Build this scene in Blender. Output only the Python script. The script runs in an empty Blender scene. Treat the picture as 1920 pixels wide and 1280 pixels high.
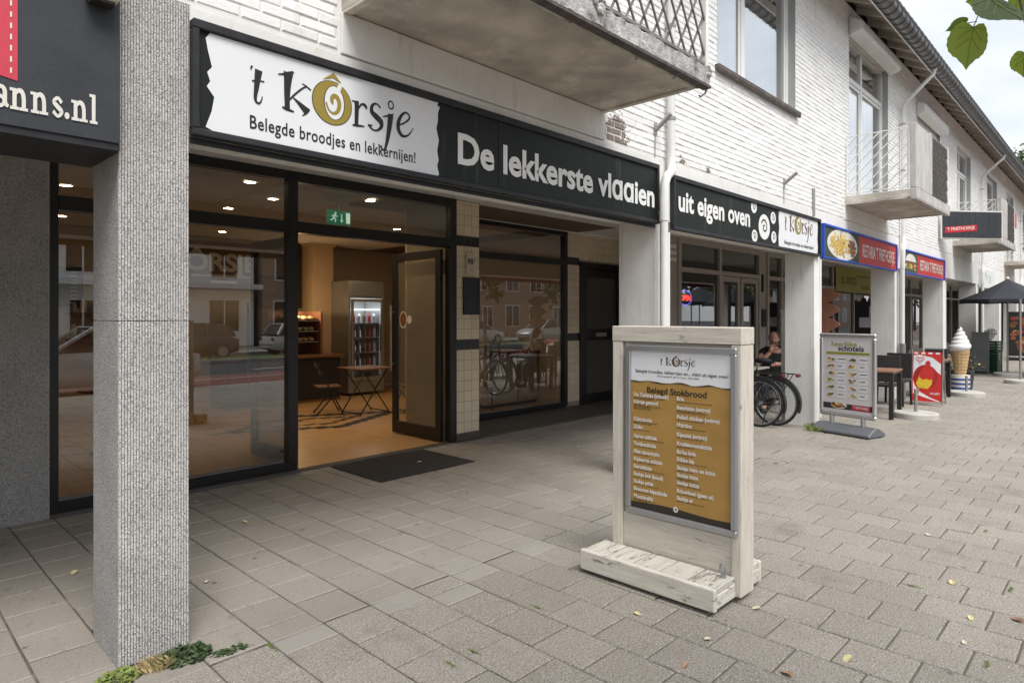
import bpy, bmesh, math, random
from mathutils import Vector, Matrix
R = math.radians
random.seed(7)
SC = bpy.context.scene
COL = SC.collection

# ------------------------------------------------------------------ camera, sky, sun, exposure
cam_d = bpy.data.cameras.new('camera'); cam = bpy.data.objects.new('camera', cam_d); COL.objects.link(cam)
cam.location = (0, 0, 1.6)
YAW = math.atan2(1171.0, 1215.0)                 # facade direction is 43.9 degrees right of the view axis
CA, SA = math.cos(YAW), math.sin(YAW)
cam.rotation_euler = (R(90), 0, -math.atan2(CA, SA))
cam_d.sensor_fit = 'HORIZONTAL'; cam_d.sensor_width = 36.0; cam_d.lens = 36.0*1215/1920
cam_d.shift_y = -48/1920; cam_d.clip_start = 0.05; cam_d.clip_end = 500
SC.camera = cam

SUN_EL, SUN_AZ = 57.0, 200.0                     # azimuth of the sun seen from above, degrees clockwise from +y
world = bpy.data.worlds.new('World'); SC.world = world; world.use_nodes = True
wn, wl = world.node_tree.nodes, world.node_tree.links; wn.clear()
w_out = wn.new('ShaderNodeOutputWorld'); w_bg = wn.new('ShaderNodeBackground'); w_bg.inputs['Strength'].default_value = 0.076
w_sky = wn.new('ShaderNodeTexSky'); w_sky.sky_type = 'NISHITA'; w_sky.sun_disc = False
w_sky.sun_elevation = R(SUN_EL); w_sky.sun_rotation = R(SUN_AZ); w_sky.air_density = 1.0; w_sky.dust_density = 2.0
w_tc = wn.new('ShaderNodeTexCoord'); w_map = wn.new('ShaderNodeMapping'); w_map.inputs['Scale'].default_value = (1.2, 1.2, 2.6)
w_no = wn.new('ShaderNodeTexNoise'); w_no.inputs['Scale'].default_value = 2.2; w_no.inputs['Detail'].default_value = 8; w_no.inputs['Roughness'].default_value = 0.58
w_rp = wn.new('ShaderNodeValToRGB')
w_rp.color_ramp.elements[0].position = 0.34; w_rp.color_ramp.elements[0].color = (4.3, 4.6, 5.05, 1)
w_rp.color_ramp.elements[1].position = 0.72; w_rp.color_ramp.elements[1].color = (7.2, 7.3, 7.4, 1)
w_mix = wn.new('ShaderNodeMixRGB'); w_mix.inputs['Fac'].default_value = 0.88
wl.new(w_tc.outputs['Generated'], w_map.inputs['Vector']); wl.new(w_map.outputs['Vector'], w_no.inputs['Vector'])
wl.new(w_no.outputs['Fac'], w_rp.inputs['Fac']); wl.new(w_sky.outputs['Color'], w_mix.inputs['Color1']); wl.new(w_rp.outputs['Color'], w_mix.inputs['Color2'])
wl.new(w_mix.outputs['Color'], w_bg.inputs['Color']); wl.new(w_bg.outputs['Background'], w_out.inputs['Surface'])

sun_d = bpy.data.lights.new('sun', 'SUN'); sun = bpy.data.objects.new('sun', sun_d); COL.objects.link(sun)
sun_d.energy = 1.5; sun_d.angle = R(30); sun_d.color = (1.0, 0.975, 0.94)
az = R(SUN_AZ)
sdir = Vector((math.sin(az)*math.cos(R(SUN_EL)), math.cos(az)*math.cos(R(SUN_EL)), math.sin(R(SUN_EL))))
sun.rotation_euler = sdir.to_track_quat('Z', 'Y').to_euler(); sun.location = (0, -6, 12)

vs = SC.view_settings; vs.view_transform = 'Standard'; vs.look = 'None'; vs.gamma = 1.0; vs.use_curve_mapping = False; vs.exposure = 1.38
SC.cycles.use_denoising = True; SC.cycles.max_bounces = 8; SC.cycles.diffuse_bounces = 4; SC.cycles.glossy_bounces = 4
SC.cycles.transparent_max_bounces = 24; SC.cycles.transmission_bounces = 4
SC.cycles.caustics_reflective = False; SC.cycles.caustics_refractive = False
SC.cycles.sample_clamp_indirect = 6.0

# ------------------------------------------------------------------ helpers
def pix(px, py, x=None, y=None, z=None):
    """point on a plane of the place that lies at a pixel of the 1920x1280 survey picture"""
    l = (px-960)/1215.0; v = (592-py)/1215.0
    d = (CA+l*SA, SA-l*CA, v)
    t = x/d[0] if x is not None else y/d[1] if y is not None else (z-1.6)/d[2]
    return Vector((d[0]*t, d[1]*t, 1.6+d[2]*t))
def proj(x, y, z):
    D = CA*x+SA*y; L = SA*x-CA*y
    if D < .05: return (-9999, -9999, D)
    return (960+1215*L/D, 592-1215*(z-1.6)/D, D)

class MB:
    def __init__(s): s.v = []; s.f = []; s.m = []
    def add(s, vs, fs, m=0):
        b = len(s.v); s.v += [tuple(p) for p in vs]; s.f += [tuple(b+i for i in f) for f in fs]; s.m += [m]*len(fs); return s
    def box(s, x0, x1, y0, y1, z0, z1, m=0):
        if x0 > x1: x0, x1 = x1, x0
        if y0 > y1: y0, y1 = y1, y0
        if z0 > z1: z0, z1 = z1, z0
        return s.add([(x0,y0,z0),(x1,y0,z0),(x1,y1,z0),(x0,y1,z0),(x0,y0,z1),(x1,y0,z1),(x1,y1,z1),(x0,y1,z1)],
            [(0,3,2,1),(4,5,6,7),(0,1,5,4),(1,2,6,5),(2,3,7,6),(3,0,4,7)], m)
    def hexa(s, p, m=0):      # eight corner points, bottom ring then top ring
        return s.add(p, [(0,3,2,1),(4,5,6,7),(0,1,5,4),(1,2,6,5),(2,3,7,6),(3,0,4,7)], m)
    def bar(s, a, b, w, h=None, up=(0,0,1), m=0):
        a = Vector(a); b = Vector(b); h = h or w; d = (b-a).normalized(); u = Vector(up)
        if abs(d.dot(u)) > .98: u = Vector((1,0,0))
        r = d.cross(u).normalized()*w/2; u = r.cross(d).normalized()*h/2
        return s.hexa([a-r-u, a+r-u, b+r-u, b-r-u, a-r+u, a+r+u, b+r+u, b-r+u], m)
    def tube(s, pts, r, n=8, m=0, cap=True, closed=False):
        pts = [Vector(p) for p in pts]; k = len(pts); rs = r if isinstance(r, (list, tuple)) else [r]*k
        vs = []; fs = []; prev = None
        for i, p in enumerate(pts):
            if closed: d = (pts[(i+1) % k]-pts[i-1])
            else: d = pts[min(i+1, k-1)]-pts[max(i-1, 0)]
            d.normalize()
            if prev is None:
                u = Vector((0,0,1)) if abs(d.z) < .9 else Vector((1,0,0))
            else: u = prev
            a = d.cross(u).normalized(); u = a.cross(d).normalized(); prev = u
            for j in range(n):
                t = 2*math.pi*j/n; vs.append(p+(a*math.cos(t)+u*math.sin(t))*rs[i])
        for i in range(k if closed else k-1):
            for j in range(n):
                i2 = (i+1) % k
                fs.append((i*n+j, i*n+(j+1) % n, i2*n+(j+1) % n, i2*n+j))
        if cap and not closed: fs += [tuple(range(n-1, -1, -1)), tuple((k-1)*n+j for j in range(n))]
        return s.add(vs, fs, m)
    def lathe(s, prof, c=(0,0,0), n=20, m=0, cap=True):
        vs = []; fs = []; k = len(prof)
        for r, z in prof:
            for j in range(n):
                t = 2*math.pi*j/n; vs.append((c[0]+r*math.cos(t), c[1]+r*math.sin(t), c[2]+z))
        for i in range(k-1):
            for j in range(n): fs.append((i*n+j, i*n+(j+1) % n, (i+1)*n+(j+1) % n, (i+1)*n+j))
        if cap: fs += [tuple(range(n-1, -1, -1)), tuple((k-1)*n+j for j in range(n))]
        return s.add(vs, fs, m)
    def quad(s, a, b, c, d, m=0): return s.add([a,b,c,d], [(0,1,2,3)], m)
    def prism(s, poly, fn0, fn1, m=0):   # polygon in 2d, two mappings to 3d for its two faces
        k = len(poly)
        return s.add([fn0(*p) for p in poly]+[fn1(*p) for p in poly],
            [tuple(range(k)), tuple(range(2*k-1, k-1, -1))]+[(i, k+i, k+(i+1) % k, (i+1) % k) for i in range(k)], m)
    def ellipsoid(s, c, r, n=12, k=8, m=0):
        return s.lathe_e(c, r, n, k, m)
    def lathe_e(s, c, r, n, k, m):
        vs = []; fs = []
        for i in range(k+1):
            a = math.pi*(i/k)-math.pi/2; q = max(math.cos(a), .02)
            for j in range(n):
                t = 2*math.pi*j/n; vs.append((c[0]+r[0]*q*math.cos(t), c[1]+r[1]*q*math.sin(t), c[2]+r[2]*math.sin(a)))
        for i in range(k):
            for j in range(n): fs.append((i*n+j, i*n+(j+1) % n, (i+1)*n+(j+1) % n, (i+1)*n+j))
        return s.add(vs, fs, m)
    def mesh(s, name, mats, off=Vector((0,0,0)), smooth=False, bevel=0, fix=True):
        me = bpy.data.meshes.new(name)
        me.from_pydata([(p[0]-off.x, p[1]-off.y, p[2]-off.z) for p in s.v], [], s.f)
        if not isinstance(mats, (list, tuple)): mats = [mats]
        for mt in mats: me.materials.append(MAT[mt] if isinstance(mt, str) else mt)
        me.polygons.foreach_set('material_index', s.m)
        if fix or bevel:
            bm = bmesh.new(); bm.from_mesh(me)
            if fix: bmesh.ops.recalc_face_normals(bm, faces=bm.faces[:])
            if bevel: bmesh.ops.bevel(bm, geom=bm.edges[:], offset=bevel, segments=1, affect='EDGES', clamp_overlap=True)
            bm.to_mesh(me); bm.free()
        if smooth:
            me.polygons.foreach_set('use_smooth', [True]*len(me.polygons))
            if smooth == 'auto':
                try: me.set_sharp_from_angle(angle=R(40))
                except Exception: pass
        me.update(); return me
    def build(s, name, mats, parent=None, smooth=False, bevel=0, local=False, fix=True):
        off = Vector((0,0,0)) if (parent is None or local) else wloc(parent)
        me = s.mesh(name, mats, off, smooth, bevel, fix)
        o = bpy.data.objects.new(name, me); COL.objects.link(o); o.parent = parent; return o
def wloc(o):
    v = Vector((0,0,0))
    while o is not None: v += o.location; o = o.parent
    return v
def tag(o, label=None, cat=None, group=None, kind=None):
    if label: o['label'] = label
    if cat: o['category'] = cat
    if group: o['group'] = group
    if kind: o['kind'] = kind
    return o
def thing(name, label, cat, loc=(0,0,0), rz=0, group=None):
    o = bpy.data.objects.new(name, None); COL.objects.link(o); o.location = loc; o.rotation_euler = (0,0,rz)
    o.empty_display_size = .1
    return tag(o, label, cat, group)
def part(name, parent):      # an empty that groups sub-parts
    o = bpy.data.objects.new(name, None); COL.objects.link(o); o.parent = parent; return o
def copy_tree(o, parent=None):
    c = o.copy(); COL.objects.link(c); c.parent = parent
    for ch in list(o.children): copy_tree(ch, c)
    return c
def inst(name, me, parent, loc, rot=None):
    o = bpy.data.objects.new(name, me); COL.objects.link(o); o.parent = parent
    o.location = Vector(loc)-(wloc(parent) if parent else Vector((0,0,0)))
    if rot: o.rotation_euler = rot
    return o

# ------------------------------------------------------------------ materials
MAT = {}
def mat(name, col, rough=.6, metal=0, var=.12, vscale=3.0, bump=0.0, bscale=40, speck=None, speck_scale=220, speck_amt=.5,
        stain=None, stain_scale=1.2, stain_amt=.5, stain_thr=.55, isl=0.0, spec=.5, streak=False, emit=None, estr=0, fine=0.0, coat=0, spots=(), gum=None):
    m = bpy.data.materials.new(name); m.use_nodes = True; nt = m.node_tree; n, l = nt.nodes, nt.links
    b = n['Principled BSDF']; b.inputs['Roughness'].default_value = rough; b.inputs['Metallic'].default_value = metal
    b.inputs['Specular IOR Level'].default_value = spec
    if coat: b.inputs['Coat Weight'].default_value = coat
    geo = n.new('ShaderNodeNewGeometry'); src = geo.outputs['Position']
    def noise(scale, detail=4, vec=None, rough_=.55):
        t = n.new('ShaderNodeTexNoise'); t.inputs['Scale'].default_value = scale; t.inputs['Detail'].default_value = detail
        t.inputs['Roughness'].default_value = rough_; l.new(vec or src, t.inputs['Vector']); return t.outputs['Fac']
    def mth(op, a, c=None):
        t = n.new('ShaderNodeMath'); t.operation = op
        for i, q in enumerate((a, c)):
            if q is None: continue
            if isinstance(q, (int, float)): t.inputs[i].default_value = q
            else: l.new(q, t.inputs[i])
        return t.outputs[0]
    def mapr(v, a, c, d=0., e=1.):
        t = n.new('ShaderNodeMapRange'); t.inputs[1].default_value = a; t.inputs[2].default_value = c; t.inputs[3].default_value = d; t.inputs[4].default_value = e
        l.new(v, t.inputs[0]); return t.outputs[0]
    def mixc(f, a, c, mode='MIX'):
        t = n.new('ShaderNodeMixRGB'); t.blend_type = mode
        for i, q in ((0, f), (1, a), (2, c)):
            if isinstance(q, (int, float)): t.inputs[i].default_value = q
            elif isinstance(q, tuple): t.inputs[i].default_value = (*q, 1)
            else: l.new(q, t.inputs[i])
        return t.outputs[0]
    color = None
    base = tuple(col)
    lo = tuple(max(0, c*(1-var)) for c in base); hi = tuple(min(1, c*(1+var*.7)) for c in base)
    color = mixc(mapr(noise(vscale, 5), .3, .7), lo, hi)
    if isl:
        oi = n.new('ShaderNodeObjectInfo')
        rnd = mth('FRACT', mth('ADD', oi.outputs['Random'], geo.outputs['Random Per Island']))
        color = mixc(1.0, color, mixc(rnd, (1-isl,)*3, (1+isl,)*3), 'MULTIPLY')
    if fine:
        color = mixc(1.0, color, mixc(mapr(noise(speck_scale*.6, 2), .3, .7), (1-fine,)*3, (1+fine,)*3), 'MULTIPLY')
    if speck:
        vt = n.new('ShaderNodeTexNoise'); vt.inputs['Scale'].default_value = speck_scale; vt.inputs['Detail'].default_value = 2; l.new(src, vt.inputs['Vector'])
        color = mixc(mth('MULTIPLY', mapr(vt.outputs['Fac'], .56, .66), speck_amt), color, tuple(speck))
        vt2 = n.new('ShaderNodeTexNoise'); vt2.inputs['Scale'].default_value = speck_scale*.8; vt2.inputs['Detail'].default_value = 2; l.new(src, vt2.inputs['Vector'])
        color = mixc(mth('MULTIPLY', mapr(vt2.outputs['Fac'], .44, .36), speck_amt), color, tuple(c*.45 for c in base))
    if stain:
        vec = src
        if streak:
            mp = n.new('ShaderNodeMapping'); mp.inputs['Scale'].default_value = (6, 6, .7); l.new(src, mp.inputs['Vector']); vec = mp.outputs['Vector']
        s_ = mapr(noise(stain_scale, 6, vec, .62), stain_thr, stain_thr+.16)
        color = mixc(mth('MULTIPLY', s_, stain_amt), color, tuple(stain))
    if gum:                               # trodden gum and oil drops, each its own small blot
        vo = n.new('ShaderNodeTexVoronoi'); vo.inputs['Scale'].default_value = gum[1]; l.new(src, vo.inputs['Vector'])
        d_ = mth('ADD', vo.outputs['Distance'], mth('MULTIPLY', mth('SUBTRACT', noise(60, 3), .5), .05))
        keep = n.new('ShaderNodeSeparateColor'); l.new(vo.outputs['Color'], keep.inputs[0])
        color = mixc(mth('MULTIPLY', mapr(d_, gum[2], gum[2]*.6, 0, .75), mapr(keep.outputs[0], .45, .5)), color, tuple(gum[0]))
    for (sx, sy, sz, sr) in spots:        # flaked patches with a ragged outline of their own
        vd = n.new('ShaderNodeVectorMath'); vd.operation = 'DISTANCE'; l.new(src, vd.inputs[0]); vd.inputs[1].default_value = (sx, sy, sz)
        f_ = mth('ADD', mth('DIVIDE', vd.outputs['Value'], sr), mth('MULTIPLY', mth('SUBTRACT', noise(16, 5, None, .7), .5), 3.2))
        color = mixc(mapr(f_, .62, .50, 0, .9), color, (.14, .095, .06))
    l.new(color, b.inputs['Base Color'])
    if bump:
        bp = n.new('ShaderNodeBump'); bp.inputs['Strength'].default_value = bump; bp.inputs['Distance'].default_value = .01
        l.new(noise(bscale, 4), bp.inputs['Height']); l.new(bp.outputs['Normal'], b.inputs['Normal'])
    if emit:
        b.inputs['Emission Color'].default_value = (*emit, 1); b.inputs['Emission Strength'].default_value = estr
    MAT[name] = m; return m
def wood(name, col, axis, scuff=.6, thr=.60):
    m = bpy.data.materials.new(name); m.use_nodes = True; n, l = m.node_tree.nodes, m.node_tree.links; b = n['Principled BSDF']; b.inputs['Roughness'].default_value = .8
    g = n.new('ShaderNodeNewGeometry'); oi = n.new('ShaderNodeObjectInfo')
    def nz(scale, det, rough=.6):
        mp = n.new('ShaderNodeMapping'); mp.inputs['Scale'].default_value = scale; l.new(g.outputs['Position'], mp.inputs['Vector'])
        t = n.new('ShaderNodeTexNoise'); t.inputs['Scale'].default_value = 1; t.inputs['Detail'].default_value = det; t.inputs['Roughness'].default_value = rough; l.new(mp.outputs['Vector'], t.inputs['Vector']); return t.outputs['Fac']
    def mr(v, a, c, d=0., e=1.):
        t = n.new('ShaderNodeMapRange'); t.inputs[1].default_value = a; t.inputs[2].default_value = c; t.inputs[3].default_value = d; t.inputs[4].default_value = e; l.new(v, t.inputs[0]); return t.outputs[0]
    def mx(f, a, c, mode='MIX'):
        t = n.new('ShaderNodeMixRGB'); t.blend_type = mode
        for i, q in ((0, f), (1, a), (2, c)):
            if isinstance(q, (int, float)): t.inputs[i].default_value = q
            elif isinstance(q, tuple): t.inputs[i].default_value = (*q, 1)
            else: l.new(q, t.inputs[i])
        return t.outputs[0]
    sc = [130, 130, 130]; sc[axis] = 5; sc2 = [34, 34, 34]; sc2[axis] = 3.5
    grain = nz(sc, 3); wide = nz(sc2, 4); sc3 = [26, 26, 26]; sc3[axis] = 8; spots = nz(tuple(sc3), 6, .72)
    c = mx(mr(wide, .35, .7), tuple(q*.86 for q in col), tuple(min(1, q*1.08) for q in col))
    c = mx(mr(grain, .56, .70, 0, .55), c, tuple(q*.55 for q in col))
    c = mx(mr(spots, thr, thr+.08, 0, scuff), c, (.13, .105, .08))
    c = mx(1.0, c, mx(oi.outputs['Random'], (.92,)*3, (1.06,)*3), 'MULTIPLY')
    l.new(c, b.inputs['Base Color']); bp = n.new('ShaderNodeBump'); bp.inputs['Strength'].default_value = .5; bp.inputs['Distance'].default_value = .004; l.new(grain, bp.inputs['Height']); l.new(bp.outputs['Normal'], b.inputs['Normal']); MAT[name] = m
wood('wood_post', (.69,.635,.545), 2, .7, .61); wood('wood_rail', (.69,.635,.545), 1, .7, .61); wood('wood_plank', (.66,.62,.545), 0, .8, .545); wood('wood_edge', (.71,.665,.58), 1, .85, .575)
def glass(name, tint=(.93,.95,.94), base=.05, rough=0.0, milk=0.0, milkcol=(.7,.65,.55)):
    m = bpy.data.materials.new(name); m.use_nodes = True; nt = m.node_tree; n, l = nt.nodes, nt.links; n.clear()
    o = n.new('ShaderNodeOutputMaterial'); tr = n.new('ShaderNodeBsdfTransparent'); tr.inputs[0].default_value = (*tint, 1)
    gl = n.new('ShaderNodeBsdfGlossy'); gl.inputs['Roughness'].default_value = rough; gl.inputs[0].default_value = (1,1,1,1)
    g = n.new('ShaderNodeNewGeometry'); d = n.new('ShaderNodeVectorMath'); d.operation = 'DOT_PRODUCT'
    l.new(g.outputs['Normal'], d.inputs[0]); l.new(g.outputs['Incoming'], d.inputs[1])
    def mth(op, a, c=None):
        t = n.new('ShaderNodeMath'); t.operation = op
        for i, q in enumerate((a, c)):
            if q is None: continue
            if isinstance(q, (int, float)): t.inputs[i].default_value = q
            else: l.new(q, t.inputs[i])
        return t.outputs[0]
    c = mth('ABSOLUTE', d.outputs['Value']); r = mth('ADD', mth('MULTIPLY', mth('POWER', mth('SUBTRACT', 1.0, c), 5.0), 1-base), base)
    mx = n.new('ShaderNodeMixShader'); l.new(r, mx.inputs[0])
    under = tr.outputs[0]
    if milk:
        df = n.new('ShaderNodeBsdfDiffuse'); df.inputs[0].default_value = (*milkcol, 1)
        m2 = n.new('ShaderNodeMixShader'); m2.inputs[0].default_value = milk; l.new(tr.outputs[0], m2.inputs[1]); l.new(df.outputs[0], m2.inputs[2]); under = m2.outputs[0]
    l.new(under, mx.inputs[1]); l.new(gl.outputs[0], mx.inputs[2]); l.new(mx.outputs[0], o.inputs[0]); MAT[name] = m; return m

mat('white_brick', (.85,.85,.838), .62, var=.05, vscale=2, bump=.26, bscale=50, isl=.05, stain=(.47,.43,.36), stain_scale=1.0, stain_amt=.45, stain_thr=.585, streak=True, spots=((4.78,3.33,3.22,.26),(5.95,3.33,3.16,.09),(6.5,3.33,3.16,.08)))
mat('white_mortar', (.76,.75,.73), .75, var=.08, bump=.3, bscale=60, stain=(.42,.38,.32), stain_scale=2.2, stain_amt=.5, stain_thr=.56)
mat('white_concrete', (.78,.77,.74), .7, var=.08, vscale=2.5, bump=.22, bscale=45, stain=(.42,.37,.30), stain_scale=2.4, stain_amt=.4, stain_thr=.57, streak=True)
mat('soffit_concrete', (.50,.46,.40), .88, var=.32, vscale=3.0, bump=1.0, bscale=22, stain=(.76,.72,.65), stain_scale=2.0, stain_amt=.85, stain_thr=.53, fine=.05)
mat('raw_concrete', (.50,.48,.45), .85, var=.16, vscale=4, bump=.4, bscale=60, stain=(.22,.20,.18), stain_scale=1.6, stain_amt=.6, stain_thr=.52, streak=True)
mat('broken_edge', (.50,.49,.475), .88, var=.45, vscale=18, bump=1.0, bscale=60, stain=(.055,.035,.026), stain_scale=9, stain_amt=.95, stain_thr=.52)
mat('rusty_steel', (.085,.075,.068), .8, var=.4, vscale=14, bump=.6, bscale=60, stain=(.14,.06,.03), stain_scale=8, stain_amt=.7, stain_thr=.56)
mat('pillar_rib', (.66,.64,.62), .85, var=.10, vscale=5, bump=1.0, bscale=130, speck=(.22,.21,.20), speck_scale=115, speck_amt=.85, stain=(.22,.18,.14), stain_scale=1.7, stain_amt=.35, stain_thr=.62)
mat('pillar_rough', (.42,.41,.40), .85, var=.12, vscale=5, bump=1.0, bscale=120, speck=(.66,.65,.62), speck_scale=120, speck_amt=.85)
mat('paving', (.300,.270,.230), .9, var=.10, vscale=1.1, bump=.7, bscale=120, speck=(.56,.525,.47), speck_scale=125, speck_amt=.8, isl=.085, stain=(.14,.125,.105), stain_scale=1.7, stain_amt=.5, stain_thr=.58, gum=((.10,.092,.082), 3.4, .07))
mat('arcade_paving', (.290,.262,.226), .8, var=.12, vscale=1.3, bump=.2, bscale=90, isl=.06, stain=(.085,.075,.065), stain_scale=8.5, stain_amt=.65, stain_thr=.595, fine=.08, speck=(.40,.37,.325), speck_scale=125, speck_amt=.35, gum=((.075,.068,.06), 4.2, .085))
mat('light_paving', (.315,.292,.26), .85, var=.08, bump=.3, bscale=120, isl=.06, fine=.08)
mat('joint_sand', (.135,.12,.095), .95, var=.3, vscale=6, bump=.5, bscale=80, stain=(.09,.11,.035), stain_scale=2.2, stain_amt=.6, stain_thr=.56)
mat('arcade_joint', (.10,.09,.076), .95, var=.2, vscale=5, stain=(.36,.32,.27), stain_scale=2.0, stain_amt=.75, stain_thr=.52)
mat('asphalt', (.06,.06,.062), .85, var=.15, bump=.5, bscale=120)
mat('red_paving', (.20,.075,.055), .85, var=.15, bump=.3, bscale=60)
mat('grass', (.07,.12,.03), .9, var=.4, vscale=8)
mat('road_paint', (.75,.75,.73), .7)
mat('kerb_stone', (.38,.37,.35), .85, var=.1, bump=.3)
mat('black_frame', (.012,.012,.013), .35, var=.1, spec=.5)
mat('black_matt', (.02,.02,.021), .6)
mat('dark_tile', (.022,.024,.03), .3, isl=.15)
mat('cream_tile', (.66,.57,.42), .28, var=.06, isl=.06)
mat('tile_grout', (.30,.25,.18), .9)
mat('taupe_frame', (.44,.40,.36), .5, var=.05)
mat('white_frame', (.80,.80,.78), .4, var=.04, stain=(.55,.53,.48), stain_amt=.25)
mat('dark_stone', (.075,.068,.062), .7, var=.2, vscale=4)
mat('grey_reveal', (.42,.43,.42), .7, bump=.2, bscale=60)
mat('sill_tile', (.095,.075,.062), .55, var=.3, vscale=9, isl=.25, bump=.3, bscale=60)
mat('zinc', (.20,.205,.21), .45, metal=.75, var=.22, vscale=7, bump=.15, bscale=25)
mat('white_pipe', (.76,.755,.73), .45, var=.05, vscale=4, stain=(.45,.42,.36), stain_scale=3, stain_amt=.4, stain_thr=.58, streak=True)
mat('grey_pipe', (.20,.205,.21), .5, var=.15)
mat('brown_board', (.50,.45,.395), .8, var=.22, vscale=5, bump=.3, bscale=30, stain=(.72,.69,.65), stain_scale=4, stain_amt=.6)
mat('roof_tile', (.09,.085,.085), .8, isl=.2)
mat('rail_white', (.80,.79,.76), .5, stain=(.22,.16,.11), stain_scale=7, stain_amt=.6, stain_thr=.6)
mat('rail_grey', (.20,.19,.185), .55, var=.2, vscale=12, stain=(.15,.08,.05), stain_scale=9, stain_amt=.6)
mat('curtain', (.80,.80,.78), .9, var=.06)
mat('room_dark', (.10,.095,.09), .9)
mat('sign_black', (.014,.018,.016), .5, spec=.22, var=.15, vscale=2, stain=(.09,.10,.10), stain_scale=1.8, stain_amt=.5, stain_thr=.6, streak=True)
mat('sign_frame', (.026,.027,.030), .5, spec=.3, var=.3, vscale=9, bump=.1)
mat('sign_white', (.76,.775,.79), .4, var=.02)
mat('sign_letter', (.80,.80,.78), .45, var=.02)
mat('logo_black', (.010,.011,.012), .5)
mat('logo_ochre', (.30,.225,.035), .5, var=.04)
mat('logo_brown', (.13,.07,.03), .5)
mat('slate_panel', (.040,.044,.052), .6, spec=.3, var=.16, vscale=5, fine=.1, speck_scale=160)
mat('ribbon_red', (.56,.045,.075), .5, var=.05)
mat('beige_plastic', (.55,.51,.41), .5, var=.08)
mat('galv', (.38,.38,.375), .45, metal=.6, var=.15)
mat('blue_frame', (.012,.07,.46), .55)
mat('green_panel', (.05,.07,.045), .7, var=.35, vscale=7)
mat('red_panel', (.46,.022,.02), .6, var=.12)
mat('red_bright', (.52,.02,.03), .45)
mat('plate_white', (.72,.70,.64), .4)
mat('fries', (.62,.42,.10), .6, isl=.35, var=.2, vscale=30)
mat('meat', (.24,.09,.035), .6, isl=.35, var=.3, vscale=30)
mat('salad', (.16,.22,.05), .6, isl=.3)
mat('wood_white', (.79,.71,.575), .75, var=.12, vscale=9, bump=.6, bscale=60, isl=.05, stain=(.24,.18,.12), stain_scale=5, stain_amt=.7, stain_thr=.60, streak=True, fine=.06, speck_scale=90)
mat('wood_worn', (.74,.68,.575), .85, var=.2, vscale=11, bump=.8, bscale=50, isl=.10, stain=(.14,.115,.09), stain_scale=11, stain_amt=.85, stain_thr=.56, fine=.08, speck_scale=90)
mat('alu', (.50,.51,.53), .38, metal=.8, var=.05)
mat('alu_bright', (.62,.62,.63), .3, metal=.7, var=.05)
mat('kraft', (.43,.25,.065), .6, var=.10, vscale=6, stain=(.50,.31,.10), stain_scale=2.5, stain_amt=.5)
mat('poster_white', (.82,.83,.85), .45, var=.03)
mat('poster_grey', (.74,.71,.73), .4, var=.04)
mat('poster_ink', (.035,.026,.018), .6)
mat('poster_sub', (.12,.07,.022), .6)
mat('olive', (.30,.31,.03), .5)
mat('steel_dark', (.16,.17,.185), .5, metal=.3, var=.1)
mat('concrete_base', (.50,.48,.44), .85, var=.12, vscale=6, bump=.3, bscale=70)
mat('concrete_side', (.24,.24,.23), .85, var=.12, bump=.3, bscale=70)
mat('doormat', (.040,.036,.036), .98, var=.3, vscale=20, bump=1.0, bscale=300, speck=(.11,.10,.095), speck_scale=260)
mat('leaf_yellow', (.54,.47,.25), .7, isl=.25)
mat('leaf_brown', (.34,.20,.12), .7, isl=.25)
mat('leaf_pale', (.60,.54,.40), .7)
mat('weed_green', (.05,.085,.03), .7, isl=.35)
mat('weed_light', (.17,.21,.05), .7, isl=.35)
mat('dry_grass', (.42,.32,.15), .8, isl=.3)
mat('bark', (.09,.07,.055), .9, bump=.8, bscale=30)
mat('foliage', (.06,.10,.022), .6, isl=.45)
mat('shop_wall', (.64,.54,.41), .8, var=.05)
mat('shop_column', (.60,.43,.26), .7, var=.05)
mat('ceiling_panel', (.66,.60,.52), .85, var=.04, isl=.03)
mat('ceiling_grid', (.16,.12,.085), .8)
mat('shop_tile', (.57,.34,.15), .35, isl=.06, var=.06)
mat('shop_tile_dark', (.035,.028,.022), .35)
mat('shop_grout', (.33,.20,.10), .9)
mat('wood_brown', (.20,.095,.04), .5, var=.25, vscale=7)
mat('wood_red', (.30,.13,.075), .5, var=.2, vscale=9)
mat('steel_grey', (.34,.33,.31), .4, metal=.4)
mat('black_metal', (.016,.015,.015), .45)
mat('cabinet_white', (.70,.66,.58), .5)
mat('green_sign', (.012,.14,.065), .5, emit=(.01,.22,.10), estr=.35)
mat('lamp_glow', (1,.9,.7), .5, emit=(1,.80,.52), estr=30)
mat('cool_glow', (.9,.95,1), .5, emit=(.85,.92,1), estr=1.6)
mat('open_red', (.8,.05,.03), .5, emit=(1,.06,.04), estr=3.0)
mat('open_blue', (.1,.1,.7), .5, emit=(.18,.16,.9), estr=1.2)
mat('exit_glow', (.8,.85,.8), .5, emit=(.8,1,.85), estr=.45)
mat('skin', (.50,.27,.19), .55, var=.08, vscale=12)
mat('shirt_black', (.016,.016,.018), .85)
mat('denim', (.035,.045,.08), .9)
mat('hair', (.16,.10,.06), .8)
mat('eye_dark', (.02,.015,.012), .4)
mat('rubber', (.015,.015,.016), .75)
mat('chrome', (.60,.60,.60), .25, metal=.9)
mat('bike_black', (.015,.015,.017), .3, coat=.4)
mat('rear_red', (.13,.008,.010), .3)
mat('wicker', (.022,.020,.020), .7, bump=.5, bscale=80)
mat('table_wood', (.26,.13,.075), .55, var=.25, vscale=9)
mat('waffle', (.60,.42,.22), .6, var=.15, vscale=15, bump=.5, bscale=60)
mat('soft_ice', (.80,.80,.79), .45, var=.02)
mat('stripe_blue', (.03,.08,.30), .5)
mat('flower', (.46,.36,.08), .7, isl=.4)
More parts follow.
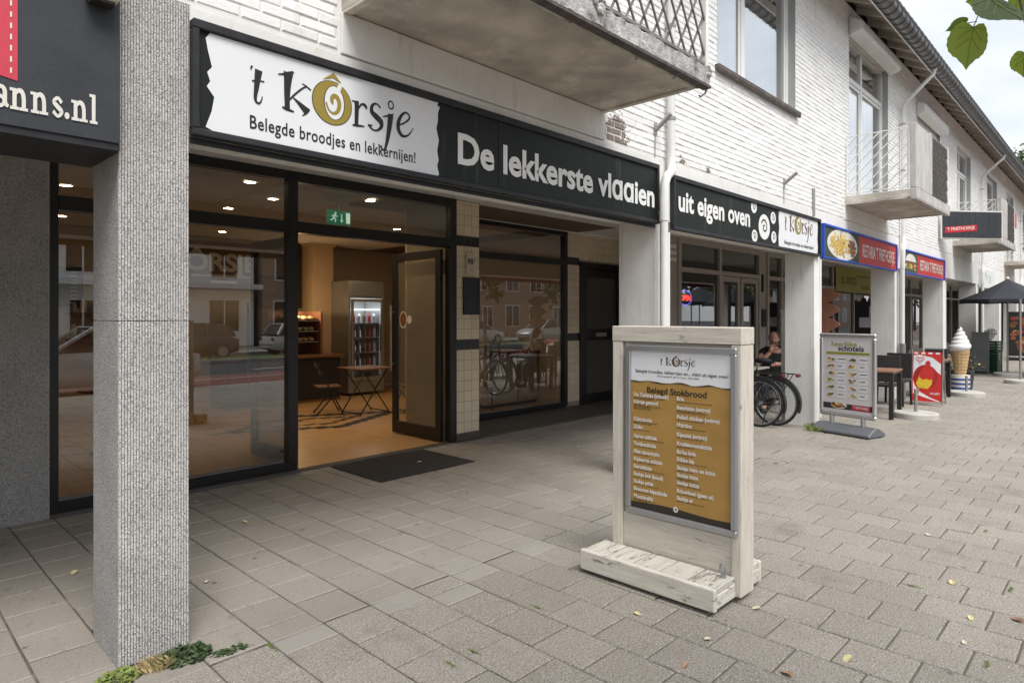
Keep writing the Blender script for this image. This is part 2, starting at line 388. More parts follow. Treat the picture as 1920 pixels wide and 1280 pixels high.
mat('crate_green', (.012,.07,.035), .5)
mat('bag_white', (.72,.72,.72), .4, var=.1, vscale=10)
mat('parasol', (.030,.033,.042), .85, var=.12)
mat('yellow_poster', (.33,.30,.035), .5, var=.1)
mat('paper', (.68,.68,.70), .6)
mat('car_silver', (.62,.63,.64), .3, metal=.15, coat=.6)
mat('car_white', (.72,.72,.72), .35, coat=.6)
mat('car_dark', (.03,.035,.045), .3, coat=.6)
mat('car_red', (.30,.02,.02), .3, coat=.6)
mat('car_glass', (.015,.017,.02), .06)
mat('head_light', (.75,.77,.78), .1, coat=.8)
mat('house_brick', (.34,.24,.185), .85, var=.2, vscale=6, bump=.4, bscale=20)
mat('house_white', (.80,.80,.78), .8, var=.05)
mat('house_roof', (.13,.06,.045), .85)
mat('ola_white', (.74,.77,.79), .4)
mat('ola_red', (.55,.025,.02), .4)
mat('ola_yellow', (.72,.48,.03), .45, var=.1, vscale=20)
mat('ola_dark', (.36,.015,.012), .45)
mat('stick', (.36,.20,.14), .6)
mat('mint', (.42,.55,.48), .6)
glass('shop_glass', (.67,.68,.68), .15)
glass('upper_glass', (.90,.92,.92), .55)
glass('milk_glass', (.9,.9,.88), .05, milk=.12, milkcol=(.50,.44,.34))
glass('fridge_glass', (.9,.92,.93), .06)
glass('frost_dark', (.7,.7,.7), .05, milk=.75, milkcol=(.10,.095,.09))

# ------------------------------------------------------------------ lettering
def text_polys(s, size=1.0, bold=0.0, xs=1.0, align='LEFT', spacing=1.0):
    cu = bpy.data.curves.new('t', 'FONT'); cu.body = s; cu.size = size; cu.offset = bold*size; cu.align_x = align
    cu.space_character = spacing; cu.fill_mode = 'FRONT'; cu.resolution_u = 3
    o = bpy.data.objects.new('t', cu); me = o.to_mesh()
    vs_ = [(v.co.x*xs, v.co.y) for v in me.vertices]; fs_ = [tuple(p.vertices) for p in me.polygons]
    o.to_mesh_clear(); bpy.data.objects.remove(o); bpy.data.curves.remove(cu)
    return vs_, fs_
def put_text(mb, s, fn, size, m=0, bold=0., xs=1., align='LEFT', spacing=1.0, width=None):
    v, f = text_polys(s, size, bold, xs, align, spacing)
    if width and v:
        w = max(p[0] for p in v)-min(p[0] for p in v); k = width/w; v = [(p[0]*k, p[1]) for p in v]
    mb.add([fn(*p) for p in v], f, m)
def smooth_pts(pts, n=6):
    out = []
    P_ = [pts[0]]+list(pts)+[pts[-1]]
    for i in range(1, len(P_)-2):
        p0, p1, p2, p3 = P_[i-1:i+3]
        for k in range(n):
            t = k/n
            out.append(tuple(.5*((2*b)+(-a+c)*t+(2*a-5*b+4*c-d)*t*t+(-a+3*b-3*c+d)*t**3) for a, b, c, d in zip(p0, p1, p2, p3)))
    out.append(tuple(pts[-1])); return out
class Layer:
    n = 0
def lift(fn):
    Layer.n = (Layer.n+1) % 12; d = Layer.n*.00006
    def g(a, b):
        p = fn(a, b); o = fn(a+.01, b); q = fn(a, b+.01)
        nn = (Vector(o)-Vector(p)).cross(Vector(q)-Vector(p)).normalized(); v = Vector((-CA, -SA, 0))
        return tuple(Vector(p)+(nn if nn.dot(v) > 0 else -nn)*d)
    return g
def stroke(mb, pts, fn, m=0, sm=True):
    """ribbon of varying width: pts are (x, y, width)"""
    p = smooth_pts(pts) if sm and len(pts) > 2 else list(pts)
    L, R_ = [], []
    for i, (x, y, w) in enumerate(p):
        a = p[max(i-1, 0)]; b = p[min(i+1, len(p)-1)]; dx, dy = b[0]-a[0], b[1]-a[1]; q = math.hypot(dx, dy) or 1
        nx, ny = -dy/q*w/2, dx/q*w/2; L.append((x+nx, y+ny)); R_.append((x-nx, y-ny))
    fn = lift(fn); k = len(p); mb.add([fn(*q) for q in L]+[fn(*q) for q in R_], [(i, i+1, k+i+1, k+i) for i in range(k-1)], m)
def poly(mb, pts, fn, m=0):
    from mathutils.geometry import tessellate_polygon
    tr = tessellate_polygon([[Vector((p[0], p[1], 0)) for p in pts]])
    mb.add([fn(*p) for p in pts], [tuple(t) for t in tr], m)
def disc(mb, cx, cy, rx, ry, fn, m=0, n=24, rot=0):
    poly(mb, [(cx+rx*math.cos(2*math.pi*i/n), cy+ry*math.sin(2*math.pi*i/n)) for i in range(n)], fn, m)
def ring(mb, cx, cy, rx, ry, w, fn, m=0, n=28, a0=0, a1=2*math.pi):
    o = []; q = []
    for i in range(n+1):
        t = a0+(a1-a0)*i/n; o.append((cx+rx*math.cos(t), cy+ry*math.sin(t))); q.append((cx+(rx-w)*math.cos(t), cy+(ry-w)*math.sin(t)))
    mb.add([fn(*p) for p in o]+[fn(*p) for p in q], [(i, i+1, n+2+i, n+1+i) for i in range(n)], m)
def spiral_bun(mb, cx, cy, s, fn, m):         # pale bun with a dark spiral, used as a print motif
    disc(mb, cx, cy, .62*s, s, fn, m)
# ================================================================== GROUND
WALL, SHOP, NICHE, CEIL = 3.33, 6.25, 7.15, 3.08
g = MB(); g.quad((-150,-150,-.16), (200,-150,-.16), (200,150,-.16), (-150,150,-.16)); tag(g.build('ground', 'asphalt'), kind='structure')
g = MB(); g.box(-60,160,-5.2,-2.75,-.3,-.10); tag(g.build('parking_strip', 'red_paving'), kind='structure')
g = MB(); g.box(-60,160,-2.75,-2.58,-.3,-.002); tag(g.build('kerb', 'kerb_stone', bevel=.012), kind='structure')
g = MB(); g.box(-60,160,-11.9,-11.75,-.3,-.02); g.box(-60,160,-5.35,-5.2,-.3,-.09); tag(g.build('road_kerb', 'kerb_stone'), kind='structure')
g = MB()
for i in range(40): g.box(-40+i*4.5, -38+i*4.5, -8.55, -8.43, -.2, -.152)
g.box(-60,160,-6.95,-6.83,-.2,-.152); tag(g.build('road_marking', 'road_paint'), kind='structure')
g = MB(); g.box(-60,160,-6.8,-5.36,-.2,-.14); tag(g.build('bicycle_lane', 'red_paving'), kind='structure')
g = MB(); g.box(-60,160,-13.5,-11.9,-.3,-.03); tag(g.build('verge', 'grass'), kind='structure')
g = MB(); g.box(-60,160,-21.8,-16.4,-.3,-.03); tag(g.build('far_pavement', 'kerb_stone'), kind='structure')

pave = MB(); pave.box(-12, 120, -2.58, 3.055, -.2, -.007, 0); pave.box(-12, 120, 3.055, 6.2, -.2, -.006, 1)
pave = tag(pave.build('pavement', ['joint_sand', 'arcade_joint']), kind='structure')
PX, PY, X0 = .288, .312, 1.755
def tile_geo(mb, x0, x1, y0, y1, z, m, c=.006, tx=0, ty=0):
    xm, ym = (x0+x1)/2, (y0+y1)/2
    def zz(x, y): return z+(x-xm)*tx+(y-ym)*ty
    vs_ = [(x0,y0,-.05),(x1,y0,-.05),(x1,y1,-.05),(x0,y1,-.05)]
    vs_ += [(x,y,zz(x,y)-c*.8) for x,y in ((x0,y0),(x1,y0),(x1,y1),(x0,y1))]
    vs_ += [(x,y,zz(x,y)) for x,y in ((x0+c,y0+c),(x1-c,y0+c),(x1-c,y1-c),(x0+c,y1-c))]
    mb.add(vs_, [(0,1,5,4),(1,2,6,5),(2,3,7,6),(3,0,4,7),(4,5,9,8),(5,6,10,9),(6,7,11,10),(7,4,8,11),(8,9,10,11)], m)
PALE = [pix(a, b, z=0) for a, b in ((755.5,1128),(890,1051),(910,1068),(1005,1009),(1025,1024),(557,1197),(1120,975),(905,1105))]
tiles = []
rng = random.Random(3)
for k in range(-22, 160):
    xa = X0+k*PX; off = (k % 2)*PY/2
    for zone in (0, 1):
        lo, hi = (-2.58, 3.055) if zone == 0 else (3.055, 6.19)
        y = hi
        first = True
        while y > lo+.02:
            st = PY if not (first and off) else PY/2
            ya = max(y-st, lo)
            first = False
            if not (zone == 1 and any(px0-.02 < xa+PX/2 < px1+.02 and 3.3 < (ya+y)/2 < 3.76 for px0, px1 in ((.87,1.19),))):
                halves = [(ya, y)]
                pale = [q for q in PALE if xa < q.x < xa+PX and ya < q.y < y]
                G = .0042 if zone else .0042
                if pale and y-ya > .2:
                    ym = (ya+y)/2; hi_ = pale[0].y > ym
                    tiles.append((xa+G, xa+PX-G, ya+G, ym-G, zone, not hi_)); tiles.append((xa+G, xa+PX-G, ym+G, y-G, zone, hi_))
                else: tiles.append((xa+G, xa+PX-G, ya+G, y-G, zone, bool(pale)))
            y = ya
# a few pale half tiles laid as repairs
def in_frame(x, y, z=0):
    a, b, D = proj(x, y, z); return -20 < a < 1940 and -20 < b < 1300 and D > .3
def area(t):
    x0, x1, y0, y1 = t[:4]
    if not any(in_frame(x, y) for x in (x0, x1) for y in (y0, y1)): return 0
    q = [proj(x, y, 0) for x, y in ((x0,y0),(x1,y0),(x1,y1),(x0,y1))]
    return abs(sum(q[i][0]*q[(i+1) % 4][1]-q[(i+1) % 4][0]*q[i][1] for i in range(4)))/2
tiles.sort(key=area, reverse=True)
rest = MB(); shared = {}
for i, t in enumerate(tiles):
    x0, x1, y0, y1, zone, light = t
    mi = 2 if light else zone
    z = rng.uniform(-.0022, .0015); tx, ty = rng.uniform(-.006, .006), rng.uniform(-.006, .006)
    if i < 300:
        w, h = x1-x0, y1-y0; key = (round(w, 3), round(h, 3), mi)
        if key not in shared:
            mb = MB(); tile_geo(mb, -w/2, w/2, -h/2, h/2, 0, 0); shared[key] = mb.mesh('paving_tile', ['paving', 'arcade_paving', 'light_paving'][mi])
        o = inst('paving_tile', shared[key], pave, ((x0+x1)/2, (y0+y1)/2, z), (ty, -tx, rng.uniform(-.006, .006)))
    else:
        tile_geo(rest, x0, x1, y0, y1, z, mi, tx=tx, ty=ty)
tag(rest.build('paving_tiles', ['paving', 'arcade_paving', 'light_paving'], pave), kind='stuff')

# ================================================================== BUILDING
XL, XR = -7.0, 50.0
bld = thing('arcade_building', 'long white painted brick building with shops under a pillared arcade', 'building', (0, WALL, 0))
def brick_geo(mb, x0, x1, z0, z1, yf, yb, c=.005, m=0):
    vs_ = [(x0,yb,z0),(x1,yb,z0),(x1,yb,z1),(x0,yb,z1),(x0,yf+c,z0),(x1,yf+c,z0),(x1,yf+c,z1),(x0,yf+c,z1),
           (x0+c,yf,z0+c),(x1-c,yf,z0+c),(x1-c,yf,z1-c),(x0+c,yf,z1-c)]
    mb.add(vs_, [(0,1,5,4),(1,2,6,5),(2,3,7,6),(3,0,4,7),(4,5,9,8),(5,6,10,9),(6,7,11,10),(7,4,8,11),(8,9,10,11)], m)
# openings of the upper floor: x0, x1, z0, z1
WIN = [(6.72, 9.0, 4.36, 6.02), (15.75, 18.0, 4.36, 6.02), (24.6, 26.6, 4.36, 6.0), (33.4, 35.4, 4.36, 6.0), (-2.1, 0.2, 4.36, 6.02)]
DOOR = [(11.27, 13.55, 3.50, 6.16), (20.0, 21.9, 3.50, 6.0), (28.8, 30.6, 3.50, 6.0), (37.6, 39.4, 3.5, 6.0), (2.35, 4.3, 3.50, 6.16)]
OPEN_ = WIN+DOOR
ZB, ZT = 3.14, 6.60
def boxes_around(x0, x1, z0, z1, ops):
    xs = sorted({x0, x1, *[o[0] for o in ops], *[o[1] for o in ops]}); out = []
    for a, b in zip(xs, xs[1:]):
        if b <= x0 or a >= x1: continue
        hs = [o for o in ops if o[0] < (a+b)/2 < o[1]]
        z = z0
        for o in sorted(hs, key=lambda q: q[2]):
            if o[2] > z: out.append((a, b, z, o[2]))
            z = o[3]
        if z < z1: out.append((a, b, z, z1))
    return out
w = MB()
for a, b, c, d in boxes_around(XL, XR, ZB-.02, ZT, OPEN_): w.box(a, b, WALL+.0058, WALL+.30, c, d)
wall = w.build('brick_wall', 'white_mortar', bld)
BL, BH = .222, .0625
bricks = []
nz = int((ZT-ZB)/BH)
for r in range(nz):
    z0 = ZB+r*BH+.005; z1 = z0+BH-.010
    x = XL+(r % 2)*BL/2
    if x+BL > 30: pass
    while x < 31:
        x0, x1 = x+.005, x+BL-.005
        segs = [(x0, x1)]
        for o in OPEN_+[(2.0, 4.63, 3.0, 3.52)]:
            if o[2] < z1 and o[3] > z0:
                ns = []
                for a, b in segs:
                    if b <= o[0] or a >= o[1]: ns.append((a, b))
                    else:
                        if a < o[0]-.02: ns.append((a, o[0]))
                        if b > o[1]+.02: ns.append((o[1], b))
                segs = ns
        for a, b in segs: bricks.append((a, b, z0, z1))
        x += BL
def barea(b):
    if b[1]-b[0] < .2: return 0
    x, z = (b[0]+b[1])/2, (b[2]+b[3])/2
    p = proj(x, WALL, z)
    if not (-10 < p[0] < 1930 and -5 < p[1] < 1280): return 0
    if 1.9 < x < 4.65 and z > 3.36: return 0
    if p[0] < 1335 and p[1] < 100+.1*(p[0]-600) and x > 4.6: pass
    q = [proj(xx, WALL, zz) for xx, zz in ((b[0],b[2]),(b[1],b[2]),(b[1],b[3]),(b[0],b[3]))]
    return abs(sum(q[i][0]*q[(i+1) % 4][1]-q[(i+1) % 4][0]*q[i][1] for i in range(4)))/2
bricks = [b for b in bricks if b[0] > -2.0]
bricks.sort(key=barea, reverse=True)
rest = MB(); mb = MB(); brick_geo(mb, -(BL-.01)/2, (BL-.01)/2, -(BH-.01)/2, (BH-.01)/2, 0, .03); bme = mb.mesh('brick', 'white_brick')
for i, b in enumerate(bricks):
    j = rng.uniform(-.004, .0025)
    if i < 300 and barea(b) > 0:
        inst('brick', bme, wall, ((b[0]+b[1])/2, WALL+j, (b[2]+b[3])/2), (rng.uniform(-.03, .03), rng.uniform(-.006, .006), rng.uniform(-.008, .008)))
    else:
        t = rng.uniform(-.002, .002); brick_geo(rest, b[0], b[1], b[2]+t, b[3]+t, WALL+j, WALL+.03)
tag(rest.build('bricks', 'white_brick', wall), kind='stuff')

# concrete fascia band over the signs, edge beam behind them, smooth panels under the balconies
for a, b in ((XL, .872), (1.185, XR)): bm_ = MB(); bm_.box(a, b, WALL-.004, WALL+.42, 2.52, 3.115); bm_.build('edge_beam', 'white_concrete', bld, bevel=.004)
for x0 in (2.02, 11.02, 19.5, 28.3, 37.1):
    bm_ = MB(); bm_.box(x0, x0+2.58, WALL-.012, WALL+.02, 3.122, 3.365); bm_.build('smooth_panel', 'white_concrete', bld, bevel=.004)
bm_ = MB(); bm_.box(XL, XR, WALL+.42, 9.6, CEIL, CEIL+.12); bm_.build('arcade_ceiling', 'white_concrete', bld)
bm_ = MB(); bm_.box(XL, XR, 13.2, 13.4, 0, ZT); bm_.box(XL-.2, XL, WALL, 13.4, 0, ZT); bm_.box(XR, XR+.2, WALL, 13.4, 0, ZT); bm_.build('rear_wall', 'white_mortar', bld)
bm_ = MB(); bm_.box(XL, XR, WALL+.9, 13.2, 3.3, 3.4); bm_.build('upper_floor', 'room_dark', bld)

# pillars: the near one is ribbed washed concrete, the others are painted
def ribbed(mb, x0, x1, yf, yb, z0, z1, n, d=.007, side_m=1):
    pr = []; p = (x1-x0)/n
    for i in range(n):
        a = x0+i*p; pr += [(a, yf+d), (a+p*.22, yf), (a+p*.70, yf), (a+p*.92, yf+d)]
    pr.append((x1, yf+d)); k = len(pr)
    mb.add([(x, y, z0) for x, y in pr]+[(x, y, z1) for x, y in pr], [(i, i+1, k+i+1, k+i) for i in range(k-1)], 0)
    mb.add([(x0,yf+d,z0),(x0,yb,z0),(x1,yb,z0),(x1,yf+d,z0),(x0,yf+d,z1),(x0,yb,z1),(x1,yb,z1),(x1,yf+d,z1)],
        [(0,1,5,4),(1,2,6,5),(2,3,7,6),(4,5,6,7)], side_m)
p_ = MB(); ribbed(p_, .877, 1.18, 3.318, 3.74, 0, 1.575, 25, .012); ribbed(p_, .877, 1.18, 3.318, 3.74, 1.579, 3.11, 25, .012)
p_.build('pillar', ['pillar_rib', 'pillar_rough'], bld, fix=False)
tag(bld.children[-1], 'near pillar of ribbed grey concrete')
p_ = MB(); ribbed(p_, -.3, 1.15, 6.17, 6.9, 0, 3.08, 120, .005); p_.build('pier', ['pillar_rough', 'pillar_rough'], bld, fix=False)
tag(bld.children[-1], 'grey ribbed concrete pier left of the shop window')
PILL = [(5.435, 5.655), (9.70, 9.92), (14.0, 14.22), (18.3, 18.52), (22.7, 22.92), (27.1, 27.32), (31.5, 31.72), (35.9, 36.12), (40.3, 40.52), (44.7, 44.92), (-3.6, -3.3)]
for a, b in PILL:
    m_ = MB(); m_.box(a, b, WALL-.006, WALL+.42, 0, 2.52); m_.build('pillar', 'white_concrete', bld, bevel=.008)
    m_ = MB(); m_.box(b-.035, b+.02, WALL-.022, WALL-.004, .12, 2.42); m_.build('pillar_strip', 'white_frame', bld)

# ---- roof, eaves and gutter
rf = MB(); rf.hexa([(XL-.3,2.74,6.44),(XR+.3,2.74,6.44),(XR+.3,8.4,9.39),(XL-.3,8.4,9.39),(XL-.3,2.74,6.50),(XR+.3,2.74,6.50),(XR+.3,8.4,9.49),(XL-.3,8.4,9.49)])
rf.hexa([(XL-.3,8.4,9.39),(XR+.3,8.4,9.39),(XR+.3,13.9,6.49),(XL-.3,13.9,6.49),(XL-.3,8.4,9.49),(XR+.3,8.4,9.49),(XR+.3,13.9,6.59),(XL-.3,13.9,6.59)])
roof = rf.build('roof', 'roof_tile', bld)
sl = (9.39-6.44)/(8.4-2.74)
me = None
x = 6.2; i = 0
while x < 46:      # sloping rafters under the eave
    m_ = MB(); y0, y1 = 2.86, 3.36
    m_.hexa([(-.03,y0,6.44+sl*(y0-2.74)-.10),(.03,y0,6.44+sl*(y0-2.74)-.10),(.03,y1,6.44+sl*(y1-2.74)-.13),(-.03,y1,6.44+sl*(y1-2.74)-.13),
             (-.03,y0,6.44+sl*(y0-2.74)-.025),(.03,y0,6.44+sl*(y0-2.74)-.025),(.03,y1,6.44+sl*(y1-2.74)-.025),(-.03,y1,6.44+sl*(y1-2.74)-.025)])
    if me is None: me = m_.mesh('rafter', 'brown_board')
    inst('rafter', me, roof, (x, 0, 0)); x += .62
me = None
for k in range(4):   # soffit boards between rafters and roof
    m_ = MB(); ya = 2.86+k*.125; yb = ya+.117
    m_.hexa([(XL,ya,6.44+sl*(ya-2.74)-.024),(XR,ya,6.44+sl*(ya-2.74)-.024),(XR,yb,6.44+sl*(yb-2.74)-.024),(XL,yb,6.44+sl*(yb-2.74)-.024),
             (XL,ya,6.44+sl*(ya-2.74)-.004),(XR,ya,6.44+sl*(ya-2.74)-.004),(XR,yb,6.44+sl*(yb-2.74)-.004),(XL,yb,6.44+sl*(yb-2.74)-.004)])
    m_.build('soffit_board', 'brown_board', roof)
m_ = MB(); m_.box(XL, XR, 2.84, 2.862, 6.29, 6.43); m_.build('fascia_board', 'white_frame', roof)
GY, GZ, GR = 2.735, 6.36, .115
def gutter_seg(mb, x0, x1, n=10, r=GR):
    vs_ = []; fs_ = []
    for x_ in (x0, x1):
        for j in range(n+1):
            t = math.pi+math.pi*j/n; vs_.append((x_, GY+r*math.cos(t), GZ+r*math.sin(t)))
        for j in range(n, -1, -1):
            t = math.pi+math.pi*j/n; vs_.append((x_, GY+(r-.006)*math.cos(t), GZ+(r-.006)*math.sin(t)+.001))
    k = 2*n+2
    for j in range(k): fs_.append((j, (j+1) % k, k+(j+1) % k, k+j))
    mb.add(vs_, fs_)
me = None
x = 5.0
while x < 47:
    if me is None:
        m_ = MB(); gutter_seg(m_, 0, .995); m_.tube([(0,GY-GR,GZ+.008),(.995,GY-GR,GZ+.008)], .012, 6); me = m_.mesh('gutter', 'zinc', smooth='auto')
        m_ = MB(); gutter_seg(m_, -.018, .018, r=GR+.012); ms = m_.mesh('gutter_seam', 'zinc', smooth='auto')
    o = inst('gutter', me, roof, (x, 0, 0))
    for q in (0, .25, .5, .75): inst('gutter_seam', ms, roof, (x+q, 0, 0))
    x += 1.0
m_ = MB(); gutter_seg(m_, XL-.2, 5.0); gutter_seg(m_, 47.0, XR+.2); m_.build('gutter_run', 'zinc', roof, smooth='auto')
# roof tile edge course over the gutter
me = None; x = 5.0
while x < 47:
    if me is None:
        m_ = MB(); m_.hexa([(0,2.66,6.455),(.24,2.66,6.455),(.24,2.95,6.605),(0,2.95,6.605),(0,2.66,6.495),(.24,2.66,6.475),(.24,2.95,6.625),(0,2.95,6.645)]); me = m_.mesh('roof_tile', 'roof_tile')
    inst('roof_tile', me, roof, (x, 0, .02)); x += .25

# ---- downpipes
def downpipe(x, low, elbow=True, grey_to=None, mt='white_pipe'):
    d = part('downpipe', bld)
    y = WALL-.07
    m_ = MB(); m_.tube([(x,GY,GZ-.10),(x,GY+.02,GZ-.20),(x,y-.06,GZ-.62),(x,y,GZ-.72),(x,y,3.14)], .037, 10); m_.build('upper_pipe', mt, d, smooth='auto')
    m_ = MB()
    for z in (5.3, 4.4, 3.5): m_ = MB(); m_.tube([(x,y,z),(x,y,z+.03)], .043, 10); m_.bar((x,y,z+.015),(x,WALL+.01,z+.015), .02); m_.build('pipe_bracket', 'galv', d)
    m_ = MB(); m_.tube([(x,y,3.18),(x,y,3.06),(x-.05,y-.03,2.99),(x-.15,y-.04,2.93),(x-.19,y-.04,2.85),(x-.19,y-.03,2.5)], .043, 10); m_.build('pipe_elbow', mt, d, smooth='auto')
    m_ = MB(); m_.tube([(x-.19,y-.03,2.55),(x-.19,y-.03,low)], .040, 10); m_.build('lower_pipe', mt, d, smooth='auto')
    m_ = MB(); m_.tube([(x-.19,y-.03,2.50),(x-.19,y-.03,2.60)], .047, 10); m_.build('pipe_collar', mt, d, smooth='auto')
    if low > .1:
        m_ = MB(); m_.tube([(x-.19,y-.03,low+.02),(x-.19,y-.03,-.02)], .058, 10); m_.build('foot_pipe', 'grey_pipe', d, smooth='auto')
downpipe(5.62, 0.0); downpipe(14.32, 1.05); downpipe(23.3, 0); downpipe(32.2, 0); downpipe(40.9, 0)

# ---- upper windows and balcony doors
def sash(mb, x0, x1, z0, z1, y, w=.06, d=.05):
    mb.box(x0, x0+w, y, y+d, z0, z1); mb.box(x1-w, x1, y, y+d, z0, z1); mb.box(x0+w, x1-w, y, y+d, z0, z0+w); mb.box(x0+w, x1-w, y, y+d, z1-w, z1)
def pane(mb, x0, x1, z0, z1, y, t=.006): mb.box(x0, x1, y, y+t, z0, z1)
for i, (x0, x1, z0, z1) in enumerate(WIN):
    wnd = part('window', bld); Y = WALL+.10
    m_ = MB(); sash(m_, x0, x1, z0, z1, Y, .055, .07); xm = x0+(x1-x0)*.36; m_.box(xm, xm+.07, Y-.002, Y+.068, z0+.055, z1-.055)
    m_.build('frame', 'white_frame', wnd, bevel=.004)
    m_ = MB(); sash(m_, x0+.06, xm-.004, z0+.06, z1-.06, Y+.012, .045, .045); m_.build('sash', 'white_frame', wnd, bevel=.004)
    m_ = MB(); sash(m_, xm+.075, x1-.06, z0+.06, z1-.06, Y+.012, .05, .045); m_.build('sash', 'white_frame', wnd, bevel=.004)
    m_ = MB(); pane(m_, x0+.10, xm-.045, z0+.10, z1-.10, Y+.03); m_.build('pane', 'upper_glass', wnd)
    m_ = MB(); pane(m_, xm+.12, x1-.105, z0+.10, z1-.10, Y+.03); m_.build('pane', 'upper_glass', wnd)
    if i == 0 or i > 1:
        m_ = MB(); z = z0+.08; k = 0
        while z < z1-.1: m_.hexa([(x0+.1,Y+.085,z),(xm-.03,Y+.085,z),(xm-.03,Y+.105,z+.012),(x0+.1,Y+.105,z+.012),(x0+.1,Y+.083,z+.003),(xm-.03,Y+.083,z+.003),(xm-.03,Y+.103,z+.015),(x0+.1,Y+.103,z+.015)]); z += .034
        m_.build('blind', 'curtain', wnd)
        m_ = MB(); n = 40; xs_ = [x0+.05+(x1-x0-.1)*q/n for q in range(n+1)]
        m_.add([(q, Y+.22+.03*math.sin(q*31), z0) for q in xs_]+[(q, Y+.22+.03*math.sin(q*31), z1) for q in xs_], [(q, q+1, n+2+q, n+1+q) for q in range(n)])
        m_.build('curtain', 'curtain', wnd, smooth=True)
    else:
        m_ = MB(); z = z0
        while z < z1: m_.box(x0+.02, x1-.02, Y-.045, Y-.032, z, z+.045); z += .05
        m_.build('shutter', 'white_frame', wnd, bevel=.005)
        m_ = MB(); m_.hexa([(x0-.05,WALL-.17,5.86),(x1+.05,WALL-.17,5.86),(x1+.05,WALL,5.80),(x0-.05,WALL,5.80),(x0-.05,WALL-.17,6.03),(x1+.05,WALL-.17,6.03),(x1+.05,WALL,6.10),(x0-.05,WALL,6.10)])
        m_.build('shutter_box', 'white_frame', wnd, bevel=.02)
    m_ = MB(); x = x0-.06
    while x < x1+.05: m_.box(x, min(x+.098, x1+.06), WALL-.055, Y+.01, z0-.055, z0-.002); m_.box(x, min(x+.098, x1+.06), WALL-.052, WALL-.02, z0-.075, z0-.056); x += .102
    m_.build('sill', 'sill_tile', wnd, bevel=.004)
    m_ = MB(); m_.box(x1-.006, x1+.001, WALL+.003, Y, z0, z1); m_.box(x0-.001, x0+.006, WALL+.003, Y, z0, z1); m_.box(x0, x1, WALL+.003, Y, z1-.006, z1+.001); m_.build('reveal', 'grey_reveal', wnd)
for i, (x0, x1, z0, z1) in enumerate(DOOR):
    wnd = part('balcony_door', bld); Y = WALL+.10; zt = z0+1.98 if z1 > 6.1 else z0+1.9
    m_ = MB(); sash(m_, x0, x1, z0, z1, Y, .055, .07); xm = x0+(x1-x0)*.42; m_.box(xm, xm+.08, Y-.002, Y+.068, z0+.055, z1-.055)
    m_.box(x0+.055, xm, Y-.004, Y+.066, zt, zt+.08); m_.box(xm+.08, x1-.055, Y-.004, Y+.066, zt, zt+.08); m_.build('frame', 'white_frame', wnd, bevel=.004)
    for a, b in ((x0+.06, xm-.004), (xm+.085, x1-.06)):
        m_ = MB(); sash(m_, a, b, z0+.06, zt-.004, Y+.012, .055, .045); m_.build('sash', 'white_frame', wnd, bevel=.004)
        m_ = MB(); pane(m_, a+.05, b-.05, z0+.12, zt-.05, Y+.03); m_.build('pane', 'upper_glass', wnd)
        m_ = MB(); pane(m_, a, b, zt+.08, z1-.055, Y+.03); m_.build('pane', 'upper_glass', wnd)
    m_ = MB(); n = 44; xs_ = [x0+.05+(x1-x0-.1)*q/n for q in range(n+1)]
    m_.add([(q, Y+.25+.035*math.sin(q*23), z0) for q in xs_]+[(q, Y+.25+.035*math.sin(q*23), z1) for q in xs_], [(q, q+1, n+2+q, n+1+q) for q in range(n)])
    m_.build('curtain', 'curtain', wnd, smooth=True)
    m_ = MB(); m_.box(x1-.006, x1+.001, WALL+.003, Y, z0, z1); m_.build('reveal', 'grey_reveal', wnd); m_ = MB(); m_.box(x0-.001, x0+.006, WALL+.003, Y, z0, z1); m_.build('reveal', 'grey_reveal', wnd)
    if z1 > 6.1:
        m_ = MB(); xa, xb = x0-.04, x1+.06
        m_.hexa([(xa,WALL-.21,6.12),(xb,WALL-.21,6.12),(xb,WALL,6.06),(xa,WALL,6.06),(xa,WALL-.21,6.30),(xb,WALL-.21,6.30),(xb,WALL,6.42),(xa,WALL,6.42)])
        m_.build('shutter_box', 'white_frame', wnd, bevel=.03)

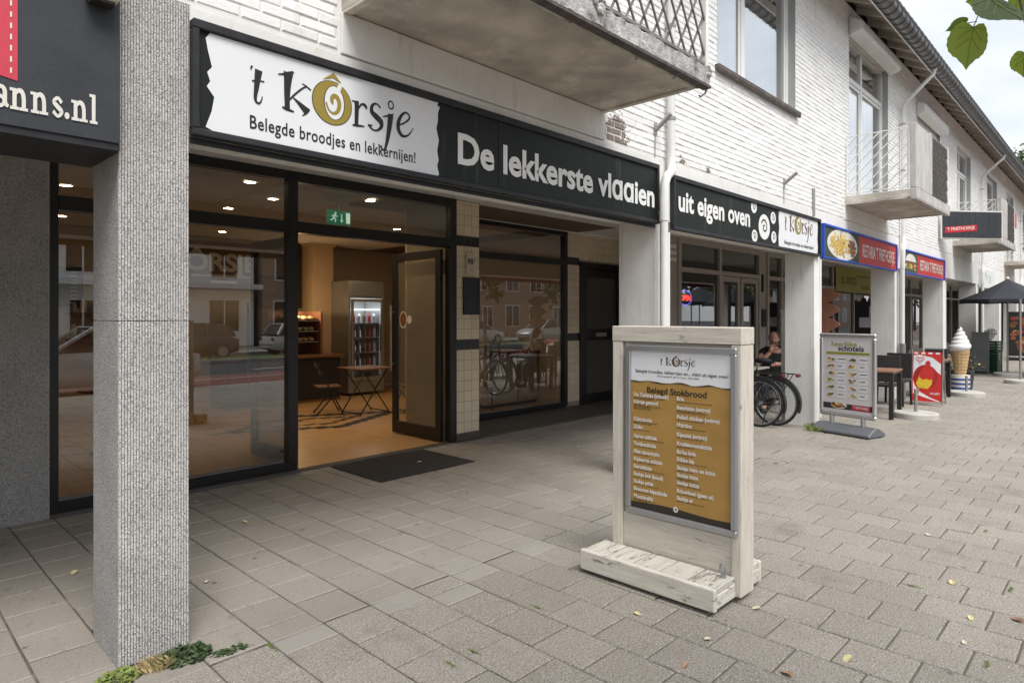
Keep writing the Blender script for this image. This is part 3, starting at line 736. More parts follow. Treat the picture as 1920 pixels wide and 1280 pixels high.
# ---- balconies
def balcony(x0, x1, broken=False):
    b = part('balcony', bld); yo = 2.36; z0, z1 = 3.36, 3.50
    m_ = MB()
    nx = 44
    def edge(q): return rng.uniform(0, .018) if broken else 0
    m_.box(x0, x1, yo+.05, WALL+.02, z0+.012, z1-.01)
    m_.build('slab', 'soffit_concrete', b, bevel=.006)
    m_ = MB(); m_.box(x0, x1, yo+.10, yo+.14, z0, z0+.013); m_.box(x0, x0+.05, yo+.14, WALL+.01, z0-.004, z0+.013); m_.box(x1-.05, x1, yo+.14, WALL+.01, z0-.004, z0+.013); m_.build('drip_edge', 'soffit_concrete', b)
    # outer edge: broken concrete on the near balcony
    m_ = MB(); rr = random.Random(5)
    top = []; bot = []
    for k in range(nx+1):
        x = x0+(x1-x0+.02)*k/nx; j = rr.uniform(-.6, .6) if broken else .1*rr.uniform(-1, 1)
        top.append([(x, yo-.012+.008*j, z1-.022+.014*rr.uniform(-1, 1)*(1 if broken else .1)), (x, yo+.06, z1+.004)])
        bot.append([(x, yo-.004+.010*rr.uniform(-1, 1)*(1 if broken else .1), z0+.004+.004*rr.uniform(-1, 1)*(1 if broken else .1)), (x, yo+.10, z0+.002)])
    vs_ = []; 
    for t, bt in zip(top, bot): vs_ += [t[1], t[0], ((t[0][0]), (t[0][1]+bt[0][1])/2-.005*(rr.random() if broken else 0), (t[0][2]+bt[0][2])/2), bt[0], bt[1]]
    fs_ = []
    for k in range(nx):
        for j in range(5): fs_.append((k*5+j, k*5+(j+1) % 5, (k+1)*5+(j+1) % 5, (k+1)*5+j))
    fs_ += [(0,1,2,3,4), tuple(nx*5+j for j in (4,3,2,1,0))]
    if broken: m_.add(vs_, fs_)
    else: m_.box(x0-.002, x1+.02, yo-.02, yo+.055, z0-.001, z1+.005)
    m_.build('outer_edge', 'broken_edge' if broken else 'raw_concrete', b)
    m_ = MB(); m_.box(x0, x1+.02, yo-.016, yo+.05, z0-.022, z0-.002); m_.build('edge_strip', 'rusty_steel' if broken else 'raw_concrete', b)
    xp = x0+1.14 if broken else x0+1.05
    m_ = MB(); m_.box(x0-.005, xp, yo-.018, yo+.07, z1+.008, z1+.96); m_.build('parapet_panel', 'white_concrete' if broken else 'raw_concrete', b, bevel=.008)
    # lattice
    m_ = MB(); za, zb = z1+.02, z1+.98; xa, xb = xp+.03, x1-.03; s = .165 if broken else .115; y = yo+.02
    k = -12
    while xa+k*s < xb:
        # bars of both slopes clipped to the panel
        for sg in (1, -1):
            c = xa+k*s
            pts = []
            for z in (za, zb):
                xx = c+sg*(z-za)*.62 if sg == 1 else c+.62*(zb-za)-(z-za)*.62
                pts.append((xx, z))
            (xa_, za_), (xb_, zb_) = pts
            def clip(xq):
                t = (xq-xa_)/(xb_-xa_); return za_+t*(zb_-za_)
            lo, hi = min(xa_, xb_), max(xa_, xb_)
            if hi < xa or lo > xb: continue
            q0 = (xa_, za_); q1 = (xb_, zb_)
            if q0[0] < xa: q0 = (xa, clip(xa))
            if q0[0] > xb: q0 = (xb, clip(xb))
            if q1[0] < xa: q1 = (xa, clip(xa))
            if q1[0] > xb: q1 = (xb, clip(xb))
            if abs(q0[0]-q1[0]) < .01: continue
            m_.bar((q0[0], y+.006*sg, q0[1]), (q1[0], y+.006*sg, q1[1]), .013 if broken else .017, .013)
        k += 1
    for z in (za, zb): m_.bar((xa,y,z),(xb,y,z), .022)
    m_.build('lattice', 'rail_grey', b)
    m_ = MB(); m_.box(xb-.005, xb+.04, y-.02, y+.02, z1, z1+1.02); m_.box(xa-.03, xa, y-.014, y+.014, z1, z1+1.02); m_.build('lattice_post', 'rail_white', b)
    # side railings with slanted bars
    for x in (x0+.03,):
        m_ = MB(); ya, yb, za, zb = yo+.10, WALL-.03, z1+.03, z1+.92
        m_.tube([(x,ya,z1),(x,ya,zb),(x,yb,zb),(x,yb,z1)], .011, 6); m_.tube([(x,ya,za),(x,yb,za)], .009, 6)
        s = .15; c = yb
        k = -9
        while k < 9:
            # line z = za + (yb - y)*.95 + k*s
            seg = []
            y_a, y_b = yb, ya; za_, zb_ = za+k*s, za+(yb-ya)*.95+k*s
            def zat(yq): return za+(yb-yq)*.95+k*s
            pa, pb = (yb, za_), (ya, zb_)
            if zb_ > za and za_ < zb:
                if pa[1] < za: pa = (yb-(za-k*s-za)/.95, za)
                if pb[1] > zb: pb = (yb-(zb-za-k*s)/.95, zb)
                if pa[0]-pb[0] > .02: m_.tube([(x,pa[0],pa[1]),(x,pb[0],pb[1])], .011, 5)
            k += 1
        m_.build('railing', 'rail_white', b)
    if broken:
        m_ = MB(); m_.tube([(x1+.005,yo+.0,z0+.01),(x1+.012,yo+.03,z0-.05),(x1-.03,yo+.05,z0-.085),(x1-.045,yo+.05,z0-.075)], .008, 6)
        for q in (1.72, 2.22): m_.tube([(x0+q,yo+.06,z0+.004),(x0+q+.03,yo+.10,z0-.008),(x0+q+.05,yo+.13,z0+.004)], .005, 5)
        m_.build('rusty_rebar', 'broken_edge', b)
        m_ = MB(); rr = random.Random(2)
        for q in range(26): m_.ellipsoid((x0+1.15+rr.uniform(-.03,.05), yo-.02+rr.uniform(-.012,.012), z1+.0+rr.uniform(-.06,.1)), (.022,.018,.024), 6, 4)
        for q in range(14): m_.ellipsoid((x1+rr.uniform(-.03,.02), yo+.01+rr.uniform(-.02,.02), z1-.03+rr.uniform(-.06,.02)), (.02,.018,.022), 6, 4)
        tag(m_.build('moss', 'broken_edge', b), kind='stuff')
balcony(2.03, 4.61, True); balcony(11.04, 13.40); balcony(19.4, 21.95); balcony(28.2, 30.75); balcony(37.0, 39.5)
# ================================================================== SHOPFRONT OF THE SANDWICH SHOP
sf = part('shopfront', bld)
def fbar(x0, x1, z0, z1, y0=SHOP-.05, y1=SHOP+.06, mt='black_frame', par=None, nm='frame_bar'):
    m_ = MB(); m_.box(x0, x1, y0, y1, z0, z1); return m_.build(nm, mt, par or sf, bevel=.004)
fbar(1.152, 1.215, .02, CEIL-.003); fbar(3.165, 3.27, .02, CEIL-.003); fbar(5.325, 5.428, .02, CEIL-.003)
fbar(1.215, 3.165, .03, .12); fbar(1.215, 3.165, 2.45, 2.565); fbar(3.27, 5.325, 2.455, 2.57); fbar(1.215, 3.165, 2.985, CEIL-.003); fbar(3.27, 5.325, 2.975, CEIL-.003)
for x0, x1, z0, z1 in ((1.2, 3.18, .11, 2.46), (1.2, 3.18, 2.555, 2.995), (3.26, 5.33, 2.56, 2.985)):
    m_ = MB(); pane(m_, x0, x1, z0, z1, SHOP); m_.build('pane', 'shop_glass', sf)
m_ = MB(); m_.box(1.152, 3.27, SHOP-.10, SHOP+.06, -.02, .028); m_.box(3.27, 5.43, SHOP-.06, SHOP+.06, -.02, .006); m_.build('threshold', 'dark_stone', sf, bevel=.003)
def leaf(x, flip, milk):
    d = part('shop_door', bld); tag(d, 'open inward glazed door leaf with black frame')
    y0, y1 = SHOP+.075, SHOP+1.10; t = .05; z0, z1 = .015, 2.44
    for a, b, c, e in ((y0, y0+.10, z0, z1), (y1-.10, y1, z0, z1), (y0+.10, y1-.10, z0, z0+.16), (y0+.10, y1-.10, z1-.10, z1)):
        m_ = MB(); m_.box(x, x+t, a, b, c, e); m_.build('door_frame', 'black_frame', d, bevel=.004)
    m_ = MB(); m_.box(x+.022, x+.028, y0+.09, y1-.09, z0+.15, z1-.09); m_.build('pane', milk, d)
    s = -1
    m_ = MB(); m_.tube([(x-.05,y1-.05,.85),(x-.05,y1-.05,1.75)], .014, 8); m_.bar((x-.05,y1-.05,.95),(x+.01,y1-.05,.95), .015); m_.bar((x-.05,y1-.05,1.65),(x+.01,y1-.05,1.65), .015); m_.build('handle', 'steel_grey', d)
    return d
dr = leaf(5.255, False, 'milk_glass'); dl = leaf(3.285, True, 'shop_glass')
m_ = MB()
fx = lambda a, b: (5.274, a, b)
disc(m_, 7.12, 1.545, .085, .115, fx, 0); disc(m_, 6.985, 1.55, .05, .055, fx, 0)
m_.build('sticker', 'plate_white', dr)
m_ = MB(); fx = lambda a, b: (5.272, a, b); disc(m_, 7.12, 1.55, .068, .095, fx, 0); m_.build('sticker', 'meat', dr)
# tiled pier with house number plate and notice board
TB = .133
def tile_wall(parent, x0, x1, y, z0, z1, bands, nm='wall_tile', cols=None):
    n = cols or max(1, round((x1-x0)/TB)); tw = (x1-x0)/n; r = 0; z = z0
    shared_ = {}
    while z < z1-.02:
        h = min(TB, z1-z)
        dark = any(a-.02 <= z+h/2 <= b+.02 for a, b in bands)
        for k in range(n):
            key = (round(h, 3), dark)
            if key not in shared_:
                mb = MB(); brick_geo(mb, -tw/2+.0025, tw/2-.0025, .0025, h-.0025, 0, .02, .002); shared_[key] = mb.mesh(nm, 'dark_tile' if dark else 'cream_tile')
            inst(nm, shared_[key], parent, (x0+(k+.5)*tw, y+rng.uniform(-.0006,.0006), z))
        z += TB
m_ = MB(); m_.box(5.430, 5.83, SHOP-.03, NICHE+.1, 0, CEIL-.002); pier = m_.build('tiled_pier', 'tile_grout', bld)
BANDS = [(1.14, 1.28), (2.46, 2.60)]
tile_wall(pier, 5.430, 5.83, SHOP-.034, .10, CEIL-.01, BANDS)
m_ = MB(); m_.box(5.425, 5.835, SHOP-.045, SHOP-.01, 0, .098); m_.build('plinth', 'dark_stone', pier, bevel=.004)
plate = MB(); plate.box(5.585, 5.735, SHOP-.062, SHOP-.042, 2.13, 2.42); plate = plate.build('house_number_plate', 'beige_plastic', None, bevel=.006)
tag(plate, 'small house number plate 98 on the cream tiled pier', 'number plate')
m_ = MB(); fx = lambda a, b: (5.66+a, SHOP-.066, 2.265+b); put_text(m_, '98\u00b9', fx, .105, 0, .012, 1, 'CENTER'); fx = lambda a, b: (5.66+a, SHOP-.066, 2.185+b); put_text(m_, 'appt.', fx, .03, 0, 0, 1, 'CENTER')
m_.build('number', 'logo_black', plate)
nb = MB(); nb.box(5.54, 5.81, SHOP-.055, SHOP-.038, 1.62, 2.09); nb = nb.build('notice_board', 'slate_panel', None, bevel=.003)
m_ = MB(); sash(m_, 5.535, 5.815, 1.615, 2.095, SHOP-.062, .012, .02); m_.build('board_frame', 'black_matt', nb)
tag(nb, 'blank black notice board under the house number plate', 'notice board')
# niche with the second shop window and the flat door
nf = part('niche_window', bld)
def nbar(x0, x1, z0, z1, y0=NICHE-.05, y1=NICHE+.05): return fbar(x0, x1, z0, z1, y0, y1, 'black_frame', nf)
nbar(5.84, 5.91, .05, 3.05); nbar(8.68, 8.765, .05, 3.05); nbar(5.91, 8.68, .04, .12); nbar(5.91, 8.68, 2.47, 2.575); nbar(5.91, 8.68, 2.98, 3.05)
for z0, z1 in ((.11, 2.48), (2.565, 2.99)):
    m_ = MB(); pane(m_, 5.90, 8.69, z0, z1, NICHE); m_.build('pane', 'shop_glass', nf)
m_ = MB(); m_.box(5.83, 10.6, SHOP-.06, NICHE+.1, -.02, .022); m_.build('niche_floor', 'dark_stone', bld, bevel=.004)
tw_ = MB(); tw_.box(8.765, 9.12, NICHE-.02, NICHE+.14, 0, CEIL-.002); tw_.box(9.12, 10.6, NICHE-.02, NICHE+.14, 2.56, CEIL-.002); tw_.box(10.42, 10.6, SHOP, NICHE+.14, 0, CEIL-.002); tw_ = tw_.build('tiled_wall', 'tile_grout', bld)
tile_wall(tw_, 8.77, 9.12, NICHE-.024, .10, CEIL-.01, [(1.14,1.28),(2.46,2.60)], cols=3); tile_wall(tw_, 9.12, 10.42, NICHE-.024, 2.59, CEIL-.01, [(2.46,2.60)], cols=10)
m_ = MB(); m_.box(5.83, 10.42, NICHE-.03, NICHE+.06, 3.05, CEIL-.002); m_.build('niche_lintel', 'white_concrete', bld)
fd = part('flat_door', bld)
for a in ((9.125, 9.22, .02, 2.555), (10.33, 10.415, .02, 2.555), (9.22, 10.33, 2.44, 2.555)):
    m_ = MB(); m_.box(a[0], a[1], NICHE-.06, NICHE+.08, a[2], a[3]); m_.build('door_frame', 'black_frame', fd, bevel=.004)
for a in ((9.225, 9.33, .03, 2.435), (10.22, 10.325, .03, 2.435), (9.33, 10.22, .03, .20), (9.33, 10.22, 1.16, 1.36), (9.33, 10.22, 2.30, 2.435)):
    m_ = MB(); m_.box(a[0], a[1], NICHE-.03, NICHE+.03, a[2], a[3]); m_.build('door_rail', 'black_frame', fd, bevel=.004)
for z0, z1 in ((.19, 1.17), (1.35, 2.31)):
    m_ = MB(); m_.box(9.32, 10.23, NICHE-.006, NICHE+.006, z0, z1); m_.build('pane', 'frost_dark', fd)
m_ = MB(); m_.box(9.60, 9.92, NICHE-.04, NICHE-.028, 1.22, 1.29); m_.build('letter_slot', 'steel_grey', fd)

# ---- interior shell
for a in ((.9, 1.0, 6.9, 12.6), (.9, 9.15, 12.6, 12.7), (9.05, 9.15, NICHE+.14, 12.6), (5.435, 5.83, NICHE+.1, NICHE+.14)):
    m_ = MB(); m_.box(*a, 0, 3.12); m_.build('shop_wall', 'shop_wall', bld)
m_ = MB(); m_.box(1.0, 9.05, SHOP+.06, 12.6, -.05, -.006); fl = m_.build('shop_floor', 'shop_grout', bld)
m_ = MB(); n = 0
y = SHOP+.07; j = 0
DK = set()
for a, b in ((0,4),(8,4),(4,0),(4,8)): pass
while y < 12.5:
    x = 1.0; i = 0
    while x < 9.0:
        u, v = abs(i-40)//2, abs(j-26)
        dark = u+v in (6, 7, 3)
        x1 = min(x+.098, 9.05)
        if not (x > 5.3 and y < NICHE): m_.box(x, x1, y, y+.098, -.02, .0, 1 if dark else 0)
        x += .1; i += 1
    y += .1; j += 1
tag(m_.build('floor_tiles', ['shop_tile', 'shop_tile_dark'], fl), kind='stuff')
SCZ = 3.06
m_ = MB(); m_.box(1.0, 9.05, SHOP+.07, 12.6, SCZ+.012, SCZ+.02); sc_ = m_.build('shop_ceiling', 'ceiling_grid', bld)
mb = MB(); mb.box(-.589, .589, -.289, .289, 0, .010); cme = mb.mesh('ceiling_panel', 'ceiling_panel', bevel=.002)
x = 1.6
while x < 8.6:
    y = SHOP+.37
    while y < 12.4:
        if not (x > 4.9 and y < NICHE+.25): inst('ceiling_panel', cme, sc_, (x, y, SCZ))
        y += .6
    x += 1.2
m_ = MB(); m_.box(6.60, 7.05, 11.9, 12.35, 0, SCZ); m_.box(6.56, 7.09, 11.86, 12.39, SCZ-.05, SCZ-.002); m_.build('column', 'shop_column', bld)

# ---- recessed lamps
def lamp(x, y, lb, en=6.2):
    t = thing('downlight', lb, 'ceiling lamp', (x, y, SCZ-.004), 0, 'recessed ceiling spotlights of the sandwich shop')
    m_ = MB(); m_.lathe([(.062,-.006),(.075,-.008),(.075,.002),(.062,.002)], n=16, cap=False); m_.build('ring', 'steel_grey', t, local=True)
    m_ = MB(); m_.lathe([(.02,-.003),(.06,-.003),(.06,.0),(.02,.0)], n=16); m_.build('bulb', 'lamp_glow', t, local=True)
    ld = bpy.data.lights.new('lamp_light', 'SPOT'); ld.energy = en; ld.color = (1, .75, .48); ld.spot_size = R(125); ld.spot_blend = .7; ld.shadow_soft_size = .05
    lo = bpy.data.objects.new('lamp_light', ld); COL.objects.link(lo); lo.parent = t; lo.location = (0, 0, -.03)
LAMPS = []
for p in ((1.75,8.6),(2.25,11.3),(3.1,6.95),(3.75,7.75),(3.65,8.85),(4.6,11.4),(4.66,6.98),(4.95,8.2),(6.5,8.95),(6.95,10.6),(7.4,7.45)): LAMPS.append(p)
for p, lb in zip(LAMPS, ['upper of the two ceiling spotlights seen left of the ribbed pillar','lower of the two ceiling spotlights seen left of the ribbed pillar','highest ceiling spotlight seen through the left shop window','ceiling spotlight seen beside the mullion left of the shop door','lowest ceiling spotlight above the transom of the left shop window','ceiling spotlight just above the pale letters on the rear wall','ceiling spotlight right beside the green exit sign','ceiling spotlight just below the green exit sign','ceiling spotlight seen above the open door leaf','ceiling spotlight beside the square column above the fridge','only ceiling spotlight seen in the window right of the tiled pier']): lamp(*p, lb, 14 if p[0] > 7 else 4.0 if p[0] < 3.9 else 8.5)
ex = thing('exit_sign', 'green emergency exit sign with running figure under the shop ceiling', 'exit sign', (4.26, 7.05, 2.72))
fx = lambda a, b: (a, 0.0, b)
m_ = MB(); m_.box(-.16, .16, 0, .03, 0, .17); m_.build('panel', 'green_sign', ex, local=True, bevel=.003)
m_ = MB(); m_.box(-.18, .12, -.02, .05, .26, .335); m_.bar((0,.015,.17),(0,.015,.27), .02); m_.build('housing', 'cabinet_white', ex, local=True)
m_ = MB(); f2 = lambda a, b: (a, -.004, b)
disc(m_, -.055, .135, .013, .013, f2)
for st in ([(-.06,.118,.02),(-.075,.085,.022),(-.085,.07,.02)], [(-.08,.072,.016),(-.055,.06,.014),(-.06,.025,.013)], [(-.085,.072,.016),(-.105,.05,.014),(-.13,.05,.012)], [(-.062,.115,.011),(-.04,.095,.01),(-.025,.10,.01)], [(-.068,.112,.011),(-.095,.105,.01),(-.105,.085,.01)]): stroke(m_, st, f2)
stroke(m_, [(.03,.13,.012),(.03,.045,.012)], f2); poly(m_, [(.03,.025),(.055,.055),(.005,.055)], f2); poly(m_, [(.09,.02),(.145,.02),(.145,.15),(.09,.15)], f2)
m_.build('pictogram', 'exit_glow', ex, local=True)

# ---- interior furniture
kor = MB(); kf = lambda a, b: (a, 12.57, b)
put_text(kor, 'K\u00d4RSJE', lambda a, b: (4.06+a, 12.572, 2.46+b), .46, 0, .035, 1, width=1.66)
for a, b, c in ((4.5, 5.7, 2.33), (4.85, 5.35, 2.22)): kor.box(a, b, 12.55, 12.58, c, c+.05)
kor = kor.build('wall_lettering', 'plate_white'); tag(kor, 'large pale letters of the shop name high on the rear shop wall', 'wall lettering')
m_ = MB(); m_.box(3.9, 5.8, 12.575, 12.598, 2.1, 3.0); m_.build('back_board', 'wood_brown', kor)
fr = thing('fridge', 'tall grey drinks fridge with glass door against the rear wall', 'fridge', (7.42, 11.55, 0))
m_ = MB(); m_.box(-.42,-.37,-.30,.38,.06,2.3); m_.box(.37,.42,-.30,.38,.06,2.3); m_.box(-.37,.37,.33,.38,.06,2.3); m_.box(-.37,.37,-.30,.33,.06,.30); m_.box(-.37,.37,-.30,.33,1.95,2.3); m_.build('body', 'steel_grey', fr, local=True, bevel=.004)
m_ = MB(); m_.box(-.34,.34,-.312,-.302,2.0,2.25); m_.build('top_panel', 'alu', fr, local=True)
m_ = MB()
for a in ((-.37,-.32,.31,1.94),(.32,.37,.31,1.94)): m_.box(a[0],a[1],-.34,-.302,a[2],a[3])
m_.box(-.32,.32,-.34,-.302,.31,.37); m_.box(-.32,.32,-.34,-.302,1.88,1.94); dd = m_.build('door', 'steel_grey', fr, local=True)
m_ = MB(); m_.box(-.32,.32,-.325,-.32,.37,1.88); m_.build('pane', 'fridge_glass', dd, local=True)
m_ = MB(); m_.bar((.30,-.355,.9),(.30,-.355,1.4), .02); m_.build('handle', 'black_metal', dd, local=True)
for z in (.55, .85, 1.15, 1.45, 1.72):
    m_ = MB(); m_.box(-.365,.365,-.28,.32,z,z+.012); sh = m_.build('shelf', 'cool_glow' if z > 1.7 else 'alu', fr, local=True)
    m_ = MB()
    if z < 1.7:
        for k in range(6):
            mcol = (k+int(z*10)) % 3
            m_.lathe([(.035,0),(.035,.14),(.014,.18),(.014,.21)], (-.30+k*.12, -.12, z+.013), 8, mcol)
        m_.build('bottles', ['car_red', 'alu', 'wood_brown'], fr, local=True)
m_ = MB(); m_.box(.355,.362,-.29,-.25,.4,1.85); m_.build('light_strip', 'cool_glow', fr, local=True)
ct = thing('display_counter', 'low dark counter with lit glass display and bread shelves', 'counter', (5.75, 11.3, 0))
m_ = MB(); m_.box(-1.2,.92,-.30,.5,.06,.82); m_.build('base', 'black_matt', ct, local=True, bevel=.005)
m_ = MB(); m_.box(-1.25,.97,-.36,.5,.82,.87); m_.build('top', 'wood_brown', ct, local=True, bevel=.004)
m_ = MB(); m_.box(-1.2,.92,-.28,.5,.0,.06); m_.build('plinth', 'wood_brown', ct, local=True)
m_ = MB(); m_.box(-.2,.66,.40,.45,.87,1.68); m_.box(.62,.66,-.1,.40,.87,1.68); m_.build('display_back', 'wood_red', ct, local=True)
for z in (1.1, 1.3, 1.5):
    m_ = MB(); m_.box(-.2,.6,-.05+.0,.40,z,z+.015); m_.build('shelf', 'alu', ct, local=True)
    m_ = MB()
    for k in range(6): m_.ellipsoid((-.12+k*.125,.12,z+.055), (.055,.13,.045), 8, 5)
    m_.build('bread', 'waffle', ct, local=True, smooth=True)
ld = bpy.data.lights.new('display_light', 'POINT'); ld.energy = 5; ld.color = (1,.72,.4); ld.shadow_soft_size = .06; lo = bpy.data.objects.new('display_light', ld); COL.objects.link(lo); lo.parent = ct; lo.location = (.2, .1, 1.72)
du = MB(); du.tube([(6.36,12.25,1.75),(6.36,12.25,3.05)], .13, 14)
for k in range(12): du.tube([(6.36,12.25,1.78+k*.105),(6.36,12.25,1.80+k*.105)], .138, 14)
tag(du.build('flue_pipe', 'black_metal', None, smooth='auto'), 'dark ribbed flue pipe beside the square column', 'flue pipe')
bt = thing('bistro_table', 'small wooden folding bistro table with crossed black legs inside the door', 'table', (6.02, 9.15, 0))
m_ = MB()
for k in range(6): m_.box(-.33,.33,-.33+k*.111,-.33+k*.111+.104,.735,.757)
m_.build('table_top', 'wood_brown', bt, local=True, bevel=.003)
for s in (-.27, .27):
    for q in (1, -1):
        m_ = MB(); m_.bar((-.28*q, s+.01*q, 0.005), (.24*q, s+.01*q, .735), .022, .012); m_.build('leg', 'black_metal', bt, local=True)
m_ = MB(); m_.bar((-.26,-.27,.03),(-.26,.27,.03), .014); m_.bar((.26,-.27,.03),(.26,.27,.03), .014); m_.build('crossbar', 'black_metal', bt, local=True)
def folding_chair(label, loc, rz, grp='folding bistro chairs in the sandwich shop'):
    c = thing('folding_chair', label, 'chair', loc, rz, grp)
    m_ = MB()
    for k in range(5): m_.box(-.19+k*.078,-.19+k*.078+.07,-.2,.2,.445,.462)
    m_.build('seat', 'wood_brown', c, local=True, bevel=.003)
    for s in (-.19, .19):
        m_ = MB(); m_.bar((.22,s,.005),(-.22,s,.86), .016, .02); m_.build('leg', 'black_metal', c, local=True)
        m_ = MB(); m_.bar((-.20,s*.9,.005),(.19,s*.9,.45), .016, .02); m_.build('leg', 'black_metal', c, local=True)
    for z in (.64, .76):
        m_ = MB(); m_.box(-.235+(.86-z)*.5,-.22+(.86-z)*.5,-.19,.19,z,z+.055); m_.build('back_slat', 'wood_brown', c, local=True, bevel=.003)
    m_ = MB(); m_.bar((.2,-.19,.06),(.2,.19,.06), .012); m_.build('crossbar', 'black_metal', c, local=True)
    return c
folding_chair('folding wooden chair left of the bistro table in front of the fridge', (5.55, 9.55, 0), R(-20))
folding_chair('folding wooden chair behind the open door, right of the bistro table', (6.62, 8.75, 0), R(170))
bp = MB(); bp.prism([(-.1,0),(.1,0),(.1,.62),(.05,.70),(.025,.72),(.025,1.3),(-.025,1.3),(-.025,.72),(-.05,.70),(-.1,.62)], lambda a, b: (8.25+a, 12.585, 2.35-b), lambda a, b: (8.25+a, 12.56, 2.35-b))
tag(bp.build('bread_peel', 'wood_red'), 'long wooden bread peel hung on the wall beside the fridge', 'bread peel')
cb = thing('white_cabinet', 'low white cabinet with sliding doors behind the right shop window', 'cabinet', (8.35, 8.25, 0))
m_ = MB(); m_.box(-.66,.66,-.22,.26,.06,.92); m_.build('body', 'cabinet_white', cb, local=True, bevel=.004)
m_ = MB(); m_.box(-.69,.69,-.26,.28,.92,.96); m_.build('top', 'wood_brown', cb, local=True, bevel=.004)
for a, b in ((-.64,.10),(.19,.64)):
    m_ = MB(); m_.box(a,b,-.234,-.222,.10,.90); m_.build('door', 'cabinet_white', cb, local=True, bevel=.003)
m_ = MB(); m_.box(.115,.175,-.24,-.222,.08,.90); m_.build('post', 'alu_bright', cb, local=True)
m_ = MB(); m_.box(-.64,.64,-.20,.24,.0,.06); m_.build('plinth', 'black_matt', cb, local=True)
pl = thing('potted_plant', 'dried plant in a dark trough on the white cabinet', 'plant', (8.35, 8.25, .96))
m_ = MB(); m_.box(-.4,.4,-.1,.1,0,.12); m_.build('trough', 'black_matt', pl, local=True, bevel=.005)
m_ = MB(); rr = random.Random(8)
for k in range(60):
    x, y = rr.uniform(-.38,.38), rr.uniform(-.08,.08); a = rr.uniform(0, 6.28); h = rr.uniform(.08,.24); dx, dy = .1*math.cos(a), .06*math.sin(a)
    m_.add([(x-.01,y,.1),(x+.01,y,.1),(x+dx+.008,y+dy,.1+h),(x+dx*1.4,y+dy*1.4,.1+h*1.1)], [(0,1,2,3)])
m_.build('leaves', 'dry_grass', pl, local=True)
ch = thing('cafe_chair', 'brown upholstered chair with slim wooden legs behind the right shop window', 'chair', (7.42, 8.0, 0), R(12))
m_ = MB(); m_.box(-.22,.22,-.22,.22,.43,.48); m_.build('seat', 'wood_red', ch, local=True, bevel=.015)
for a, b in ((-.19,-.19),(.19,-.19),(-.19,.19),(.19,.19)):
    m_ = MB(); m_.bar((a*1.08,b*1.08,.003),(a,b,.44), .026); m_.build('leg', 'wood_brown', ch, local=True)
m_ = MB(); n = 8; m_.add([(-.21-.02*math.sin(math.pi*k/n), -.2+.4*k/n, z) for z in (.5, .86) for k in range(n+1)]+[(-.235-.02*math.sin(math.pi*k/n), -.2+.4*k/n, z) for z in (.5,.86) for k in range(n+1)],
    [(k,k+1,n+2+k,n+1+k) for k in range(n)]+[(2*(n+1)+k,2*(n+1)+n+1+k,2*(n+1)+n+2+k,2*(n+1)+k+1) for k in range(n)]+[(n+1+k,n+2+k,3*(n+1)+k+1,3*(n+1)+k) for k in range(n)])
m_.build('backrest', 'wood_red', ch, local=True)
dm = MB(); dm.box(3.60, 4.83, 5.22, 6.13, .0015, .013); dm = dm.build('doormat', 'doormat', None, bevel=.004); tag(dm, 'dark grey doormat in front of the open shop door', 'doormat')

# ---- shop clutter
for k, (x, lb) in enumerate(((2.4, 'left dark menu board with price lines on the rear shop wall'), (6.15, 'dark menu board with price lines left of the square column'))):
    t = thing('wall_menu', lb, 'menu board', (x, 12.56, 1.75), 0, 'menu boards on the rear shop wall')
    m_ = MB(); m_.box(-.4,.4,0,.03,0,.65); m_.build('board', 'black_matt', t, local=True, bevel=.004)
    m_ = MB(); rr = random.Random(k)
    for r_ in range(9): m_.box(-.34,-.34+rr.uniform(.25,.42),-.004,0,.06+r_*.062,.075+r_*.062); m_.box(.22,.32,-.004,0,.06+r_*.062,.075+r_*.062)
    tag(m_.build('price_lines', 'plate_white', t, local=True), kind='stuff')
ws = thing('wall_shelf', 'wooden wall shelf with jars and packets in the sandwich shop', 'shelf', (3.2, 12.45, 1.2))
for z in (0, .42):
    m_ = MB(); m_.box(-.65,.65,-.12,.14,z,z+.03); m_.build('board', 'wood_brown', ws, local=True, bevel=.003)
    rr = random.Random(int(z*10))
    for k in range(9):
        h_ = rr.uniform(.12,.26); m_ = MB(); m_.lathe([(.045,0),(.05,.02),(.05,h_*.8),(.035,h_*.9),(.035,h_)], (-.56+k*.14, 0, z+.031), 10); m_.build('jar', rr.choice(['alu','wood_red','leaf_yellow','plate_white','car_red']), ws, local=True, smooth='auto')
cr_ = thing('cash_register', 'small dark cash register with tilted screen on the counter', 'cash register', (5.3, 11.25, .87))
m_ = MB(); m_.box(-.2,.2,-.18,.2,0,.1); m_.build('drawer', 'black_matt', cr_, local=True, bevel=.005)
m_ = MB(); m_.hexa([(-.17,-.05,.16),(.17,-.05,.16),(.17,-.02,.16),(-.17,-.02,.16),(-.17,.06,.40),(.17,.06,.40),(.17,.09,.40),(-.17,.09,.40)]); m_.bar((0,.03,.09),(0,.03,.25), .05); m_.build('screen', 'car_glass', cr_, local=True)
for k, (x, y, lb) in enumerate(((2.2, 8.6, 'small dark bistro table seen through the left shop window'),)):
    t = thing('bistro_table', lb, 'table', (x, y, 0)); m_ = MB(); m_.lathe([(.33,.73),(.34,.74),(.34,.755),(.33,.76)], n=28); m_.build('table_top', 'wood_brown', t, local=True, smooth='auto')
    m_ = MB(); m_.tube([(0,0,.02),(0,0,.73)], .03, 10); m_.lathe([(.22,.001),(.22,.015),(.05,.03)], n=20); m_.build('pedestal', 'black_metal', t, local=True, smooth='auto')
folding_chair('folding wooden chair at the round table behind the left shop window', (2.8, 8.9, 0), R(190))

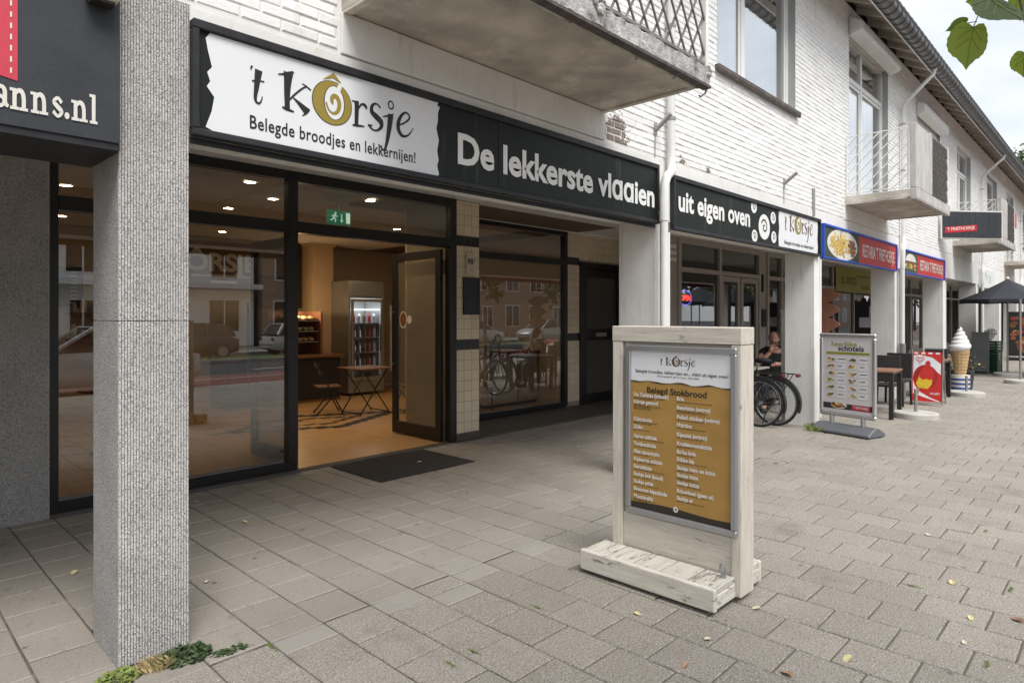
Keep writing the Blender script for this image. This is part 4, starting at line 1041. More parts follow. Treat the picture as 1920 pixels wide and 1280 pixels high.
# ================================================================== OTHER SHOPFRONTS
s2 = part('shopfront', bld)
def tbar(x0, x1, z0, z1, d=.06): return fbar(x0, x1, z0, z1, SHOP-d, SHOP+d, 'taupe_frame', s2)
for x in (10.95, 12.60, 14.55, 15.02, 15.85, 17.6): tbar(x, x+.10, .04, CEIL-.003)
for a, b in ((11.05,12.60),(12.70,14.55),(15.12,15.85),(15.95,17.6)):
    tbar(a, b, 2.98, CEIL-.003); tbar(a, b, 2.44, 2.53)
    tbar(a, b, .04, .12)
    m_ = MB(); pane(m_, a-.01, b+.01, 2.52, 2.99, SHOP); m_.build('pane', 'shop_glass', s2)
for a, b in ((11.05,12.60),(15.12,15.85),(15.95,17.6)):
    m_ = MB(); pane(m_, a-.01, b+.01, .10, 2.45, SHOP); m_.build('pane', 'shop_glass', s2)
m_ = MB(); m_.box(10.6, 10.95, SHOP-.02, SHOP+.1, 0, CEIL-.003); m_.box(14.65, 15.02, SHOP-.02, SHOP+.1, 0, CEIL-.003); m_.build('panel', 'taupe_frame', s2)
m_ = MB()
for z in (2.62, 2.74, 2.86): m_.box(10.65, 10.90, SHOP-.035, SHOP-.02, z, z+.07)
m_.build('vent', 'white_frame', s2, bevel=.005)
m_ = MB(); m_.box(14.72, 14.95, SHOP-.06, SHOP-.02, 1.35, 1.75); m_.box(14.74, 14.80, SHOP-.06, SHOP-.02, 2.15, 2.55); m_.build('letter_box', 'black_matt', s2, bevel=.005)
for a, b in ((12.71, 13.60), (13.66, 14.54)):
    d = part('shop_door', bld)
    m_ = MB(); sash(m_, a, b, .03, 2.43, SHOP-.04, .11, .06); m_.box(a+.11, b-.11, SHOP-.04, SHOP+.02, .14, .26); m_.build('door_frame', 'taupe_frame', d, bevel=.004)
    m_ = MB(); pane(m_, a+.10, b-.10, .25, 2.33, SHOP-.01); m_.build('pane', 'shop_glass', d)
    m_ = MB(); m_.tube([(b-.06,SHOP-.09,.9),(b-.06,SHOP-.09,1.4)], .012, 8); m_.build('handle', 'steel_grey', d)
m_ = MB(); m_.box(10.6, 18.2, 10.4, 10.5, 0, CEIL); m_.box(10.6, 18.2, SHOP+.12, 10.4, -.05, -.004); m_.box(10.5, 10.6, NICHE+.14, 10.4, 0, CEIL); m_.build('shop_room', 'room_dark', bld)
op = thing('open_sign', 'oval red and blue lit sign hanging in the shop window', 'open sign', (11.40, SHOP+.06, 1.95))
m_ = MB(); n = 20; ov = [(.27*math.cos(2*math.pi*k/n), .16*math.sin(2*math.pi*k/n)) for k in range(n)]
m_.prism(ov, lambda a, b: (a, 0, b), lambda a, b: (a, .03, b)); m_.build('back_plate', 'black_matt', op, local=True)
m_ = MB(); ring(m_, 0, 0, .255, .15, .022, lambda a, b: (a, -.004, b)); m_.build('ring', 'open_blue', op, local=True)
m_ = MB(); put_text(m_, 'OPEN', lambda a, b: (a, -.005, b-.052), .15, 0, .012, 1, 'CENTER'); m_.build('lettering', 'open_red', op, local=True)
m_ = MB(); m_.tube([(-.15,.01,.13),(-.1,.01,.30),(.1,.01,.30),(.15,.01,.13)], .004, 5); m_.build('cord', 'plate_white', op, local=True)
# snack bar front and the shops beyond
s3 = part('shopfront', bld)
x = 18.2
edges = [18.2, 19.6, 21.5, 23.4, 25.0, 26.6, 28.4, 30.2, 32.0, 34.0, 36.0, 38.0, 40.0, 42.0, 44.0]
for a in edges: fbar(a-.05, a+.05, .04, CEIL-.003, SHOP-.05, SHOP+.05, 'taupe_frame', s3)
for a, b in zip(edges, edges[1:]):
    for z0, z1 in ((.04,.3),(2.35,2.43),(2.99,CEIL-.003)): fbar(a+.05, b-.05, z0, z1, SHOP-.04, SHOP+.04, 'taupe_frame', s3)
    m_ = MB(); pane(m_, a+.04, b-.04, .29, 2.36, SHOP); m_.build('pane', 'shop_glass', s3)
    m_ = MB(); pane(m_, a+.04, b-.04, 2.42, 3.0, SHOP); m_.build('pane', 'shop_glass', s3)
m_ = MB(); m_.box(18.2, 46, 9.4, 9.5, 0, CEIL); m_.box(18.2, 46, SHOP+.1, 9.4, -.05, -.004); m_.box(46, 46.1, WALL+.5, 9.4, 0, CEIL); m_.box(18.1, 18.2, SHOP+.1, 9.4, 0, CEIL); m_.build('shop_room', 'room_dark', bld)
m_ = MB(); m_.box(26.9, 27.9, SHOP-.075, SHOP-.055, 0, 2.3); m_.build('dark_door', 'black_matt', bld)
yp = thing('yellow_poster', 'yellow banner with black lettering across the snack bar window', 'banner', (21.5, SHOP-.07, 2.3))
m_ = MB(); m_.box(-1.75, 1.75, 0, .012, 0, .72); m_.build('sheet', 'yellow_poster', yp, local=True)
m_ = MB(); put_text(m_, 'EL WOTD', lambda a, b: (-1.3+a, -.003, .25+b), .30, 0, .01, 1.1); m_.build('lettering', 'poster_ink', yp, local=True)
m_ = MB(); put_text(m_, 'TOT 22:00', lambda a, b: (.55+a, -.003, .12+b), .16, 0, .01, 1.1); m_.build('lettering', 'poster_ink', yp, local=True)
m_ = MB(); m_.box(.1, 1.6, -.004, -.002, .5, .53); m_.build('printed_bar', 'poster_ink', yp, local=True)
# ================================================================== SIGNS
SF = WALL-.035          # front plane of the sign panels
LOGO_S = []             # strokes of the shop logo in sign coordinates, unit = one logo width
def lgpt(zx, zy):
    p = pix(340+zx*.3516, 30+zy*.3516, y=WALL); return ((p.x-1.453)/1.08, (p.z-2.60)/1.08)
KW = .00113/1.08*1.05
def lgst(*pts):
    return [(*lgpt(a, b), w_*KW) for a, b, w_ in pts]
LOGO_S = [
 lgst((360,278,9),(353,288,7),(355,299,4)),
 lgst((394,300,34),(388,345,28),(381,400,21),(376,440,15),(380,466,11),(395,476,9),(408,462,6),(413,440,5)),
 lgst((358,357,7),(390,356,6),(424,362,6)),
 lgst((552,313,46),(548,360,36),(545,420,29),(545,470,25),(546,512,26)),
 lgst((497,321,5),(522,321,9),(552,318,16),(580,311,10)),
 lgst((519,495,9),(548,508,14),(582,521,7)),
 lgst((552,462,8),(590,425,9),(630,395,8),(652,388,6)),
 lgst((624,371,4),(645,384,7),(671,407,8)),
 lgst((578,446,6),(605,472,16),(632,500,28),(655,523,38)),
 lgst((626,541,5),(645,530,8),(665,512,5)),
 lgst((915,464,24),(915,505,24),(914,550,22),(913,592,22)),
 lgst((889,459,5),(905,466,10),(925,468,10)),
 lgst((892,589,7),(915,592,12),(956,597,7)),
 lgst((922,505,8),(938,482,10),(952,481,14),(963,492,16),(966,506,8)),
 lgst((1040,500,11),(1030,484,8),(1012,477,10),(996,490,16),(996,520,24),(1022,548,30),(1044,574,28),(1044,602,18),(1022,618,10),(998,612,9),(980,590,12)),
 lgst((975,588,12),(985,592,10),(998,590,6)),
 lgst((1096,534,32),(1090,590,29),(1082,645,23),(1073,690,17),(1063,718,12),(1050,718,9),(1043,698,13)),
 lgst((1054,545,6),(1080,541,9),(1111,531,6)),
 lgst((1138,590,8),(1165,580,9),(1192,560,10),(1194,540,10),(1178,524,10),(1156,535,15),(1138,570,21),(1137,612,22),(1156,645,17),(1184,646,10),(1204,626,6),(1215,606,4)),
]
cO = lgpt(783, 472); 
def logo(mb, fn, m_black=0, m_ochre=1, m_white=2):
    for s_ in LOGO_S: stroke(mb, s_, fn, m_black)
    a = lgpt(680, 470); b = lgpt(886, 480); c_ = lgpt(783, 360); d_ = lgpt(783, 586)
    cx, cy, rx, ry = (a[0]+b[0])/2, (c_[1]+d_[1])/2, (b[0]-a[0])/2, (c_[1]-d_[1])/2
    f1 = lambda x_, y_: fn(x_, y_, .0006); f2 = lambda x_, y_: fn(x_, y_, .0012); f3 = lambda x_, y_: fn(x_, y_, .0018)
    disc(mb, cx, cy, rx*1.035, ry*1.03, fn, m_black, 36); disc(mb, cx, cy, rx, ry, f1, m_ochre, 36)
    disc(mb, cx+.10*rx, cy+.02*ry, rx*.545, ry*.80, f2, m_black, 30); disc(mb, cx+.10*rx, cy+.02*ry, rx*.50, ry*.775, f2b(fn), m_white, 30)
    poly(mb, [(cx+.20*rx,cy+.70*ry),(cx+.34*rx,cy+1.02*ry),(cx+.52*rx,cy+.93*ry),(cx+.36*rx,cy+.52*ry)], f3, m_white)
    sp = []
    for k in range(15):
        t = k/14; an = 4.2-7.2*t; rr_ = .10+.62*t
        sp.append((cx+.08*rx+rx*.58*rr_*math.cos(an), cy+.05*ry+ry*.88*rr_*math.sin(an), (.10+.13*math.sin(math.pi*min(1, t*1.1)))*rx))
    stroke(mb, sp, f3, m_ochre)
    hat = [lgpt(*q) for q in ((733,348),(792,315),(833,369),(822,367),(790,341),(762,345))]
    poly(mb, hat, f1, m_ochre)
    ring(mb, *lgpt(1097,484), .021, .026, .008, fn, m_black, 20)
def f2b(fn): return lambda x_, y_: fn(x_, y_, .0015)

def sign_box(name, label, x0, x1, z0, z1, fmat='sign_frame', pmat='sign_black', depth=.09, fw=.045):
    t = thing(name, label, 'shop sign', ((x0+x1)/2, SF, z0))
    m_ = MB(); m_.box(x0+.01, x1-.01, SF, SF+.03, z0+.01, z1-.01); m_.build('panel', pmat, t)
    for a in ((x0, x1, z1-fw, z1), (x0, x1, z0, z0+fw*.8), (x0, x0+fw*.7, z0+fw*.8, z1-fw), (x1-fw*.7, x1, z0+fw*.8, z1-fw)):
        m_ = MB(); m_.box(a[0], a[1], SF-.022, SF+.031, a[2], a[3]); m_.build('frame', fmat, t, bevel=.005)
    return t
def wallfn(x0, z0, s, y): return lambda a, b, d=0: (x0+a*s, y-d, z0+b*s)
# ---- main sign
sg = sign_box('shop_sign', 'long dark sign with white torn-edge logo panel over the open sandwich shop', 1.183, 5.43, 2.475, 3.04)
m_ = MB(); m_.box(1.183, 5.43, SF+.031, WALL-.005, 2.44, 2.475); m_.build('lower_trim', 'sign_frame', sg)
m_ = MB(); tz = lambda zx, zy: (lambda p: (p.x, p.z))(pix(340+zx*.3516, 30+zy*.3516, y=WALL-.035))
L_ = [(148,66),(150,95),(128,120),(140,185),(162,275),(136,300),(152,350),(134,376),(174,435),(160,510),(128,592),(162,612),(162,632)]
R_ = [(1365,878),(1372,845),(1362,800),(1370,770),(1362,720),(1371,665),(1358,600),(1366,560),(1366,520),(1376,488),(1362,478),(1368,450)]
pts = [tz(*q) for q in L_+R_]
pts = [(min(max(a, 1.215), 5.4), min(max(b, 2.513), 2.993)) for a, b in pts]
poly(m_, pts, lambda a, b: (a, SF-.004, b)); m_.build('logo_panel', 'sign_white', sg)
m_ = MB(); logo(m_, wallfn(1.453, 2.60, 1.08, SF-.006)); m_.build('logo', ['logo_black', 'logo_ochre', 'sign_white'], sg, fix=False)
m_ = MB(); put_text(m_, 'Belegde broodjes en lekkernijen!', lambda a, b: (1.462+a, SF-.006, 2.567+b), .098, 0, .012, 1, width=1.065, spacing=1.06); m_.build('lettering', 'logo_black', sg, fix=False)
m_ = MB(); put_text(m_, 'De lekkerste vl\u0251\u0251ien', lambda a, b: (2.875+a, SF-.005, 2.632+b), .285, 0, .030, 1, width=2.47); m_.build('lettering', 'sign_letter', sg, fix=False)
m_ = MB(); m_.box(3.28, 3.283, SF-.003, SF, 2.52, 2.99); m_.build('panel_joint', 'sign_frame', sg)
# ---- second sign
sg = sign_box('shop_sign', 'dark sign with bun motifs and small white logo panel over the second bay', 5.70, 9.83, 2.45, 2.99)
m_ = MB(); put_text(m_, 'uit eigen oven', lambda a, b: (5.80+a, SF-.005, 2.655+b), .29, 0, .030, 1, width=1.66); m_.build('lettering', 'sign_letter', sg, fix=False)
m_ = MB()
for cx, cz, s_ in ((7.58,2.90,.075),(7.88,2.69,.155),(8.15,2.83,.075),(7.60,2.555,.075),(8.17,2.59,.075)):
    f0 = lambda a, b, d=0: (a, SF-.004-d, b)
    top = min(s_, 2.945-cz) if cz+s_ > 2.945 else s_
    pl_ = [(cx+.72*s_*1.5*math.cos(2*math.pi*k/26), min(cz+s_*math.sin(2*math.pi*k/26), 2.945)) for k in range(26)]
    poly(m_, pl_, f0, 0)
    sp = []
    for k in range(14):
        t = k/13; an = 1.0+8.0*t; rr_ = s_*(.06+.56*t); sp.append((cx+1.05*rr_*math.cos(an), min(cz+rr_*math.sin(an), 2.94), s_*.13))
    stroke(m_, sp, lambda a, b: f0(a, b, .002), 1)
m_.build('bun_motif', ['sign_letter', 'sign_black'], sg, fix=False)
m_ = MB(); poly(m_, [(8.33,2.49),(8.315,2.6),(8.34,2.72),(8.32,2.85),(8.335,2.945),(9.72,2.945),(9.735,2.86),(9.715,2.7),(9.735,2.58),(9.72,2.49)], lambda a, b: (a, SF-.004, b)); m_.build('logo_panel', 'sign_white', sg)
m_ = MB(); logo(m_, wallfn(8.50, 2.615, 1.06, SF-.006)); m_.build('logo', ['logo_brown', 'logo_ochre', 'sign_white'], sg, fix=False)
m_ = MB(); put_text(m_, 'Belegde broodjes en lekkernijen!', lambda a, b: (8.50+a, SF-.006, 2.535+b), .07, 0, .01, 1, width=1.05); m_.build('lettering', 'logo_black', sg, fix=False)
# ---- neighbour's sign on the left
sg = thing('shop_sign', 'slate grey neighbour sign with red ribbon and white web address at left', 'shop sign', (-.6, 3.27, 2.365))
m_ = MB(); m_.box(-2.2, .868, 3.262, 3.32, 2.365, 3.3); m_.build('panel', 'slate_panel', sg, bevel=.003)
m_ = MB(); m_.box(-2.2, .868, 3.27, 3.74, 2.335, 2.364); m_.build('lower_trim', 'sign_frame', sg)
m_ = MB(); f0 = lambda a, b: (a, 3.259, b); poly(m_, [(.20,2.60),(.50,2.548),(.50,3.3),(.20,3.3)], f0); m_.build('ribbon', 'ribbon_red', sg)
m_ = MB(); f0 = lambda a, b: (a, 3.2575, b)
z = 2.575
while z < 3.25: stroke(m_, [(.478,z,.006),(.478,z+.022,.006)], f0, sm=False); z += .045
m_.build('stitching', 'plate_white', sg)
m_ = MB(); f0 = lambda a, b: (.779-(.811-a)*.68, 3.2575, 2.432+(b-2.432)*1.12); zb = 2.432; xh = .076
def stem(x, h, w_=.020, base=True):
    stroke(m_, [(x, zb, w_), (x, zb+h, w_)], f0, sm=False)
    if base: stroke(m_, [(x-.021, zb+.005, .011), (x+.021, zb+.005, .011)], f0, sm=False)
    stroke(m_, [(x-.023, zb+h-.005, .011), (x+.002, zb+h-.005, .011)], f0, sm=False)
def n_(x):
    stem(x, xh); stroke(m_, [(x, zb+.05, .010), (x+.018, zb+.070, .016), (x+.036, zb+.066, .020), (x+.044, zb+.045, .020), (x+.044, zb, .020)], f0); stroke(m_, [(x+.023, zb+.005, .011), (x+.065, zb+.005, .011)], f0, sm=False)
def a_(x):
    stroke(m_, [(x-.002, zb+.060, .018), (x+.018, zb+.074, .014), (x+.038, zb+.062, .020), (x+.040, zb+.02, .020), (x+.056, zb+.006, .012)], f0); ring(m_, x+.018, zb+.022, .024, .024, .014, f0, n=18)
def s_(x): stroke(m_, [(x+.044, zb+.056, .016), (x+.024, zb+.072, .013), (x+.004, zb+.056, .017), (x+.022, zb+.040, .020), (x+.044, zb+.022, .018), (x+.024, zb+.004, .013), (x, zb+.02, .016)], f0)
x = .30
a_(x); x += .085; n_(x); x += .100; n_(x); x += .090; s_(x); x += .072; disc(m_, x, zb+.012, .013, .013, f0); x += .045; n_(x); x += .098
stem(x, .112)
m_.build('lettering', 'plate_white', sg, fix=False)
al = thing('alarm_box', 'small beige alarm box at the top of the neighbour sign', 'alarm box', (.79, 3.26, 2.95))
m_ = MB(); m_.box(.73, .845, 3.17, 3.26, 2.955, 3.2); m_.build('case', 'beige_plastic', al, bevel=.012)
m_ = MB(); m_.box(.745, .83, 3.185, 3.255, 2.945, 2.955); m_.build('grille', 'black_matt', al)
# ---- snack bar signs
def snack_sign(x0, x1, z0, z1, plate, label, food):
    t = sign_box('shop_sign', label, x0, x1, z0, z1, 'blue_frame', 'red_panel', fw=.035)
    xm = x0+(x1-x0)*(.42 if plate else .30)
    f0 = lambda a, b, d=0: (a, SF-.004-d, b)
    m_ = MB(); m_.box(x0+.025, xm, SF-.004, SF+.001, z0+.03, z1-.035); m_.build('food_panel', 'green_panel', t)
    cx, cz = x0+(xm-x0)*.52, (z0+z1)/2
    if plate:
        m_ = MB(); disc(m_, cx, cz, .72, .235, lambda a, b: f0(a, b, .003)); m_.build('plate_print', 'plate_white', t)
        m_ = MB(); rr = random.Random(9)
        for k in range(90):
            a = rr.uniform(0, 6.28); q = math.sqrt(rr.random()); px_, pz_ = cx-.14+.42*q*math.cos(a), cz+.17*q*math.sin(a); an = rr.uniform(0, 3.14)
            stroke(m_, [(px_-.12*math.cos(an), pz_-.06*math.sin(an), .022), (px_+.12*math.cos(an), pz_+.06*math.sin(an), .022)], lambda a_, b_: f0(a_, b_, .004+k*.00003), 0, sm=False)
        for k in range(40):
            a = rr.uniform(0, 6.28); q = math.sqrt(rr.random()); disc(m_, cx+.42+.18*q*math.cos(a), cz-.02+.12*q*math.sin(a), .07, .03, lambda a_, b_: f0(a_, b_, .0055+k*.00003), 1, 7)
        m_.build('food_print', ['fries', 'meat'], t, fix=False)
    else:
        m_ = MB(); rr = random.Random(9)
        poly(m_, [(cx+.42*math.cos(math.pi*k/12), z1-.22+.15*math.sin(math.pi*k/12)) for k in range(13)], lambda a, b: f0(a, b, .003), 2)
        poly(m_, [(cx-.44,z1-.32),(cx+.44,z1-.32),(cx+.42,z1-.23),(cx-.42,z1-.23)], lambda a, b: f0(a, b, .003), 1)
        for k in range(26): disc(m_, cx+rr.uniform(-.42,.42), z0+.1+rr.uniform(0,.09), .08, .03, lambda a_, b_: f0(a_, b_, .004+k*.00004), rr.choice([0, 1, 3]), 7)
        m_.build('food_print', ['fries', 'meat', 'plate_white', 'salad'], t, fix=False)
    m_ = MB(); put_text(m_, "RESTARIA 'T FRIETHOEKJE", lambda a, b: (xm+(x1-xm)*.08+a, SF-.005, (z0+z1)/2-.11+b), .30, 0, .006, 1, width=(x1-xm)*.84); m_.build('lettering', 'plate_white', t, fix=False)
snack_sign(9.96, 13.98, 2.44, 2.955, True, 'red sign in blue frame with a plate of fries, nearest snack bar sign', True)
snack_sign(14.45, 18.26, 2.44, 2.92, False, 'smaller red sign with a burger picture, farther snack bar sign', False)
gs = thing('shop_sign', 'pale wall sign with green swirl beyond the snack bar', 'shop sign', (23.9, WALL-.04, 2.45))
m_ = MB(); m_.box(-.85, 1.9, 0, .035, 0, .55); m_.build('panel', 'sign_white', gs, local=True)
m_ = MB(); ring(m_, .05, .22, .42, .25, .09, lambda a, b: (a, -.004, b), 0, 24, .1, 3.4); ring(m_, .95, .28, .16, .13, .05, lambda a, b: (a, -.004, b), 0); m_.build('swirl', 'mint', gs, local=True, fix=False)
# banner on the balcony above the snack bar
bn = thing('banner', 'dark plank-pattern banner with red name label on the balcony side', 'banner', (17.75, 3.24, 3.42), math.atan2(-.96, 1.15))
W_ = 1.50
for k in range(9):
    m_ = MB(); m_.box(k*W_/9+.002, (k+1)*W_/9-.002, -.006, .008, .0, .60); m_.build('plank', 'slate_panel', bn, local=True)
m_ = MB(); m_.box(-.03, W_+.03, .008, .02, -.03, .63); m_.build('backing', 'plate_white', bn, local=True)
m_ = MB(); m_.prism([(.06,.10),(.86,.16),(.86,.30),(.06,.24)], lambda a, b: (a, -.009, b), lambda a, b: (a, -.006, b)); m_.build('name_label', 'red_bright', bn, local=True)
m_ = MB(); put_text(m_, "'T FRIETHOEKJE", lambda a, b: (.10+a, -.011, .15+b+a*.075), .10, 0, .012, 1, width=.70); m_.build('lettering', 'plate_white', bn, local=True, fix=False)
m_ = MB(); m_.bar((.0,.03,-.02),(W_,.03,-.02), .03); m_.bar((0,.03,.62),(W_,.03,.62), .03); m_.build('bracket', 'galv', bn, local=True)
fp = MB(); fp.box(22.2, 22.9, 2.42, 2.44, 4.05, 4.45); tag(fp.build('red_flag', 'red_bright'), 'red cloth hung over the far balcony railing', 'flag')
# flag holders and bracket
for (x, z), lb in (((5.43, 3.40), 'grey flag pole holder on brick wall left of the downpipe'), ((8.58, 3.35), 'grey flag pole holder on brick wall above the bun sign')):
    t = thing('flag_holder', lb, 'flag holder', (x, WALL-.004, z), 0, 'flag pole holders on the brick wall')
    m_ = MB(); m_.box(-.02,.02,-.012,.0,-.07,.05); m_.build('plate', 'galv', t, local=True, bevel=.003)
    m_ = MB(); m_.tube([(0,-.01,-.02),(.0,-.17,.10)], .022, 10); m_.build('socket', 'galv', t, local=True, smooth='auto')
    m_ = MB(); m_.tube([(-.004,-.004,-.07),(-.004,-.004,-.28)], .005, 5); m_.build('cable', 'galv', t, local=True)
cv = MB(); cv.box(9.62, 9.66, WALL-.03, WALL-.004, 3.02, 3.42); tag(cv.build('cable_duct', 'galv', None, bevel=.004), 'short grey cable duct on the wall above the third pillar', 'cable duct')
# ================================================================== STREET OBJECTS
# ---- wooden menu board
mbd = thing('menu_board', 'whitewashed wooden menu board with brown sandwich list on plank base', 'menu board', (3.51, 2.03, 0))
BX = 3.477; Yr, Yl = 1.582, 2.445
def wbox(nm, a, mt='wood_rail', bev=.004): m_ = MB(); m_.box(*a); return m_.build(nm, mt, mbd, bevel=bev)
wbox('post', (BX, BX+.165, Yr, Yr+.06, .03, 1.435), 'wood_post'); wbox('post', (BX, BX+.165, Yl-.075, Yl, .03, 1.435), 'wood_post')
wbox('top_rail', (BX-.002, BX+.167, Yr-.003, Yl+.003, 1.437, 1.535))
wbox('infill_panel', (BX+.03, BX+.145, Yr+.062, Yl-.077, .355, 1.435)); wbox('lower_panel', (BX+.012, BX+.16, Yr+.062, Yl-.077, .12, .352))
for k in range(5):
    n = 5; y0, y1 = 1.612+k*(2.505-1.612)/n, 1.612+(k+1)*(2.505-1.612)/n
    for xa, xb in ((3.252, BX-.003), (BX+.18, 3.782)): wbox('plank', (xa, xb, y0+.005, y1-.005, .108, .140+rng.uniform(-.002,.002)), 'wood_plank', .003)
for xa, xb in ((3.215, 3.250), (3.784, 3.815)): wbox('base_board', (xa, xb, 1.61, 2.507, .022, .145), 'wood_edge', .006)
for ya, yb in ((1.612, 1.64), (2.478, 2.506)):
    wbox('base_board', (3.252, BX-.003, ya, yb, .03, .106), 'wood_plank', .004); wbox('base_board', (BX+.18, 3.782, ya, yb, .03, .106), 'wood_plank', .004)
for xa in (3.27, 3.72): wbox('foot', (xa, xa+.05, 1.66, 2.46, 0.001, .03), 'black_matt', 0)
m_ = MB(); m_.lathe([(.02,0),(.02,.006),(.012,.008),(.012,.012)], (BX-.05, 1.665, .140), 10); m_.tube([(BX-.05,1.665,.149),(BX-.05,1.652,.171),(BX-.05,1.655,.206),(BX-.05,1.668,.216),(BX-.05,1.68,.206),(BX-.05,1.682,.171),(BX-.05,1.668,.151)], .0065, 6); m_.build('eye_bolt', 'galv', mbd, smooth='auto')
FX = BX-.006
Fl, Fr, Fb, Ft = 2.338, 1.603, .362, 1.418
for a in ((Fr, Fl, Ft-.036, Ft), (Fr, Fl, Fb, Fb+.036), (Fr, Fr+.036, Fb+.036, Ft-.036), (Fl-.036, Fl, Fb+.036, Ft-.036)):
    m_ = MB(); m_.box(FX-.012, FX+.034, a[0], a[1], a[2], a[3]); m_.build('poster_frame', 'alu', mbd, bevel=.005)
pw, ph = Fl-Fr-.07, Ft-Fb-.07
def pf(u, v, d=0): return (FX+.006-d, Fl-.035-u, Ft-.035-v)    # u to the right, v down, metres
def ptx(d): return lambda u, v: pf(u, v, d)
m_ = MB(); m_.box(FX+.006, FX+.03, Fr+.03, Fl-.03, Fb+.03, Ft-.03); m_.build('poster', 'kraft', mbd)
m_ = MB(); rr = random.Random(4)
edge_ = [(pw*k/24, .192*ph+.004*math.sin(k*.9)+rr.uniform(-.0025,.0025)) for k in range(25)]
poly(m_, [(0,0)]+edge_+[(pw,0)], ptx(.001)); m_.build('poster_header', 'poster_white', mbd)
m_ = MB(); stroke(m_, [(a, b+.002, .006+.003*math.sin(a*40)) for a, b in edge_], ptx(.0015), sm=False)
bot = [(pw*k/16, ph*(.957+.006*math.sin(k*.42+2.2))) for k in range(17)]
m_.build('torn_edge', 'poster_ink', mbd, fix=False); m_ = MB()
poly(m_, bot+[(pw,ph),(0,ph)], ptx(.001)); m_.build('poster_foot', 'poster_ink', mbd, fix=False); m_ = MB()
def line(s_, u, v, size, width=None, bold=.02, xs=1.0): put_text(m_, s_, lambda a, b: pf(u+a, v-b, .002), size, 0, bold, xs, width=width)
line('Belegd Stokbrood', .17*pw, .262*ph, .052, .60*pw, .022)
m_.build('title_lettering', 'poster_ink', mbd, fix=False); m_ = MB()
line('Belegde broodjes, lekkernijen en... vl\u0251\u0251i uit eigen oven!', .05*pw, .138*ph, .028, .92*pw, .014)
m_.build('header_lettering', 'poster_ink', mbd, fix=False); m_ = MB()
line('Wilhelminasingel 98  6001 GV Weert  |  0495-545460', .28*pw, .158*ph, .013, .42*pw, .01)
m_.build('lettering', 'poster_ink', mbd, fix=False)
m_ = MB()
LEFT = [('De Tokkies (toktok)',.290),('K\u00f4rsje gezond',.335),('C\u0251rp\u0251ccio',.445),('Z\u0251lm',.495),('Gyros s\u0251l\u0251de',.553),('Tonijns\u0251l\u0251de',.602),('Filet \u0251meric\u0251in',.652),('Kipkerrie s\u0251l\u0251de',.700),('Eiers\u0251l\u0251de',.747),('Stokje b\u0251l (koud)',.795),('Stokje p\u0251t\u00e9',.842),('Bretonse kips\u0251l\u0251de',.889),('Mozz\u0251rell\u0251',.936)]
RIGHT = [('Brie',.292),('Beenh\u0251m (w\u0251rm)',.345),('Pulled chicken (w\u0251rm)',.402),('M\u0251rtino',.450),('Kips\u0251t\u00e9 (w\u0251rm)',.508),('Kruidenroomk\u0251\u0251s',.562),('Bo\u2019ke brie',.612),('Dikke kip',.658),('Stokje h\u0251m en k\u0251\u0251s',.708),('Stokje h\u0251m',.752),('Stokje k\u0251\u0251s',.798),('R\u0251uwkost (geen ei)',.848),('Stokje ei',.892)]
for u, col_ in ((.03, LEFT), (.485, RIGHT)):
    for s_, v in col_: m_ = MB(); line(s_, u*pw, v*ph, .033, None, .028, .90); m_.build('lettering_line', 'sign_letter', mbd, fix=False)
m_ = MB()
bx_, by_ = .475*pw, .955*ph
disc(m_, bx_, by_, .016, .018, ptx(.003)); m_.build('bun_emblem', 'sign_letter', mbd, fix=False)
m_ = MB(); rr = random.Random(6)
stroke(m_, [(bx_+.0105*(.15+t*.08)*math.cos(t), by_+.0115*(.15+t*.08)*math.sin(t), .004) for t in [q*.7 for q in range(12)]], ptx(.004))
for u, col_ in ((.03, LEFT), (.485, RIGHT)):
    for i, (s_, v) in enumerate(col_):
        k = 4 if s_.startswith('K\u00f4') else rr.choice([1, 1, 2])
        for q in range(k):
            uu = u*pw; vv = v*ph+.0085+q*.0085; L = rr.uniform(.10, .24)
            while L > .01:
                w_ = min(L, rr.uniform(.012, .035)); stroke(m_, [(uu, vv, .0042), (uu+w_, vv, .0042)], ptx(.0015), sm=False); uu += w_+.005; L -= w_+.005
tag(m_.build('small_print', 'poster_sub', mbd, fix=False), kind='stuff')
m_ = MB(); logo(m_, lambda a, b, d=0: pf(.31*pw+a*.245, .108*ph-b*.245+.0, .002+d*.4)); m_.build('logo', ['poster_ink', 'logo_brown', 'poster_white'], mbd, fix=False)

# ---- grey snap-frame pavement sign
ab = thing('pavement_sign', 'grey framed pavement sign listing hot dishes on a dark weighted base', 'pavement sign', (9.50, 2.83, 0), math.atan2(.79, .21)-R(90))
# local: -x faces the camera, y from right (-) to left (+)
m_ = MB(); m_.prism([(-.20,.012),(.20,.012),(.20,.045),(.05,.125),(-.05,.125),(-.20,.045)], lambda a, b: (a, -.41, b), lambda a, b: (a, .41, b)); m_.build('base', 'steel_dark', ab, local=True, bevel=.008)
m_ = MB(); m_.box(-.16,-.10,-.38,.38,.0005,.013); m_.box(.10,.16,-.38,.38,.0005,.013); m_.build('rubber_foot', 'rubber', ab, local=True)
for y in (-.22, .22):
    m_ = MB(); m_.tube([(0,y,.11),(0,y,.24)], .03, 12); m_.build('spring', 'alu', ab, local=True, smooth='auto')
for a in ((-.40,.40,1.30,1.36),(-.40,.40,.225,.28)):
    m_ = MB(); m_.box(-.022,.022,a[0],a[1],a[2],a[3]); m_.build('frame', 'alu_bright', ab, local=True, bevel=.014)
for a in ((-.40,-.345),(.345,.40)):
    m_ = MB(); m_.box(-.0225,.0225,a[0],a[1],.28,1.30); m_.build('frame', 'alu_bright', ab, local=True, bevel=.014)
m_ = MB(); m_.box(-.008,.008,-.36,.36,.26,1.32); m_.build('poster', 'poster_grey', ab, local=True)
